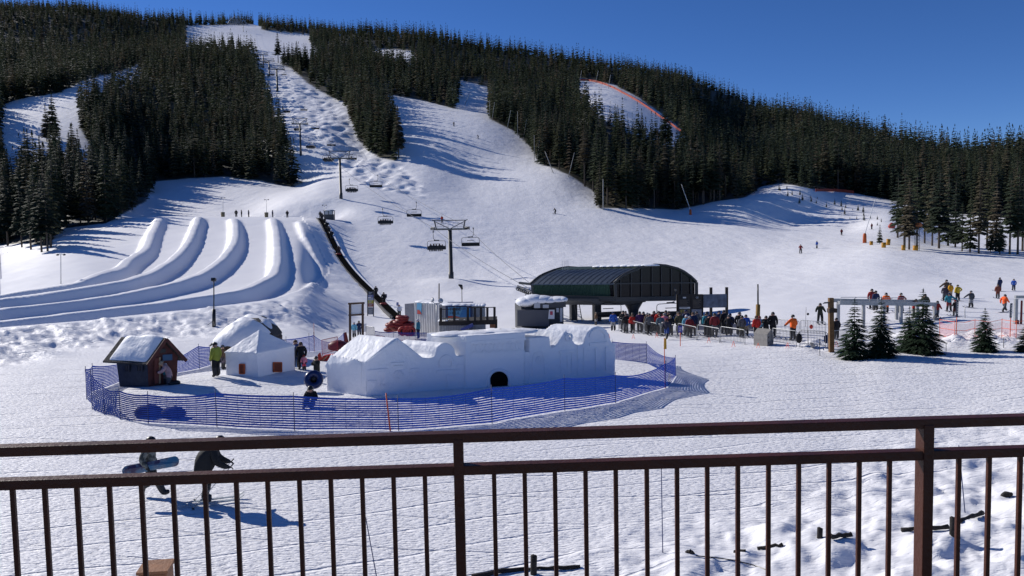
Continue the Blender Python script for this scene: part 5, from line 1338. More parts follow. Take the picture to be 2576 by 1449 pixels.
# ------------------------------------------------------------------ wooden playhouse
fc, rc_, lc = ground(374, 973), ground(437, 966), ground(311, 969)
rc_ = gxy(rc_.x - .02, fc.y + .85); lc = gxy(lc.x + .02, fc.y + .75)
M_PB = mat('dark_blue_board', (.025, .035, .055), .7, var=.25, bump=.3, bscale=14); M_PR = mat('red_brown_board', (.095, .026, .02), .7, var=.25, bump=.3, bscale=14); M_PBL = mat('blue_panel', (.05, .11, .19), .7); M_SH = mat('dark_shingle', (.05, .045, .04), .85, var=.4, vscale=9, bump=.8, bscale=10)
ph = thing('playhouse', 'dark wooden playhouse with a steep snow covered roof and red gable', 'playhouse', fc)
zg = min(fc.z, rc_.z, lc.z) - .1
ze = P(380, 904, fc.y).z; zp = P(414, 853, (fc.y + rc_.y) / 2).z
bk = lc + (rc_ - fc)
flare = 1.1; cc = (lc + rc_) / 2
up4 = [Vector((cc.x + (p.x - cc.x) * flare, cc.y + (p.y - cc.y) * flare, ze)) for p in (fc, rc_, bk, lc)]; lo4 = [Vector((p.x, p.y, zg)) for p in (fc, rc_, bk, lc)]
a = MB(); a.add(lo4 + up4, [(3, 2, 1, 0), (4, 5, 6, 7)] + [(i, (i + 1) % 4, 4 + (i + 1) % 4, 4 + i) for i in range(4)]); a.build('wall', M_PB, ph)
gmid = (up4[0] + up4[1]) / 2; gmid.z = zp - .05; bmid = (up4[3] + up4[2]) / 2; bmid.z = zp - .05
a = MB(); sft = (rc_ - fc).normalized(); fwd = (fc - lc); fwd.z = 0; fwd.normalize()
a.prism([up4[0] + fwd * .015, up4[1] + fwd * .015, gmid + fwd * .015], -fwd * .08); o_ = lo4[0] + fwd * .012, lo4[1] + fwd * .012
a.prism([o_[0], o_[1], up4[1] + fwd * .012, up4[0] + fwd * .012], -fwd * .03); a.build('gable_wall', M_PR, ph)
ov = .28
def roofside(s_):
    lowp = up4[0] if s_ < 0 else up4[1]; lowb = up4[3] if s_ < 0 else up4[2]
    dn = (lowp - gmid); dl = dn.normalized() * .32
    return [gmid + fwd * ov + Vector((0, 0, .06)), lowp + dl + fwd * ov, lowb + dl - fwd * ov * 2.2, bmid - fwd * ov * 2.2 + Vector((0, 0, .0))]
a = MB()
for s_ in (-1, 1): a.prism(roofside(s_), (0, 0, .07))
a.build('roof', M_SH, ph)
a = MB()
for s_ in (-1, 1):
    rr_ = roofside(s_); a.bar(rr_[0] + fwd * .03, rr_[1] + fwd * .03, .05, .16)
a.build('bargeboard', M_PR, ph)
a = MB(); rr_ = roofside(-1); rk = random.Random(9)                      # snow lying on the roof
nx, ny = 14, 9; up_ = Vector((0, 0, 1)); vs = []
for j in range(ny):
    for i in range(nx):
        s_, t = .04 + .86 * i / (nx - 1), .0 + .97 * j / (ny - 1)
        p = (rr_[0].lerp(rr_[3], s_)).lerp(rr_[1].lerp(rr_[2], s_), t)
        ed = min(1, 5 * min(s_ - .0, .95 - s_)) * min(1, 4 * (1.02 - t)) * (1 if t > .05 else .8)
        vs.append(p + up_ * (.07 + max(0, ed) * (.13 + .10 * math.sin(5 * s_ + 3 * t) ** 2)))
a.smooth = True; a.add(vs + [v - up_ * .35 for v in vs][:0], [(j * nx + i, j * nx + i + 1, (j + 1) * nx + i + 1, (j + 1) * nx + i) for j in range(ny - 1) for i in range(nx - 1)])
o = a.build('roof_snow', M_CARVED, ph); sd2 = o.modifiers.new('th', 'SOLIDIFY'); sd2.thickness = .09; sd2.offset = -1; o.modifiers.new('s', 'SUBSURF').render_levels = 1
pd = P(382, 882, fc.y + .35); a = MB(); e1 = sft * .2
dz = Vector((0, 0, .42)); a.prism([pd - e1 * .8 - fwd * -.0, pd + e1 * .8, pd + dz * .75 + e1 * .1], -fwd * .0 + Vector((-.25, .2, .02))); a.build('dormer', M_SH, ph)
def onwall(A, B_, u, v, off):
    e = (B_ - A); e.z = 0; e.normalize(); nn = Vector((e.y, -e.x, 0)); nn = nn if nn.y < 0 else -nn
    x, y = ray(u, v); q0 = A + nn * off; t = q0.dot(nn) / Vector((x, 1, y)).dot(nn); return Vector((x * t, t, H + y * t)), nn
for u0, v0, u1, v1 in ((315, 918, 327, 934), (347, 918, 360, 934)):
    pts = [onwall(up4[3], up4[0], u, v, .02) for u, v in ((u0, v1), (u1, v1), (u1, v0), (u0, v0))]; nn = pts[0][1]
    a = MB(); a.prism([p for p, _ in pts], nn * .03); w_ = a.build('window', mat('window_dark', (.02, .02, .022), .3), ph); WLOC[w_.name] = WLOC[ph.name]
    a = MB(); pp = [p + nn * .04 for p, _ in pts]
    for i in range(4): a.bar(pp[i], pp[(i + 1) % 4], .04, .03, up=nn)
    a.bar((pp[0] + pp[1]) / 2, (pp[2] + pp[3]) / 2, .02, .02, up=nn); a.build('frame', M_PB, w_)
def gablepanel(nm, quad_, m_, off=.05):
    pts = [onwall(up4[0], up4[1], u, v, off) for u, v in quad_]; a = MB(); a.prism([p for p, _ in pts], pts[0][1] * .03); return a.build(nm, m_, ph)
gablepanel('door', [r1(1040, 960), r1(1115, 950), r1(1115, 570), r1(1040, 575)], mat('red_door', (.16, .04, .025), .6))
gablepanel('door_frame', [r1(1110, 960), r1(1135, 955), r1(1135, 560), r1(1110, 565)], mat('pale_wood', (.36, .24, .13), .7), .07)
gablepanel('wall_panel', [r1(1165, 615), r1(1310, 605), r1(1310, 515), r1(1165, 525)], M_PBL)
gablepanel('gable_vent', [r1(1115, 500), r1(1210, 490), r1(1210, 430), r1(1115, 440)], M_BLACK, .06)
# ------------------------------------------------------------------ barrel roofed hut behind
d1 = 45.5; A0 = P(529, 871, d1); A1 = P(690, 847, d1 + 1.6)
dh = thing('domed_hut', 'dark hut with a barrel roof under deep wind rippled snow behind the snow hut', 'hut', gxy(A0.x, A0.y))
arcp = [(528, 872), (548, 848), (570, 827), (590, 815), (612, 809.5), (640, 809), (660, 818), (680, 836), (692, 852)]
pts = [P(u, v, d1 + .3) for u, v in arcp]; exd = Vector((-.35, 2.6, 0))
gl = gz(pts[0].x, pts[0].y) - .2
a = MB(); a.prism([Vector((pts[0].x + .12, pts[0].y + .2, gl))] + [p + Vector((0, .2, -.12)) for p in pts] + [Vector((pts[-1].x - .1, pts[-1].y + .2, gl))], exd * .9); a.build('wall', M_WOODD, dh)
a = MB()
for i in range(len(pts) - 1):
    p, q_ = pts[i], pts[i + 1]; a.add([p, q_, q_ + exd, p + exd, p + Vector((0, 0, .09)), q_ + Vector((0, 0, .09)), q_ + exd + Vector((0, 0, .09)), p + exd + Vector((0, 0, .09))], [(3, 2, 1, 0), (4, 5, 6, 7), (0, 1, 5, 4), (2, 3, 7, 6), (0, 4, 7, 3), (1, 2, 6, 5)])
a.build('roof', M_SH, dh)
a = MB(); nx = 26; ny = 9; vs = []
fr0 = [P(float(np.interp(t, np.linspace(0, 1, 9), [x for x, y in arcp])), float(np.interp(t, np.linspace(0, 1, 9), [y for x, y in arcp])), d1 + .3) for t in np.linspace(.07, .90, nx)]
for j in range(ny):
    for i in range(nx):
        t = j / (ny - 1); e_ = min(1, 4 * i / nx + .25, 4 * (1 - i / nx) + .1) * min(1, 5 * t + .15)
        vs.append(fr0[i] + Vector((0, -.12, 0)) + exd * t * 1.02 + Vector((0, 0, .04 + e_ * (.11 + .07 * math.sin(9 * t + 4 * i / nx * 3) + .05 * math.sin(17 * i / nx)))))
a.smooth = True; a.add(vs, [(j * nx + i, j * nx + i + 1, (j + 1) * nx + i + 1, (j + 1) * nx + i) for j in range(ny - 1) for i in range(nx - 1)])
# snow front lip hanging over the eave that faces the lodge
lip = [fr0[i] + Vector((0, -.10, .02)) for i in range(nx)]
a.add([vs[i] for i in range(nx)] + lip, [(i, nx + i, nx + i + 1, i + 1) for i in range(nx - 1)])
o = a.build('roof_snow', M_CARVED, dh)
a = MB(); fpts = [p + Vector((0, -.02, .0)) for p in pts]; a.prism(fpts, (0, .18, 0)); 
# slope of snow filling the near side of the barrel
a = MB(); ny2 = 7; vs = []
cl = Vector((0, 0, 0))
for j in range(ny2):
    for i in range(nx):
        t = j / (ny2 - 1); p = fr0[i]; zl = P(600, 872, d1).z
        zz = p.z + .12 + (zl - p.z) * t ** 1.2 if p.z > zl else p.z + .05
        vs.append(Vector((p.x, p.y - .15 - 1.15 * math.sin(t * 1.57) * max(0, (p.z - zl)) / 1.4, zz + .05 * math.sin(6 * t + i * .9) * t)))
a.smooth = True; a.add(vs, [(j * nx + i, (j + 1) * nx + i, (j + 1) * nx + i + 1, j * nx + i + 1) for j in range(ny2 - 1) for i in range(nx - 1)])
o = a.build('snow_drift', M_CARVED, dh)

# ------------------------------------------------------------------ blue tube of the child, red play frame
c = ground(790, 972); c = ground(790, 985); cz = P(789, 955, c.y); a = MB(); a.torus((cz.x, cz.y, cz.z), .30, .155, 26, 10, axis=(.25, -1, .35)); o = MB(); 
r = thing('snow_tube', 'shiny dark blue snow tube held upright by the child in black', 'snow tube', Vector((cz.x, cz.y, cz.z - .5))); a.build('ring', mat('blue_vinyl', (.008, .02, .09), .3, spec=.5), r)
a = MB(); a.path([cz + Vector((-.02, .06, 0)), cz + Vector((-.03, .10, .0))], .3, 16); a.build('seat', M_BLACK, r)
M_REDP = mat('red_plastic', (.5, .04, .02), .4); M_REDM = mat('red_metal', (.35, .03, .05), .5)
r = thing('barrier', 'red painted crowd barrier behind the snow castle', 'barrier', ground(815, 897)); A_, B_ = ground(811, 897), ground(850, 885); hz = Vector((0, 0, 1.05))
a = MB(); a.path([A_, A_ + hz, B_ + hz, B_], .022, 6); a.bar(A_ + Vector((0, 0, .15)), B_ + Vector((0, 0, .15)), .03, .03); a.build('frame', M_REDM, r, fix=False)
a = MB()
for k in range(1, 14): p = A_.lerp(B_, k / 14); a.tube(p + Vector((0, 0, .15)), p + hz, .012, n=5)
a.build('bar', M_REDM, r)
g = ground(806, 908); r = thing('play_slide', 'small red and pale play slide between the snow hut and castle', 'slide', g)
a = MB(); a.prism([P(800, 915, g.y), P(812, 896, g.y), P(826, 893, g.y + .3), P(838, 893, g.y + .3), P(823, 912, g.y)], (0, .5, 0)); a.build('chute', M_REDP, r)
a = MB(); a.prism([P(799, 893, g.y), P(803, 888, g.y), P(809, 907, g.y), P(800, 907, g.y)], (0, .3, 0)); a.build('steps', M_REDP, r)
a = MB(); a.bar(P(806, 913, g.y - .05), P(824, 895, g.y - .05), .05, .05); a.build('side_rail', mat('pale_wood', (.36, .24, .13), .7), r)
g = ground(852, 882); a = MB(); a.ball((g.x, g.y, g.z + .3), (.75, .5, .42), 14, 7, -.6, .08); tag(a.build('covered_sled', mat('maroon_vinyl', (.14, .02, .025), .5), loc=g), 'maroon covered sled behind the snow castle', 'sled')
A_ = ground(868, 866); a = MB(); a.prism([P(863, 838, A_.y), P(871, 835, A_.y), P(877, 862, A_.y), P(866, 868, A_.y)], (0, .06, 0)); tag(a.build('red_banner', mat('maroon_cloth', (.16, .025, .02), .8), loc=A_), 'dark red rolled banner at the end of the sagging net', 'banner')

# ------------------------------------------------------------------ signs
M_WPOST = mat('brown_timber', (.085, .05, .032), .8, var=.25, bump=.3); M_WHITE = mat('white_panel', (.72, .73, .74), .5)
g0, g1 = ground(880, 861), ground(912, 842); dS = g0.y
r = thing('framed_sign', 'brown timber frame holding a blank white board on two posts', 'sign', g0)
for (u, vt, vf) in ((880.5, 762, 861), (912.5, 760, 861)):
    a = MB(); p = P(u, vf, dS); a.bar(Vector((p.x, p.y, gz(p.x, p.y) - .2)), P(u, vt, dS), .16, .16); a.build('post', M_WPOST, r)
a = MB(); a.bar(P(876, 764, dS - .02), P(917, 762, dS - .02), .14, .14); a.bar(P(877, 793, dS - .02), P(916, 791, dS - .02), .13, .13); a.build('crossbar', M_WPOST, r)
a = MB(); a.prism([P(883, 790, dS), P(911, 789, dS), P(911, 766, dS), P(883, 766, dS)], (0, .04, 0)); a.build('board', M_WHITE, r)
g = ground(919, 842); a = MB(); a.prism([P(907, 837, g.y), P(922, 834, g.y), P(922, 814, g.y), P(907, 815, g.y)], (0, .03, 0)); tag(a.build('leaning_board', M_WHITE, loc=g), 'white board leaning behind the right post of the timber sign', 'board')
g = ground(932, 795); dS = g.y
r = thing('sign_tower', 'tall narrow stack of blue, yellow and red notices beside the carpet lift', 'sign', g)
for x in (1685, 1775):
    a = MB(); u, _ = r2(x, 0); a.bar(P(u, 796, dS), P(u, 732.5, dS), .1, .1); a.build('post', M_BLACK, r)
for (y0, y1, c_) in ((52, 100, (.03, .03, .04)), (102, 142, (.14, .15, .3)), (148, 182, (.3, .34, .42)), (184, 230, (.42, .36, .03)), (232, 284, (.30, .09, .05)), (290, 400, (.18, .19, .21))):
    u0, v0 = r2(1690, y0); u1, v1 = r2(1772, y1); a = MB(); a.prism([P(u0, v1, dS - .08), P(u1, v1, dS - .08), P(u1, v0, dS - .08), P(u0, v0, dS - .08)], (0, .04, 0)); pn = a.build('panel', mat('sign_%d' % y0, c_, .5), r); WLOC[pn.name] = WLOC[r.name]
    a = MB()
    for k in range(2 if y1 - y0 < 60 else 5):
        vv = v0 + (v1 - v0) * (.3 + .4 * k / (1 if y1 - y0 < 60 else 2.5)) ; 
        if vv > v1 - 1: continue
        a.bar(P(u0 + 2, vv, dS - .09), P(u1 - 3 - 2 * (k % 2), vv, dS - .09), .05, .05)
    a.build('lettering', mat('sign_print', (.5, .5, .5), .5), pn)
def small_sign(u, vt, vb, wpx, vf, colr, label, pole_m=M_GREYM, rad=.02, print_=True):
    g = ground(u, vf); d = g.y; r = thing('small_sign', label, 'sign', g)
    a = MB(); a.tube(g - Vector((0, 0, .2)), P(u, vt + 1, d), rad, n=6); a.build('pole', pole_m, r)
    a = MB(); a.prism([P(u - wpx / 2, vb, d - .04), P(u + wpx / 2, vb, d - .04), P(u + wpx / 2, vt, d - .04), P(u - wpx / 2, vt, d - .04)], (0, .02, 0)); pn = a.build('plate', mat('plate_%02x%02x%02x' % tuple(int(255 * c) for c in colr), colr, .5), r); WLOC[pn.name] = WLOC[r.name]
    if print_:
        a = MB()
        for f0 in (.3, .45, .62, .75): a.bar(P(u - wpx * .28, vt + (vb - vt) * f0, d - .05), P(u + wpx * (.3 - .1 * (f0 > .6)), vt + (vb - vt) * f0, d - .05), .03, (vb - vt) * d / F * .05)
        a.build('lettering', mat('white_print', (.7, .7, .72), .5), pn)
    return r
small_sign(971, 740, 748.5, 5, 767, (.05, .07, .25), 'blue notice on a thin pole beside the person in black on the carpet')
small_sign(1000, 760.5, 769, 5.5, 797, (.06, .09, .35), 'blue notice behind the person in the white shirt')
small_sign(1711.5, 819.5, 836.5, 11, 871, (.03, .03, .25), 'purple blue sign on a red pole in front of the barriers', M_ORP, .025)
g = ground(1673, 976); r = thing('pole_pad_sign', 'yellow padded sign on an orange pole at the net corner', 'sign', g)
a = MB(); a.tube(g - Vector((0, 0, .2)), P(1671, 850, g.y), .02, n=6); a.build('pole', M_ORP, r)
a = MB(); a.prism([rf(2115, 212), rf(2145, 212), rf(2142, 92), rf(2120, 92)] and [P(*rf(2115, 212), g.y - .04), P(*rf(2146, 212), g.y - .04), P(*rf(2143, 92), g.y - .04), P(*rf(2118, 92), g.y - .04)], (0, .06, 0)); a.build('pad', mat('amber_pad', (.55, .28, .02), .6), r)

# ------------------------------------------------------------------ lamps and tubing equipment
def lamp(u, vt, vf, label, kind, d=None):
    g = at(u, vf, d); r = thing('lamp_post', label, 'lamp post', g); d = g.y; a = MB(); t = P(u, vt, d)
    if kind == 'flood':
        a.tube(g - Vector((0, 0, .3)), P(u, 778, d), .16, .14, 8); a.tube(P(u, 778, d), t, .05, .045, 8); a.build('post', M_BLACK, r)
        a = MB(); a.path([P(u, 806, d), P(u - 16, 818, d - .5)], .02, 5); a.path([P(u, 806, d), P(u + 1, 820, d - 1)], .02, 5); a.build('stay', M_BLACK, r)
        a = MB(); a.box((t.x - .02, t.y, t.z - .08), (.32, .3, .24), rx=-.3); a.build('floodlight', M_BLACK, r)
    else:
        a.tube(g - Vector((0, 0, .3)), t, .05, .035, 6); a.bar(t - Vector((.35, 0, 0)), t + Vector((.35, 0, 0)), .05, .05); a.build('post', M_GREYM, r)
        for s_ in (-1, 1): a = MB(); a.ball((t.x + s_ * .42, t.y, t.z - .04), (.2, .2, .12), 8, 5); a.build('lamp_head', M_STEEL, r)
        if kind == 'pad': 
            a = MB(); a.path([g + Vector((0, 0, -.2)), g + Vector((0, 0, 1.25))], [.4, .48], 10); a.build('padding', mat('tan_pad', (.20, .16, .09), .8), r)
    return r
lamp(538, 701, 821, 'black flood light post on the ploughed bank below the tubing lanes', 'flood')
lamp(561, 497.5, 543, 'twin headed lamp post with a padded base above the third tubing lane', 'pad', 191)
lamp(670.5, 502, 543, 'twin headed lamp post with a padded base above the fourth tubing ridge', 'pad', 191)
lamp(153, 640, 714, 'slim pole lamp beside the outer tubing lane near the shadows', 'plain')
lamp(816, 516, 547, 'small curved lamp post at the top of the carpet lift', 'plain', 190)
g = gud(829, 190, 550); r = thing('lift_cabin', 'small glazed attendant cabin with a snow cap at the top of the carpet lift', 'cabin', g)
a = MB(); a.box((g.x, g.y, g.z + .55), (2.3, 1.8, 1.5)); a.build('wall', M_HUT, r); a = MB(); a.ball((g.x, g.y, g.z + 2.2), (1.35, 1.1, .35), 12, 5, 0, .04); a.build('roof_snow', M_CARVED, r)
for x in (-1.05, 0, 1.05): a = MB(); a.box((g.x + x, g.y - .85, g.z + 1.75), (.14, .14, .95)); a.box((g.x + x, g.y + .85, g.z + 1.75), (.14, .14, .95)); a.build('corner_post', M_HUT, r)
a = MB(); a.box((g.x, g.y, g.z + 2.2), (2.5, 2.0, .12)); a.build('roof', M_HUT, r)
a = MB(); a.box((g.x, g.y - .8, g.z + 1.75), (2.0, .03, .85)); a.build('window', mat('pale_window', (.4, .42, .45), .3), r)

# ------------------------------------------------------------------ carpet lift
path_px = [(1003, 803), (985, 788), (966, 769), (950, 753), (935, 737), (918, 721), (900, 703), (882, 683), (868, 665), (856, 648), (845, 628), (835, 607), (826, 588), (818, 571), (811, 558), (805, 551)]
cp = [ground(u, v) for u, v in path_px]
cl_ = thing('carpet_lift', 'long black conveyor carpet lift running up beside the tubing lanes', 'carpet lift', cp[0])
def strip(mb, pts, off, w_, h0, h1):
    vs = []; n = len(pts)
    for i, p in enumerate(pts):
        d = (pts[min(i + 1, n - 1)] - pts[max(i - 1, 0)]); d.z = 0; d.normalize(); s_ = Vector((d.y, -d.x, 0)); b_ = p + s_ * off
        for x, z in ((-w_ / 2, h0), (w_ / 2, h0), (w_ / 2, h1), (-w_ / 2, h1)): vs.append(b_ + s_ * x + Vector((0, 0, z)))
    fs = [(3, 2, 1, 0), tuple(range(4 * n - 4, 4 * n))]
    for i in range(n - 1):
        for k in range(4): k2 = (k + 1) % 4; fs.append((i * 4 + k, i * 4 + k2, i * 4 + 4 + k2, i * 4 + 4 + k))
    mb.add(vs, fs)
a = MB(); strip(a, cp, 0, 1.0, -.3, .24); a.build('belt', mat('black_rubber', (.008, .008, .008), 1.0, spec=0), cl_)
a = MB(); strip(a, cp, -.75, .2, -.4, .36); a.build('side_rail', mat('grey_side', (.07, .07, .075), .8), cl_)
a = MB(); strip(a, cp, .85, .35, -.4, .08); a.build('snow_edge', M_CARVED, cl_)
M_TUBE = mat('red_tube', (.24, .026, .022), .5, bump=.3, bscale=8, var=.2)
tb = MB(); tb.torus((0, 0, .17), .40, .17, 20, 8, flat=1.0); tbo = tb.build('tubing_ring', M_TUBE, loc=(0, 0, 0)); TUBE = tbo.data; bpy.data.objects.remove(tbo)
tb = MB(); tb.path([(0, 0, .12), (0, 0, .2)], .38, 14); tbo = tb.build('tube_seat', M_BLACK, loc=(0, 0, 0)); TSEAT = tbo.data; bpy.data.objects.remove(tbo)
def tube(pos, label, group=None, tilt=(0, 0, 0), s_=1.0, rm=None):
    r = thing('tubing_ring', label, 'snow tube', pos, 0, group, world=False); r.rotation_euler = tilt; r.scale = (s_,) * 3
    o = add('ring', TUBE, r); add('seat', TSEAT, r)
    if rm: setmat(o, 0, rm)
    return r
def along(t):
    i = min(int(t), len(cp) - 2); return cp[i].lerp(cp[i + 1], t - i)
for k, t in enumerate((15, 14.2, 13.3, 12.6, 11.9, 11.2)):
    p = along(t - .01); person(p + Vector((.1, 0, .12)), 'dark silhouetted rider in the row on the upper carpet lift', 'stand', .4, (.02, .02, .022), K_, rng.uniform(1.55, 1.8), K_, group='riders on the upper carpet lift')
    if k in (2, 4): tube(p + Vector((.7, -.5, .2)), 'dark snow tube among the riders on the upper carpet lift', 'tubes on the upper carpet lift', (.4, .2, 0), .9, M_BLACK)
p = along(9.25); person(p + Vector((0, 0, .14)), 'lone dark rider standing with a red tube half way up the carpet lift', 'stand', .4, (.04, .02, .02), K_, 1.75, K_); tube(p + Vector((.1, -.9, .15)), 'red snow tube at the feet of the lone carpet rider', None, (0, 0, 0), .9)
p = along(3.25); person(p + Vector((0, 0, .14)), 'person in black riding low on the carpet beside the sign tower', 'stand', .3, K_, K_, 1.6, K_)
p = along(2.0); person(p + Vector((0, 0, .14)), 'person in black riding the carpet with a tube behind', 'stand', .2, K_, K_, 1.75, K_); tube(p + Vector((.1, -1.0, .15)), 'red snow tube on the carpet behind the person in black', None, (0, 0, 0), .95)
# heap of red tubes
g = ground(1000, 832)
heap = [((941, 841), 0), ((968, 838), 0), ((986, 840), 0), ((1003, 838), 0), ((1020, 837), 0), ((1030, 836), 0)]
lbl = ['red snow tube lying alone beside the heap', 'red snow tube at the heap edge next to the lone one']
def heap_at(u, v, lab, z=0.0, tilt=(0, 0, 0), d=None, rm=None):
    p = P(u, v, 63.5 if d is None else d); tube(Vector((p.x, p.y, p.z - .17)), lab, 'red tubes in the heap', tilt, 1.0, rm)
M_TUBE2 = mat('orange_tube', (.42, .14, .08), .5)
gp = gud(953, 63.5, 838); tube(gp, 'red snow tube lying alone beside the heap')
for lab, u, v, tl, rm in (('red snow tube lowest in the heap on the side of the lone tube', 982, 829, (0, 0, 0), None), ('red snow tube in the second layer above the lowest outer one', 986, 817, (.05, 0, 0), None), ('orange tinted tube turned on edge inside the heap', 992, 817, (.9, 0, .4), M_TUBE2), ('red snow tube in the middle of the heap bottom', 1004, 827, (0, 0, 0), None), ('red snow tube in the middle of the heap, second layer', 1004, 819, (.1, 0, 0), None),
        ('red snow tube in the middle of the heap, third layer', 1004, 812, (0, .1, 0), None), ('red snow tube second from the top of the heap', 1011, 806, (0, -.05, 0), None), ('red snow tube on the very top of the heap', 1012, 799, (0, .08, 0), None), ('red snow tube beside the attendant, upper one', 1026, 815, (.1, 0, 0), None), ('red snow tube beside the attendant, lower one', 1025, 824, (0, 0, 0), None)):
    heap_at(u, v, lab, 0, tl, None, rm)
for k, u in enumerate((1013, 1024, 1034)):
    p = P(u, 833, 62.0); tube(Vector((p.x, p.y, p.z)), 'bright red tube standing on edge in the row behind the railing', 'tubes standing on edge', (1.45, 0, .1), .7, mat('bright_red_tube', (.4, .04, .03), .5))
# ------------------------------------------------------------------ container, ticket booth, deck
M_COR = mat('white_corrugated', (.55, .55, .53), .55, var=.12, vscale=2); M_BLUEB = mat('sign_blue', (.03, .10, .28), .45); M_SKYB = mat('sign_sky', (.12, .34, .52), .45); M_SRED = mat('sign_red', (.45, .06, .04), .45)
dC = 68.0
A_, B_ = P(1043, 818, dC), P(1108, 822, dC - 2.5); zt = P(1043, 761, dC).z
r = thing('shipping_container', 'white corrugated container with its end door swung open beside the tubes', 'container', gxy(A_.x, A_.y))
a = MB(); n = 44; e = B_ - A_; e.z = 0; nn = Vector((e.y, -e.x, 0)).normalized(); nn = nn if nn.y < 0 else -nn; vs = []
gb = min(gz(A_.x, A_.y), gz(B_.x, B_.y)) - .1
for i in range(n + 1):
    o = .05 if (i // 2) % 2 else 0; p = A_ + e * (i / n) + nn * o; vs += [Vector((p.x, p.y, gb)), Vector((p.x, p.y, zt))]
a.add(vs, [(2 * i, 2 * i + 2, 2 * i + 3, 2 * i + 1) for i in range(n)]); a.prism([Vector((p.x, p.y, gb)) - nn * .02 for p in (A_, B_, B_ - nn * 2.3, A_ - nn * 2.3)], (0, 0, zt - gb)); a.build('wall', M_COR, r, fix=False)
a = MB(); o_ = A_ + Vector((-.9, .55, 0)); a.prism([Vector((A_.x, A_.y, gb)), Vector((o_.x, o_.y, gb)), Vector((o_.x, o_.y, zt - .15)), Vector((A_.x, A_.y, zt - .05))], (.04, .06, 0)); a.build('door', mat('grey_door', (.30, .29, .29), .6, var=.15), r)
a = MB(); 
for i in range(6): c = A_.lerp(B_, (i + .5) / 6) - nn * 1.1; a.ball((c.x, c.y, zt), (1.0, 1.25, .2), 10, 4, 0, .05, i)
a.build('roof_snow', M_CARVED, r)
def onp(A, nn, u, v, off=.0):
    x, y = ray(u, v); q0 = A + nn * off; t = q0.dot(nn) / Vector((x, 1, y)).dot(nn); return Vector((x * t, t, H + y * t))
pn = MB(); pn.prism([onp(A_, nn, *r3(x, y), .09) for x, y in ((1062, 475), (1132, 485), (1134, 312), (1064, 305))], nn * .03); pp = pn.build('poster', M_SKYB, r); WLOC[pp.name] = WLOC[r.name]
pn = MB(); pn.prism([onp(A_, nn, *r3(x, y), .13) for x, y in ((1064, 470), (1130, 480), (1118, 440), (1092, 412), (1066, 408))], nn * .01); pn.build('red_corner', M_SRED, pp)
# booth
dK = 62.5
K0, K1 = P(1122, 826, dK), P(1188, 826, dK); zt = P(1122, 767, dK).z; gb = gz(K0.x, K0.y) - .2
r = thing('ticket_booth', 'blue fronted booth with a large sky blue and red TUBE HILL sign', 'booth', gxy(K0.x, K0.y))
a = MB(); a.prism([Vector((K0.x, K0.y, gb)), Vector((K1.x, K1.y, gb)), Vector((K1.x, K1.y, zt)), Vector((K0.x, K0.y, zt))], (0, 2.6, 0)); a.build('wall', mat('navy_wall', (.03, .045, .11), .5), r)
nn = Vector((0, -1, 0))
sign = MB(); sign.prism([P(u, v, dK - .05) for u, v in (r3(1530, 575), r3(1865, 575), r3(1865, 375), r3(1530, 370))], (0, .04, 0)); so_ = sign.build('sign', M_SKYB, r); WLOC[so_.name] = WLOC[r.name]
pn = MB(); pn.prism([P(*r3(x, y), dK - .08) for x, y in ((1530, 575), (1865, 575), (1760, 545), (1690, 515), (1620, 502), (1530, 505))], (0, .02, 0)); pn.build('red_hill', M_SRED, so_)
pn = MB(); pn.prism([P(*r3(x, y), dK - .065) for x, y in ((1700, 520), (1800, 560), (1865, 520), (1865, 380), (1760, 378))], (0, .01, 0)); pn.build('blue_swirl', mat('sign_deep', (.05, .2, .42), .45), so_)
def text(s_, u, v, d, hpx, m_, par, nm='lettering', wscale=1.0, off=0):
    cu_ = bpy.data.curves.new(nm, 'FONT'); cu_.body = s_; cu_.size = hpx * d / F * 1.42; cu_.extrude = .012; cu_.materials.append(m_)
    o = bpy.data.objects.new(nm, cu_); C.objects.link(o); bpy.context.view_layer.update()
    me = bpy.data.meshes.new_from_object(o.evaluated_get(bpy.context.evaluated_depsgraph_get())); bpy.data.objects.remove(o)
    p = P(u, v, d); me.transform(Matrix.Translation(p - WLOC.get(par.name, Vector((0, 0, 0)))) @ Matrix.Rotation(math.pi / 2, 4, 'X') @ Matrix.Diagonal((wscale, 1, 1, 1)))
    o = bpy.data.objects.new(nm, me); C.objects.link(o); o.parent = par; return o
M_NAVYT = mat('navy_print', (.02, .03, .08), .5)
text('TUBE', *r3(1545, 425), dK - .10, 7.2, M_NAVYT, so_, wscale=1.25); text('HILL', *r3(1550, 480), dK - .10, 7.2, M_NAVYT, so_, wscale=1.35)
a = MB()
for u0, u1, v, h_ in ((1122, 1190, 766, .14), (1188, 1218, 767, .13)):
    for k in range(4): c = P(u0 + (u1 - u0) * (k + .5) / 4, v, dK + .8); a.ball((c.x, c.y, c.z - .02), ((u1 - u0) * dK / F / 3.4, 1.0, h_), 12, 5, 0, .0, k)
a.build('roof_snow', M_CARVED, r)
J0, J1 = P(1188, 826, dK + .6), P(1220, 826, dK + .6); zj = P(1190, 768, dK + .6).z
a = MB(); a.prism([Vector((J0.x, J0.y, gb)), Vector((J1.x, J1.y, gb)), Vector((J1.x, J1.y, zj)), Vector((J0.x, J0.y, zj))], (0, 2, 0)); a.build('side_cabin', mat('pale_cladding', (.30, .31, .32), .6, var=.2), r)
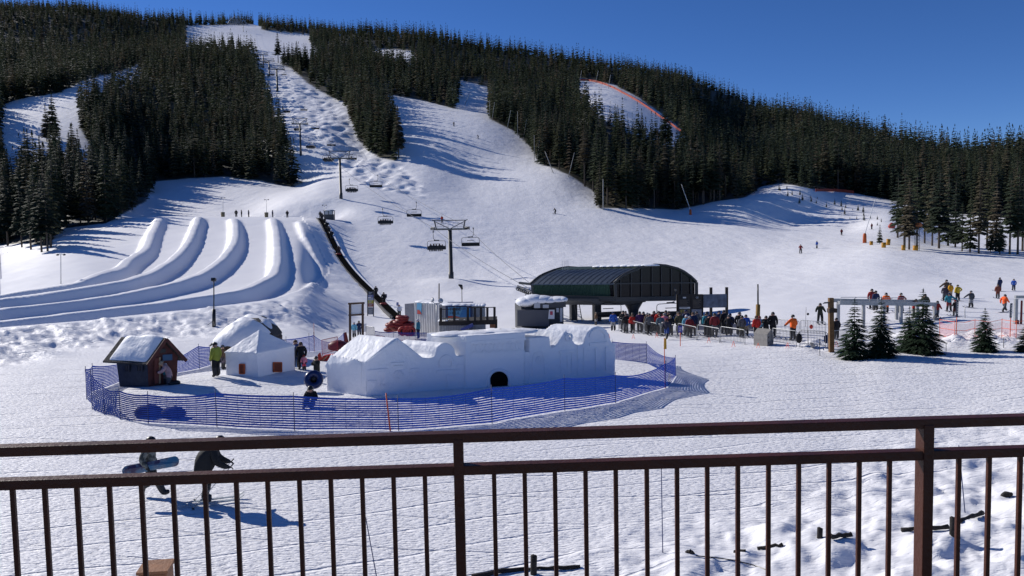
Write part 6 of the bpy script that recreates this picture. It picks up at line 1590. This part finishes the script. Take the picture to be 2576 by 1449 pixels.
# timber terrace in front
dT = 58.5
T0, T1 = P(1104, 814, dT), P(1250, 810, dT); gb = min(gz(T0.x, T0.y), gz(T1.x, T1.y)) - .2
M_TIM = mat('black_timber', (.022, .018, .016), .8, var=.3, bump=.3)
r = thing('timber_terrace', 'raised dark timber terrace with black posts and rails in front of the booth', 'terrace', gxy(T0.x, T0.y))
a = MB(); a.prism([P(1104, 819, dT), P(1249, 816, dT), P(1249, 804.5, dT), P(1104, 809, dT)], (0, 2.6, 0)); a.build('platform', M_TIM, r)
for u in (1109, 1143, 1177, 1195, 1210, 1226, 1244):
    a = MB(); w_ = 6 if u != 1195 else 5; p0, p1 = P(u, 808, dT + .05), P(u, 774, dT + .05); a.bar(p0, p1, w_ * dT / F, .2); a.build('post', M_TIM, r)
a = MB(); a.bar(P(1106, 778.5, dT), P(1172, 777, dT), .04, .05); a.bar(P(1174, 774, dT), P(1247, 773, dT), .05, .06)
for u in (1115, 1121, 1127): a.bar(P(u, 778, dT), P(u, 808, dT), .025, .025)
a.build('rail', M_TIM, r)
a = MB(); 
for u in range(1105, 1178, 4): a.prism([P(u, 833, dT + .3), P(u + 3, 833, dT + .3), P(u + 3, 819, dT + .3), P(u, 819, dT + .3)], (0, .06, 0))
a.build('skirting', mat('pale_skirting', (.22, .23, .25), .6), r)
a = MB(); a.prism([P(1232, 825, dT - .1), P(1246, 825, dT - .1), P(1246, 816, dT - .1), P(1232, 816, dT - .1)], (0, .06, 0)); a.build('panel', mat('rust_panel', (.22, .08, .03), .6), r)
a = MB(); a.prism([P(1244, 827, dT + .1), P(1251, 827, dT + .1), P(1251, 804, dT + .1), P(1244, 804, dT + .1)], (0, .4, 0)); a.build('end_post', M_TIM, r)
a = MB(); rk = random.Random(2)
for k in range(14): c = P(1110 + k * 9.6, 808, dT + .4 + rk.random()); a.ball((c.x, c.y, c.z), (.3, .4, .10 + .06 * rk.random()), 8, 4, 0, .2, k)
a.build('platform_snow', M_CARVED, r)
c = P(1168, 822, dT - .6); a = MB(); a.bar(P(1160, 830, dT - .6), P(1190, 817, dT - .6), .35, .22); tag(a.build('blue_tarp', mat('blue_tarp', (.02, .04, .2), .5), loc=gxy(c.x, c.y)), 'folded blue tarp leaning on the front of the terrace', 'tarp')
# spotlight pole
g = gud(1098, 60.5, 833); r = thing('spotlight_pole', 'thin pole carrying two round spotlights in front of the container', 'spotlight', g); d = g.y
a = MB(); a.tube(g - Vector((0, 0, .2)), P(1098, 764, d), .035, n=6); a.path([P(1087, 756, d), P(1092, 763, d), P(1106, 763.5, d), P(1113, 757, d)], .03, 5); a.build('pole', M_GREYM, r, fix=False)
for (x, y), ax in (((1295, 262), (-1, -.5, .3)), ((1418, 272), (.3, -1, .35))):
    c = P(*r3(x, y), d); a = MB(); v_ = Vector(ax).normalized(); a.path([c + v_ * .06, c, c - v_ * .12], [.2, .21, .08], 14); a.build('spotlight', mat('lamp_face', (.45, .46, .48), .3), r)
pole(1104, 713, 760, 'dark post with a rusty foot behind the container', M_WPOST, .07, .6, d=74); 
g = gud(1164, 73, 770); r = thing('lamp_post', 'dark hooded lamp post behind the booth roof', 'lamp post', g); d = g.y; a = MB(); a.tube(g - Vector((0, 0, .2)), P(1161.5, 722, d), .04, n=6); a.build('post', M_STEEL, r)
a = MB(); c = P(1160, 719, d); a.path([c + Vector((.1, 0, -.35)), c, c + Vector((-.25, -.1, .12))], [.08, .17, .05], 10); a.build('lamp_head', M_BLACK, r)
# ------------------------------------------------------------------ crowd barriers
def barrier_mesh(L=2.3, h=1.05, n=17):
    f = MB(); f.path([(-L / 2, 0, .0), (-L / 2, 0, h - .12), (-L / 2 + .04, 0, h - .03), (-L / 2 + .12, 0, h), (L / 2 - .12, 0, h), (L / 2 - .04, 0, h - .03), (L / 2, 0, h - .12), (L / 2, 0, 0)], .024, 6); f.bar((-L / 2, 0, .2), (L / 2, 0, .2), .03, .03)
    for s_ in (-1, 1): f.bar((s_ * (L / 2 - .15), -.28, .02), (s_ * (L / 2 - .15), .28, .02), .05, .03)
    b = MB()
    for k in range(1, n): x = -L / 2 + L * k / n; b.tube((x, 0, .2), (x, 0, h), .011, n=5)
    fo = f.build('frame', M_GREYM, loc=(0, 0, 0), fix=False); bo = b.build('bar', mat('backlit_steel_bar', (.10, .10, .105), .5, .4), loc=(0, 0, 0)); r_ = fo.data, bo.data  # bars darker than their frame: backlit look put into the colour
    bpy.data.objects.remove(fo); bpy.data.objects.remove(bo); return r_
BF, BB = barrier_mesh()
def barrier(a0, a1, label, group='steel crowd barriers along the lift line'):
    L = (a1 - a0); L.z = 0; r = thing('barrier', label, 'barrier', (a0 + a1) / 2, math.atan2(L.y, L.x), group, world=False); r.scale = (L.length / 2.3, 1, 1)
    add('frame', BF, r); o = add('bar', BB, r); o['kind'] = 'stuff' if False else 'thing'; del o['kind']; return r
bar_px = [((1557, 833), (1576, 838), 'short turned steel barrier at the head of the lift line'), ((1578, 838), (1619, 841), 'steel barrier in front of the red and black jackets'), ((1622, 842), (1661, 846), 'steel barrier in front of the charcoal jacket'), ((1663, 847), (1703, 851), 'steel barrier behind the walker in blue trousers'), ((1706, 851), (1752, 856), 'steel barrier behind the purple blue sign'), ((1755, 856), (1810, 862), 'steel barrier below the trail map'), ((1813, 862), (1874, 867), 'steel barrier ending at the blue coat'),
          ((1943, 868), (2004, 873), 'steel barrier below the orange jacket'), ((2012, 873), (2076, 877), 'steel barrier with a blue bag beside the wooden post'), ((1953, 840), (2010, 843), 'rear steel barrier behind the orange jacket'), ((2013, 843), (2077, 847), 'rear steel barrier below the skier in black'), ((2082, 876), (2130, 873), 'steel barrier running behind the wooden lamp post'), ((1752, 828), (1800, 829), 'far steel barrier behind the maroon jacket'), ((1840, 831), (1900, 834), 'far steel barrier behind the blue coat'), ((921, 851), (942, 852), 'low steel barrier beside the timber sign'), ((1002, 846), (1042, 845), 'steel railing in front of the standing tubes'), ((1318, 826), (1383, 824), 'steel rack railing in front of the operator hut')]
for p0, p1, lab in bar_px:
    barrier(ground(*p0), ground(*p1), lab)
# dark blue mats along the rear of the line
g0, g1 = ground(1752, 831), ground(1895, 833); a = MB(); a.prism([g0, g1, g1 + Vector((0, 0, .55)), g0 + Vector((0, 0, .55))], (0, .05, 0)); tag(a.build('blue_mat', mat('dark_blue_mat', (.025, .035, .09), .7), loc=g0), 'long dark blue mat hung on the rear barriers', 'mat')
# ------------------------------------------------------------------ boards at the lift
def board(u0, u1, vt, vb, d, colr, nm, par, off=0.0):
    a = MB(); a.prism([P(u0, vb, d - off), P(u1, vb, d - off), P(u1, vt, d - off), P(u0, vt, d - off)], (0, .05, 0)); o = a.build(nm, colr, par); WLOC[o.name] = WLOC[par.name]; return o
M_DB = mat('dark_board', (.018, .014, .013), .5); M_PRT = mat('board_print', (.16, .13, .10), .6); M_PRW = mat('board_white_print', (.6, .6, .58), .6)
dW = 66.0; g = gud(1735, dW, 846); r = thing('lift_board', 'wide dark brown information board with small pale print at the lift', 'sign', g)
board(1703, 1768, 740, 802, dW, M_DB, 'backing', r)
for (x0, x1) in ((1835, 2085), (2105, 2330)):
    u0 = r5(x0, 0)[0]; u1 = r5(x1, 0)[0]; b_ = board(u0, u1, 742, 800, dW, M_DB, 'panel', r, .06); a = MB()
    for k in range(7):
        vv = 755 + k * 3.0; a.bar(P(u0 + 4, vv, dW - .08), P(u1 - 4 - (k * 3 % 5), vv, dW - .08), .04, .035)
    a.build('lettering', M_PRT, b_)
    if x0 < 2000:
        a = MB(); a.prism([P(1718, 750.5, dW - .09), P(1726, 750.5, dW - .09), P(1726, 747, dW - .09), P(1718, 747, dW - .09)], (0, .02, 0)); a.prism([P(1709, 776.5, dW - .09), P(1736, 776.5, dW - .09), P(1736, 772, dW - .09), P(1709, 772, dW - .09)], (0, .02, 0)); a.build('notice', M_PRW, b_)
        a = MB(); a.prism([P(1709, 800, dW - .09), P(1736, 800, dW - .09), P(1736, 778, dW - .09), P(1709, 778, dW - .09)], (0, .02, 0)); a.build('lower_notice', mat('dim_notice', (.12, .11, .08), .6), b_)
        for x in (1712, 1719): a = MB(); a.prism([P(x, 786, dW - .11), P(x + 4.5, 786, dW - .11), P(x + 4.5, 779.5, dW - .11), P(x, 779.5, dW - .11)], (0, .02, 0)); a.build('yellow_notice', mat('dim_yellow', (.3, .25, .05), .6), b_)
    else:
        text('CE', 1750, 750.5, dW - .10, 4.2, M_PRW, b_)
        a = MB(); a.prism([P(1740, 801, dW - .09), P(1765, 801, dW - .09), P(1765, 778, dW - .09), P(1740, 778, dW - .09)], (0, .02, 0)); lw = a.build('lower_notice', mat('grey_notice', (.22, .23, .26), .6), b_)
for u in (1705, 1766):
    a = MB(); p = P(u, 802, dW); a.bar(P(u, 741, dW + .1), Vector((p.x, p.y + .1, gz(p.x, p.y) - .2)), .2, .2); a.build('post', M_TIM, r)
dM = 69.0; g = gud(1800, dM, 846); r = thing('trail_map', 'grey blue trail map board between two tall dark posts', 'sign', g)
b_ = board(1794, 1883, 740, 775, dM, mat('trail_map_print', (.075, .10, .15), .5, var=.5, vscale=2.2), 'map', r)
b_ and None
tm = MB(); tm.prism([P(1793, 775.5, dM + .03), P(1828, 775.5, dM + .03), P(1828, 739.5, dM + .03), P(1793, 739.5, dM + .03)], (0, .03, 0))
for u in (1788.5, 1828):
    a = MB(); p = P(u, 846, dM + .25); a.bar(P(u, 723 if u < 1800 else 722.5, dM + .25), Vector((p.x, p.y, gz(p.x, p.y) - .2)), .22, .22); a.build('post', M_TIM, r)
[bpy.data.objects.remove(o) for o in list(r.children) if o.name.startswith('map')]
a = MB(); a.prism([P(1768.5, 774.5, dM - .02), P(1828, 773.5, dM - .02), P(1828, 739.5, dM - .02), P(1768.5, 740.5, dM - .02)], (0, .06, 0)); a.build('map', MATS['trail_map_print'], r)
g = gud(1906, 62, 838); r = thing('padded_post', 'tall dark post with a yellow padded foot behind the red coat', 'post', g); d = g.y
a = MB(); a.tube(P(1907, 770, d), P(1906.5, 715, d), .07, .06, 8); a.build('post', M_BLACK, r); a = MB(); a.path([g - Vector((0, 0, .1)), P(1907, 766, d)], .17, 10); a.build('padding', mat('amber_pad2', (.22, .12, .02), .7), r)
# utility box
g0, g1, g2 = ground(1896, 869), ground(1930, 871), ground(1943, 866); r = thing('utility_box', 'grey weathered utility box with a sloping lid in front of the barriers', 'utility box', g0)
zt = P(1897, 838, g0.y).z; M_CON = mat('weathered_grey', (.26, .245, .225), .8, var=.2, vscale=4, bump=.2); g2 = Vector((g2.x, g1.y + .75, g2.z))
dd_ = g2 - g1; dd_.z = 0; zb = min(g0.z, g1.z) - .1
a = MB(); a.prism([Vector((p.x, p.y, zb)) for p in (g0, g1, g1 + dd_, g0 + dd_)], (0, 0, zt - zb)); a.build('body', M_CON, r)
a = MB(); l0 = [Vector((p.x, p.y, zt + .003)) for p in (g0, g1, g1 + dd_, g0 + dd_)]; md_ = dd_ * .62; up = Vector((0, 0, .28)); a.add([l0[0], l0[1], l0[2], l0[3], l0[0] + md_ + up, l0[1] + md_ + up], [(0, 1, 5, 4), (1, 2, 5), (0, 4, 3), (2, 3, 4, 5), (3, 2, 1, 0)]); a.build('lid', M_CON, r)
a = MB()
for z_ in (.35, .7): c = g1 + dd_ * .15; a.box((c.x + .02, c.y, zb + z_), (.05, .06, .12))
a.build('hinge', M_STEEL, r)
# wooden lamp post
g = ground(2091.5, 885); r = thing('wooden_lamp_post', 'thick square timber post with a flat lamp arm beside the spruces', 'lamp post', g); d = g.y
M_LOG = mat('golden_timber', (.17, .09, .035), .7, var=.3, vscale=3, bump=.3)
a = MB(); a.bar(g - Vector((0, 0, .3)), P(2090, 749.5, d), .26, .24); a.build('post', M_LOG, r)
a = MB(); c = P(2080, 762, d); a.add([P(*r6(2105, 320), d - .1), P(*r6(2215, 310), d - .1), P(*r6(2215, 290), d - .1), P(*r6(2140, 293), d - .1)] + [P(*r6(x, y), d + .25) for x, y in ((2105, 320), (2215, 310), (2215, 290), (2140, 293))], [(0, 1, 2, 3), (7, 6, 5, 4), (0, 4, 5, 1), (3, 2, 6, 7), (0, 3, 7, 4)]); a.build('lamp', M_STEEL, r)
a = MB(); c = P(*r6(2255, 420), d - .05); a.box((c.x, c.y, c.z), (.46, .34, .24)); a.build('clamp', M_WOODD, r)
# bags on the barriers
for (u, v, s_, c_, lab) in ((2010, 851, 1.0, K_, 'black backpack hanging on the barrier beside the orange jacket'), (2079, 853, .85, (.02, .03, .10), 'dark blue bag hanging on the barrier beside the wooden post')):
    p = P(u, v, ground(u, 873).y - .1); a = MB(); a.ball((p.x, p.y, p.z), (.2 * s_, .14, .3 * s_), 12, 8, -.95, .05); a.path([p + Vector((-.08, 0, .25)), p + Vector((0, 0, .42)), p + Vector((.08, 0, .25))], .015, 5)
    tag(a.build('bag', cloth(c_), loc=(p.x, p.y, p.z - .3)), lab, 'bag')
# snow stakes, shovel
pole(2033, 806, 874, 'long handled shovel standing at the rear barriers', M_STEEL, .014, -1); a = MB()
g = ground(2044, 875); a = MB(); a.prism([P(2038, 862, g.y), P(2046, 862, g.y), P(2052, 873, g.y), P(2041, 874, g.y)], (0, .05, 0)); tag(a.build('shovel_blade', M_GREYM, loc=g), 'snow shovel blade resting in the snow at the barrier', 'shovel')
pole(2026, 773, 822, 'thin pole carrying a dark round marker behind the railings', M_STEEL, .014, 2)
c = P(2032.5, 790, ground(2028, 822).y); a = MB(); a.ball(tuple(c), (.1, .05, .1), 10, 6); tag(a.build('gate_marker', M_BLACK, loc=tuple(c)), 'dark round marker on the thin pole behind the railings', 'marker')
c = P(2041, 822, ground(2040, 846).y - .1); a = MB(); a.ball(tuple(c), (.13, .04, .16), 12, 6); tag(a.build('stop_disc', M_REDP, loc=tuple(c)), 'round red disc hanging on the rear railing', 'disc')
for k, (u, vt, vf) in enumerate(((1531, 840, 851), (1593, 841, 853), (1652, 837, 850), (1783, 849, 862), (1845, 858, 873), (1907, 863, 875), (1981, 862, 876), (2104, 858, 872))):
    g = ground(u, vf); a = MB(); t = P(u, vt, g.y); a.tube(g + Vector((-.12, 0, -.05)), t, .014, n=5); a.tube(g + Vector((.12, 0, -.05)), t + Vector((.02, 0, 0)), .014, n=5); a.bar(g + Vector((-.08, 0, .15)), g + Vector((.08, 0, .15)), .02, .02)
    tag(a.build('snow_stake', mat('fluorescent_orange', (.85, .12, .06), .5), loc=g), 'small bright orange stake pair in the snow before the barriers', 'stake', 'orange stakes before the barriers')
# ------------------------------------------------------------------ white steel frame, red nets, right side
dG = 57.0
M_GALV = mat('pale_galvanised', (.30, .31, .32), .5, .3, var=.15)
G0, G1 = P(2110, 762, dG), P(2358, 765.5, dG + 3); r = thing('steel_frame', 'long pale galvanised frame on posts behind the spruces', 'frame', gxy(G0.x, G0.y))
a = MB(); a.bar(G0, G1, .25, .28); b0, b1 = G0 + Vector((.4, 2.2, 0)), G1 + Vector((.4, 2.2, 0)); a.bar(b0, b1, .25, .28); a.build('beam', M_GALV, r)
for u in (2108, 2126, 2170, 2190, 2220, 2238, 2264, 2276, 2305, 2320, 2352):
    i_ = (u - 2110) / 248; p = G0.lerp(G1, i_); 
    if u in (2126, 2190, 2238, 2276, 2320): p = b0.lerp(b1, i_)
    a = MB(); a.bar(Vector((p.x, p.y, gz(p.x, p.y) - .2)), p - Vector((0, 0, .1)), .2, .2); a.build('post', M_GALV, r)
a = MB()
for x0, x1 in ((1, 560), (640, 740)):
    pass
hr = lambda t, z: G0.lerp(G1, t) + Vector((0, 0, z))
for t0, t1 in ((.02, .30), (.38, .66)):
    a.path([hr(t0, .1), hr(t0, .42), hr(t1, .46), hr(t1, .1)], .025, 5)
    a.path([hr(t0 + .08, .1), hr(t0 + .15, .42)], .02, 5)
a.build('handrail', M_GALV, r)
p = P(2352, 800, dG + 2.5); a = MB(); a.prism([P(2350, 832, dG + 2), P(2364, 830, dG + 2), P(2364, 799, dG + 2), P(2350, 799, dG + 2)], (0, .1, 0)); a.build('end_plate', mat('grey_plate', (.16, .17, .17), .6), r)
M_RNET = mat('red_safety_net', (.75, .12, .10), .6)
nt = M_RNET.node_tree; tr = nt.nodes.new('ShaderNodeBsdfTransparent'); ms = nt.nodes.new('ShaderNodeMixShader'); ms.inputs[0].default_value = .80
nt.links.new(nt.nodes['Principled BSDF'].outputs[0], ms.inputs[1]); nt.links.new(tr.outputs[0], ms.inputs[2]); nt.links.new(ms.outputs[0], nt.nodes['Material Output'].inputs[0])
rn_ = net_fence('pale red safety net strung behind the small spruces', [(2364, 804, 846), (2402, 808, 843), (2452, 804, 844), (2520, 803, 850), (2556, 806, 850), (2590, 806, 850)], [.12, .1, .12, .1, .1], M_RNET, M_ORP, rows=1, fill=1.0, over=.06, wave=.02)
a = MB(); pp = [(2364, 804), (2402, 810), (2428, 811), (2452, 805), (2490, 810), (2520, 804), (2556, 809), (2590, 806)]
gN = ground(2452, 844).y
for dv in (0, 21, 40): a.path([P(u, v + dv, ground(u, 846).y - .05) for u, v in pp], .016, 5)
a.build('cord', M_ORP, rn_, fix=False)
# slim sign poles
for (u, vt, vm, vf, lab) in ((2405.5, 757, 797, 841, 'slim dark sign on a red pole in front of the black skier'), (2541, 763, 799, 848, 'slim dark sign on a red pole near the photo edge')):
    g = ground(u, vf); d = g.y; r = thing('slim_sign', lab, 'sign', g); a = MB(); a.tube(g - Vector((0, 0, .1)), P(u + 1.5, vm, d), .022, n=6); a.build('pole', M_ORP, r)
    a = MB(); a.prism([P(u - .5, vm, d - .03), P(u + 4.5, vm, d - .03), P(u + 6.5, vt, d - .03), P(u + 1.5, vt, d - .03)], (0, .05, 0)); pn = a.build('panel', mat('slim_navy', (.02, .03, .06), .5), r); WLOC[pn.name] = WLOC[r.name]
    a = MB()
    for k in range(7): a.bar(P(u + 3.4 - k * .25, vt + 5 + k * 4.4, d - .05), P(u + 5.2 - k * .25, vt + 5 + k * 4.4, d - .05), .03, .06)
    a.build('lettering', M_PRW, pn)
pole(2428, 768, 800, 'plain grey stake in the snow of the ski class area', M_GREYM, .03, -1); pole(2380, 864.5, 884, 'short dark stake beside the spruce shadow', M_STEEL, .02); pole(2525, 849, 875, 'short dark stake beside the lone spruce', M_STEEL, .02); pole(2063, 852, 895, 'dark steel stake in front of the barriers', M_STEEL, .02, -1.5)
# goal frame at the photo edge
d = 56; r = thing('entrance_gate', 'grey square gate frame with red padding at the photo edge', 'gate', gud(2556, d, 850))
a = MB(); a.bar(P(2554, 747, d), P(2640, 747, d), .2, .2); p = P(2556, 752, d); a.bar(p, Vector((p.x, p.y, gz(p.x, p.y) - .1)), .2, .2); a.build('frame', M_GALV, r)
a = MB(); p = P(2556.5, 805, d - .02); a.bar(p, Vector((p.x, p.y, gz(p.x, p.y))), .27, .27); a.build('padding', mat('dark_red_pad', (.16, .03, .03), .7), r)
a = MB(); p = P(2568, 754, d - .1); a.prism([P(2567, 835, d - .2), P(2571, 835, d - .2), P(2573, 756, d - .2), P(2570, 756, d - .2)], (0, .1, 0)); a.build('banner', mat('maroon_cloth', (.16, .025, .02), .8), r)
# planted spruces
SPR = []
for k in range(3):
    V, Q = conifer(500 + k, 26 + k, 15, .42, .02, sub=10, droop=.26, power=.8, wid=.22)
    SPR.append((mesh_only('crown', V, Q, [M_SPRUCE]), trunk_mesh('trunk', .97, .014)))
for (u, vt, vf, wpx, k, lab) in ((2149, 744, 903, 92, 0, 'broad dark spruce beside the wooden lamp post'), (2216, 738, 897, 88, 1, 'spruce in the middle with bare side shoots behind the broad one'), (2287, 764, 884, 76, 2, 'smaller spruce half hidden between the tall ones'), (2320, 718, 888, 104, 1, 'tallest spruce of the row with a long bare leader'), (2476, 768, 884, 68, 2, 'lone small spruce in front of the red net'), (2588, 792, 884, 70, 0, 'spruce cut off by the photo edge')):
    g = ground(u, vf); h = (vf - vt) * g.y / F; r = thing('spruce', lab, 'spruce', g - Vector((0, 0, .08)), rng.uniform(0, 6), 'planted spruces on the flat snow', world=False); w_ = wpx * g.y / F / .74
    r.scale = (w_, w_, h); add('crown', SPR[k][0], r); add('trunk', SPR[k][1], r)
# ------------------------------------------------------------------ snow guns and slope furniture
M_GUN = mat('pale_grey_pole', (.42, .41, .38), .6)
guns = [(1138, 222, 1138, 260), (1182, 233, 1169, 262), (1232, 252, 1232, 299), (1244, 257, 1237, 303), (1285, 277, 1275, 324), (1302, 280, 1302, 342), (1325, 300, 1315, 354), (1344, 340, 1344, 402), (1357, 353, 1350, 411), (1371, 381, 1393, 434), (1445, 384, 1429, 444), (1517, 450, 1517, 527), (1463, 177, 1459, 203), (1505, 178, 1498, 207), (1536, 188, 1530, 222)]
for k, (u0, v0, u1, v1) in enumerate(guns):
    g = ground(u1, v1 + 1); d = g.y; r = thing('snow_lance', 'thin pale snow making pole along the forest edge of the runs', 'snow gun', g, 0, 'snow making poles along the runs')
    a = MB(); a.tube(g - Vector((0, 0, .5)), P(u0, v0, d), .16 if d < 450 else .22, .09 if d < 450 else .16, 6); a.build('pole', M_GUN, r)
for (u0, v0, u1, v1, lab) in ((1714, 463, 1737, 540, 'leaning white snow lance with an orange foot on the open snow'), (2202, 501, 2175, 611, 'tall leaning white snow lance with an orange foot by the padded barrels')):
    g = ground(u1, v1); d = g.y; r = thing('snow_lance', lab, 'snow gun', g); k = d / F; foot = g + Vector((0, 0, (14 if v1 < 600 else 26) * k * .8))
    a = MB(); a.tube(foot, P(u0, v0, d), .09, .05, 6); a.build('pole', M_WHITE, r)
    a = MB(); a.path([g - Vector((0, 0, .2)), foot, foot + Vector((0, 0, .3))], [.42, .36, .2], 9); a.build('padding', mat('orange_pad', (.45, .09, .02), .7), r)
for k, (x, y0, y1, w_) in enumerate(((672, 500, 558, 48), (860, 520, 598, 60), (925, 468, 560, 55), (1158, 560, 638, 55), (1340, 565, 640, 72))):
    u, v1 = rg(x, y1); v0 = rg(x, y0)[1]; g = ground(u, v1); kk = g.y / F; h = (v1 - v0) * kk; rr_ = w_ / 6 * kk / 2
    r = thing('padded_barrel', ['amber padded drum, first beside the leaning lance', 'yellow padded drum before the small lone conifer', 'tilted amber padded drum behind the yellow one', 'yellow padded drum at the edge of the conifer clump', 'yellow padded drum below the orange fan gun'][k], 'padding', g, 0, 'yellow padded drums')
    a = MB(); tl = Vector((.3 * rr_ if k == 2 else 0, 0, 0)); a.path([g - Vector((0, 0, .15)), g + Vector((0, 0, h)) + tl, g + Vector((0, 0, h - .12)) + tl], [rr_, rr_ * 1.06, rr_ * .8], 16); a.build('drum', mat('amber_pad3', (.42, .20, .012), .6, var=.2), r)
# fan gun on a tower
u, v = rg(1375, 635); g = ground(u, v + 1); d = g.y; k = d / F; r = thing('fan_snow_gun', 'orange barrel snow gun on a grey lattice tower among the conifers', 'snow gun', g)
tp = P(*rg(1375, 330), d); a = MB()
for s_ in (-1, 1):
    a.tube(g + Vector((s_ * .3, 0, -.2)), tp + Vector((s_ * .3, 0, 0)), .05, n=6); a.tube(g + Vector((s_ * .3, .5, -.2)), tp + Vector((s_ * .3, .5, 0)), .05, n=6)
for j in range(7): z0 = g.z + (tp.z - g.z) * j / 7; z1 = g.z + (tp.z - g.z) * (j + 1) / 7; a.tube((g.x - .3, g.y, z0), (g.x + .3, g.y, z1), .03, n=5)
a.box((tp.x, tp.y + .2, tp.z), (1.6, 1.2, .08)); a.path([tp + Vector((-.8, 0, 0)), tp + Vector((-.8, 0, .5)), tp + Vector((.8, 0, .5)), tp + Vector((.8, 0, 0))], .03, 5); a.build('tower', M_GREYM, r)
c = P(*rg(1375, 268), d); a = MB(); a.path([c + Vector((-.75, -.25, -.2)), c + Vector((-.2, -.1, 0)), c + Vector((.55, .15, .22)), c + Vector((.7, .2, .25))], [.50, .54, .46, .3], 16); a.build('barrel', mat('orange_gun', (.42, .13, .03), .5), r)
a = MB(); c2 = c + Vector((-.78, -.27, -.21)); a.path([c2, c2 + Vector((.05, .02, .01))], .46, 16); a.build('fan', M_BLACK, r)
u, v = rg(985, 312); g = ground(u, v); a = MB(); a.ball((g.x, g.y, g.z + .7), (.9, .6, .8), 12, 7, -.7, .15); tag(a.build('snow_groomer', mat('red_paint', (.4, .04, .03), .5), loc=g), 'red machine half hidden by the conifer clump', 'machine')
# red fences along the race hill
def red_fence(label, pts, hpx):
    g = [ground(u, v) for u, v in pts]; r = thing('safety_fence', label, 'fence', g[0]); a = MB()
    for i in range(len(g) - 1):
        A, B = g[i], g[i + 1]; h = hpx * A.y / F; a.add([A, B, B + Vector((0, 0, h)), A + Vector((0, 0, h))], [(0, 1, 2, 3)])
    m_ = mat('red_fence_net', (.30, .05, .03), .8); a.build('net', m_, r, fix=False)
    for p in g: a = MB(); a.tube(p - Vector((0, 0, .3)), p + Vector((0, 0, hpx * p.y / F * 1.1)), .12, n=5); a.build('post', m_, r)
red_fence('red safety fence along the top of the race hill', [(1459, 203), (1480, 204), (1500, 207), (1520, 213), (1545, 223), (1565, 234), (1590, 247), (1610, 259), (1635, 276), (1660, 294), (1685, 311), (1700, 322), (1716, 334)], 4.6)
red_fence('short red safety fence at the edge of the forest behind the knoll', [(2052, 482), (2075, 481.5), (2100, 482), (2125, 484), (2148, 487)], 7)
# ------------------------------------------------------------------ half buried split rail fence below the deck
M_OLD = mat('old_black_wood', (.022, .019, .018), .9, var=.4, bump=.5, bscale=10)
r = thing('split_rail_fence', 'old dark split rail fence almost buried in the trampled snow', 'fence', ground(2062, 1349))
def rl_(p0, p1, w_, rise=.05):
    A, B = ground(*p0), ground(*p1); a = MB(); K = 7; a.path([A.lerp(B, k / K) + Vector((rng.uniform(-.012, .012), rng.uniform(-.012, .012), rise + w_ * .2 + rng.uniform(-.02, .02))) for k in range(K + 1)], [w_ * .42 * rng.uniform(.75, 1.15) for k in range(K + 1)], 7); a.build('rail', M_OLD, r, fix=False)
rl_((1185, 1452), (1320, 1434), .13, 0.01); rl_((1316, 1434), (1460, 1427), .09, 0.00); rl_((1905, 1383), (1968, 1374), .11, 0.01); rl_((1845, 1390), (1875, 1387), .08, 0.00); rl_((2088, 1358), (2142, 1353), .13, 0.05); rl_((2268, 1338), (2385, 1333), .12, 0.04); rl_((2412, 1318), (2470, 1298), .13, 0.05); rl_((2522, 1247), (2545, 1250), .18, 0.00); rl_((1728, 1390), (1745, 1394), .16, -0.02)
for (u, vt, vf, wpx) in ((1342, 1398, 1444, 18), (2062, 1329, 1352, 16), (2396, 1302, 1345, 16)):
    g = ground(u, vf); a = MB(); w_ = wpx * g.y / F * .5; t_ = P(u + 1, vt, g.y); a.path([g - Vector((0, 0, .2)), g.lerp(t_, .4), t_, t_ + Vector((.01, 0, .012))], [w_, w_ * .92, w_ * .95, w_ * .5], 8); a.build('post', M_OLD, r, fix=False)
a = MB(); a.path([ground(u, v) + Vector((0, 0, .02)) for u, v in ((1750, 1400), (1800, 1405), (1850, 1412), (1900, 1425), (1930, 1436))], .012, 5); tag(a.build('cable', M_BLACK, loc=ground(1750, 1400)), 'thin black cable lying on the snow near the fence', 'cable')
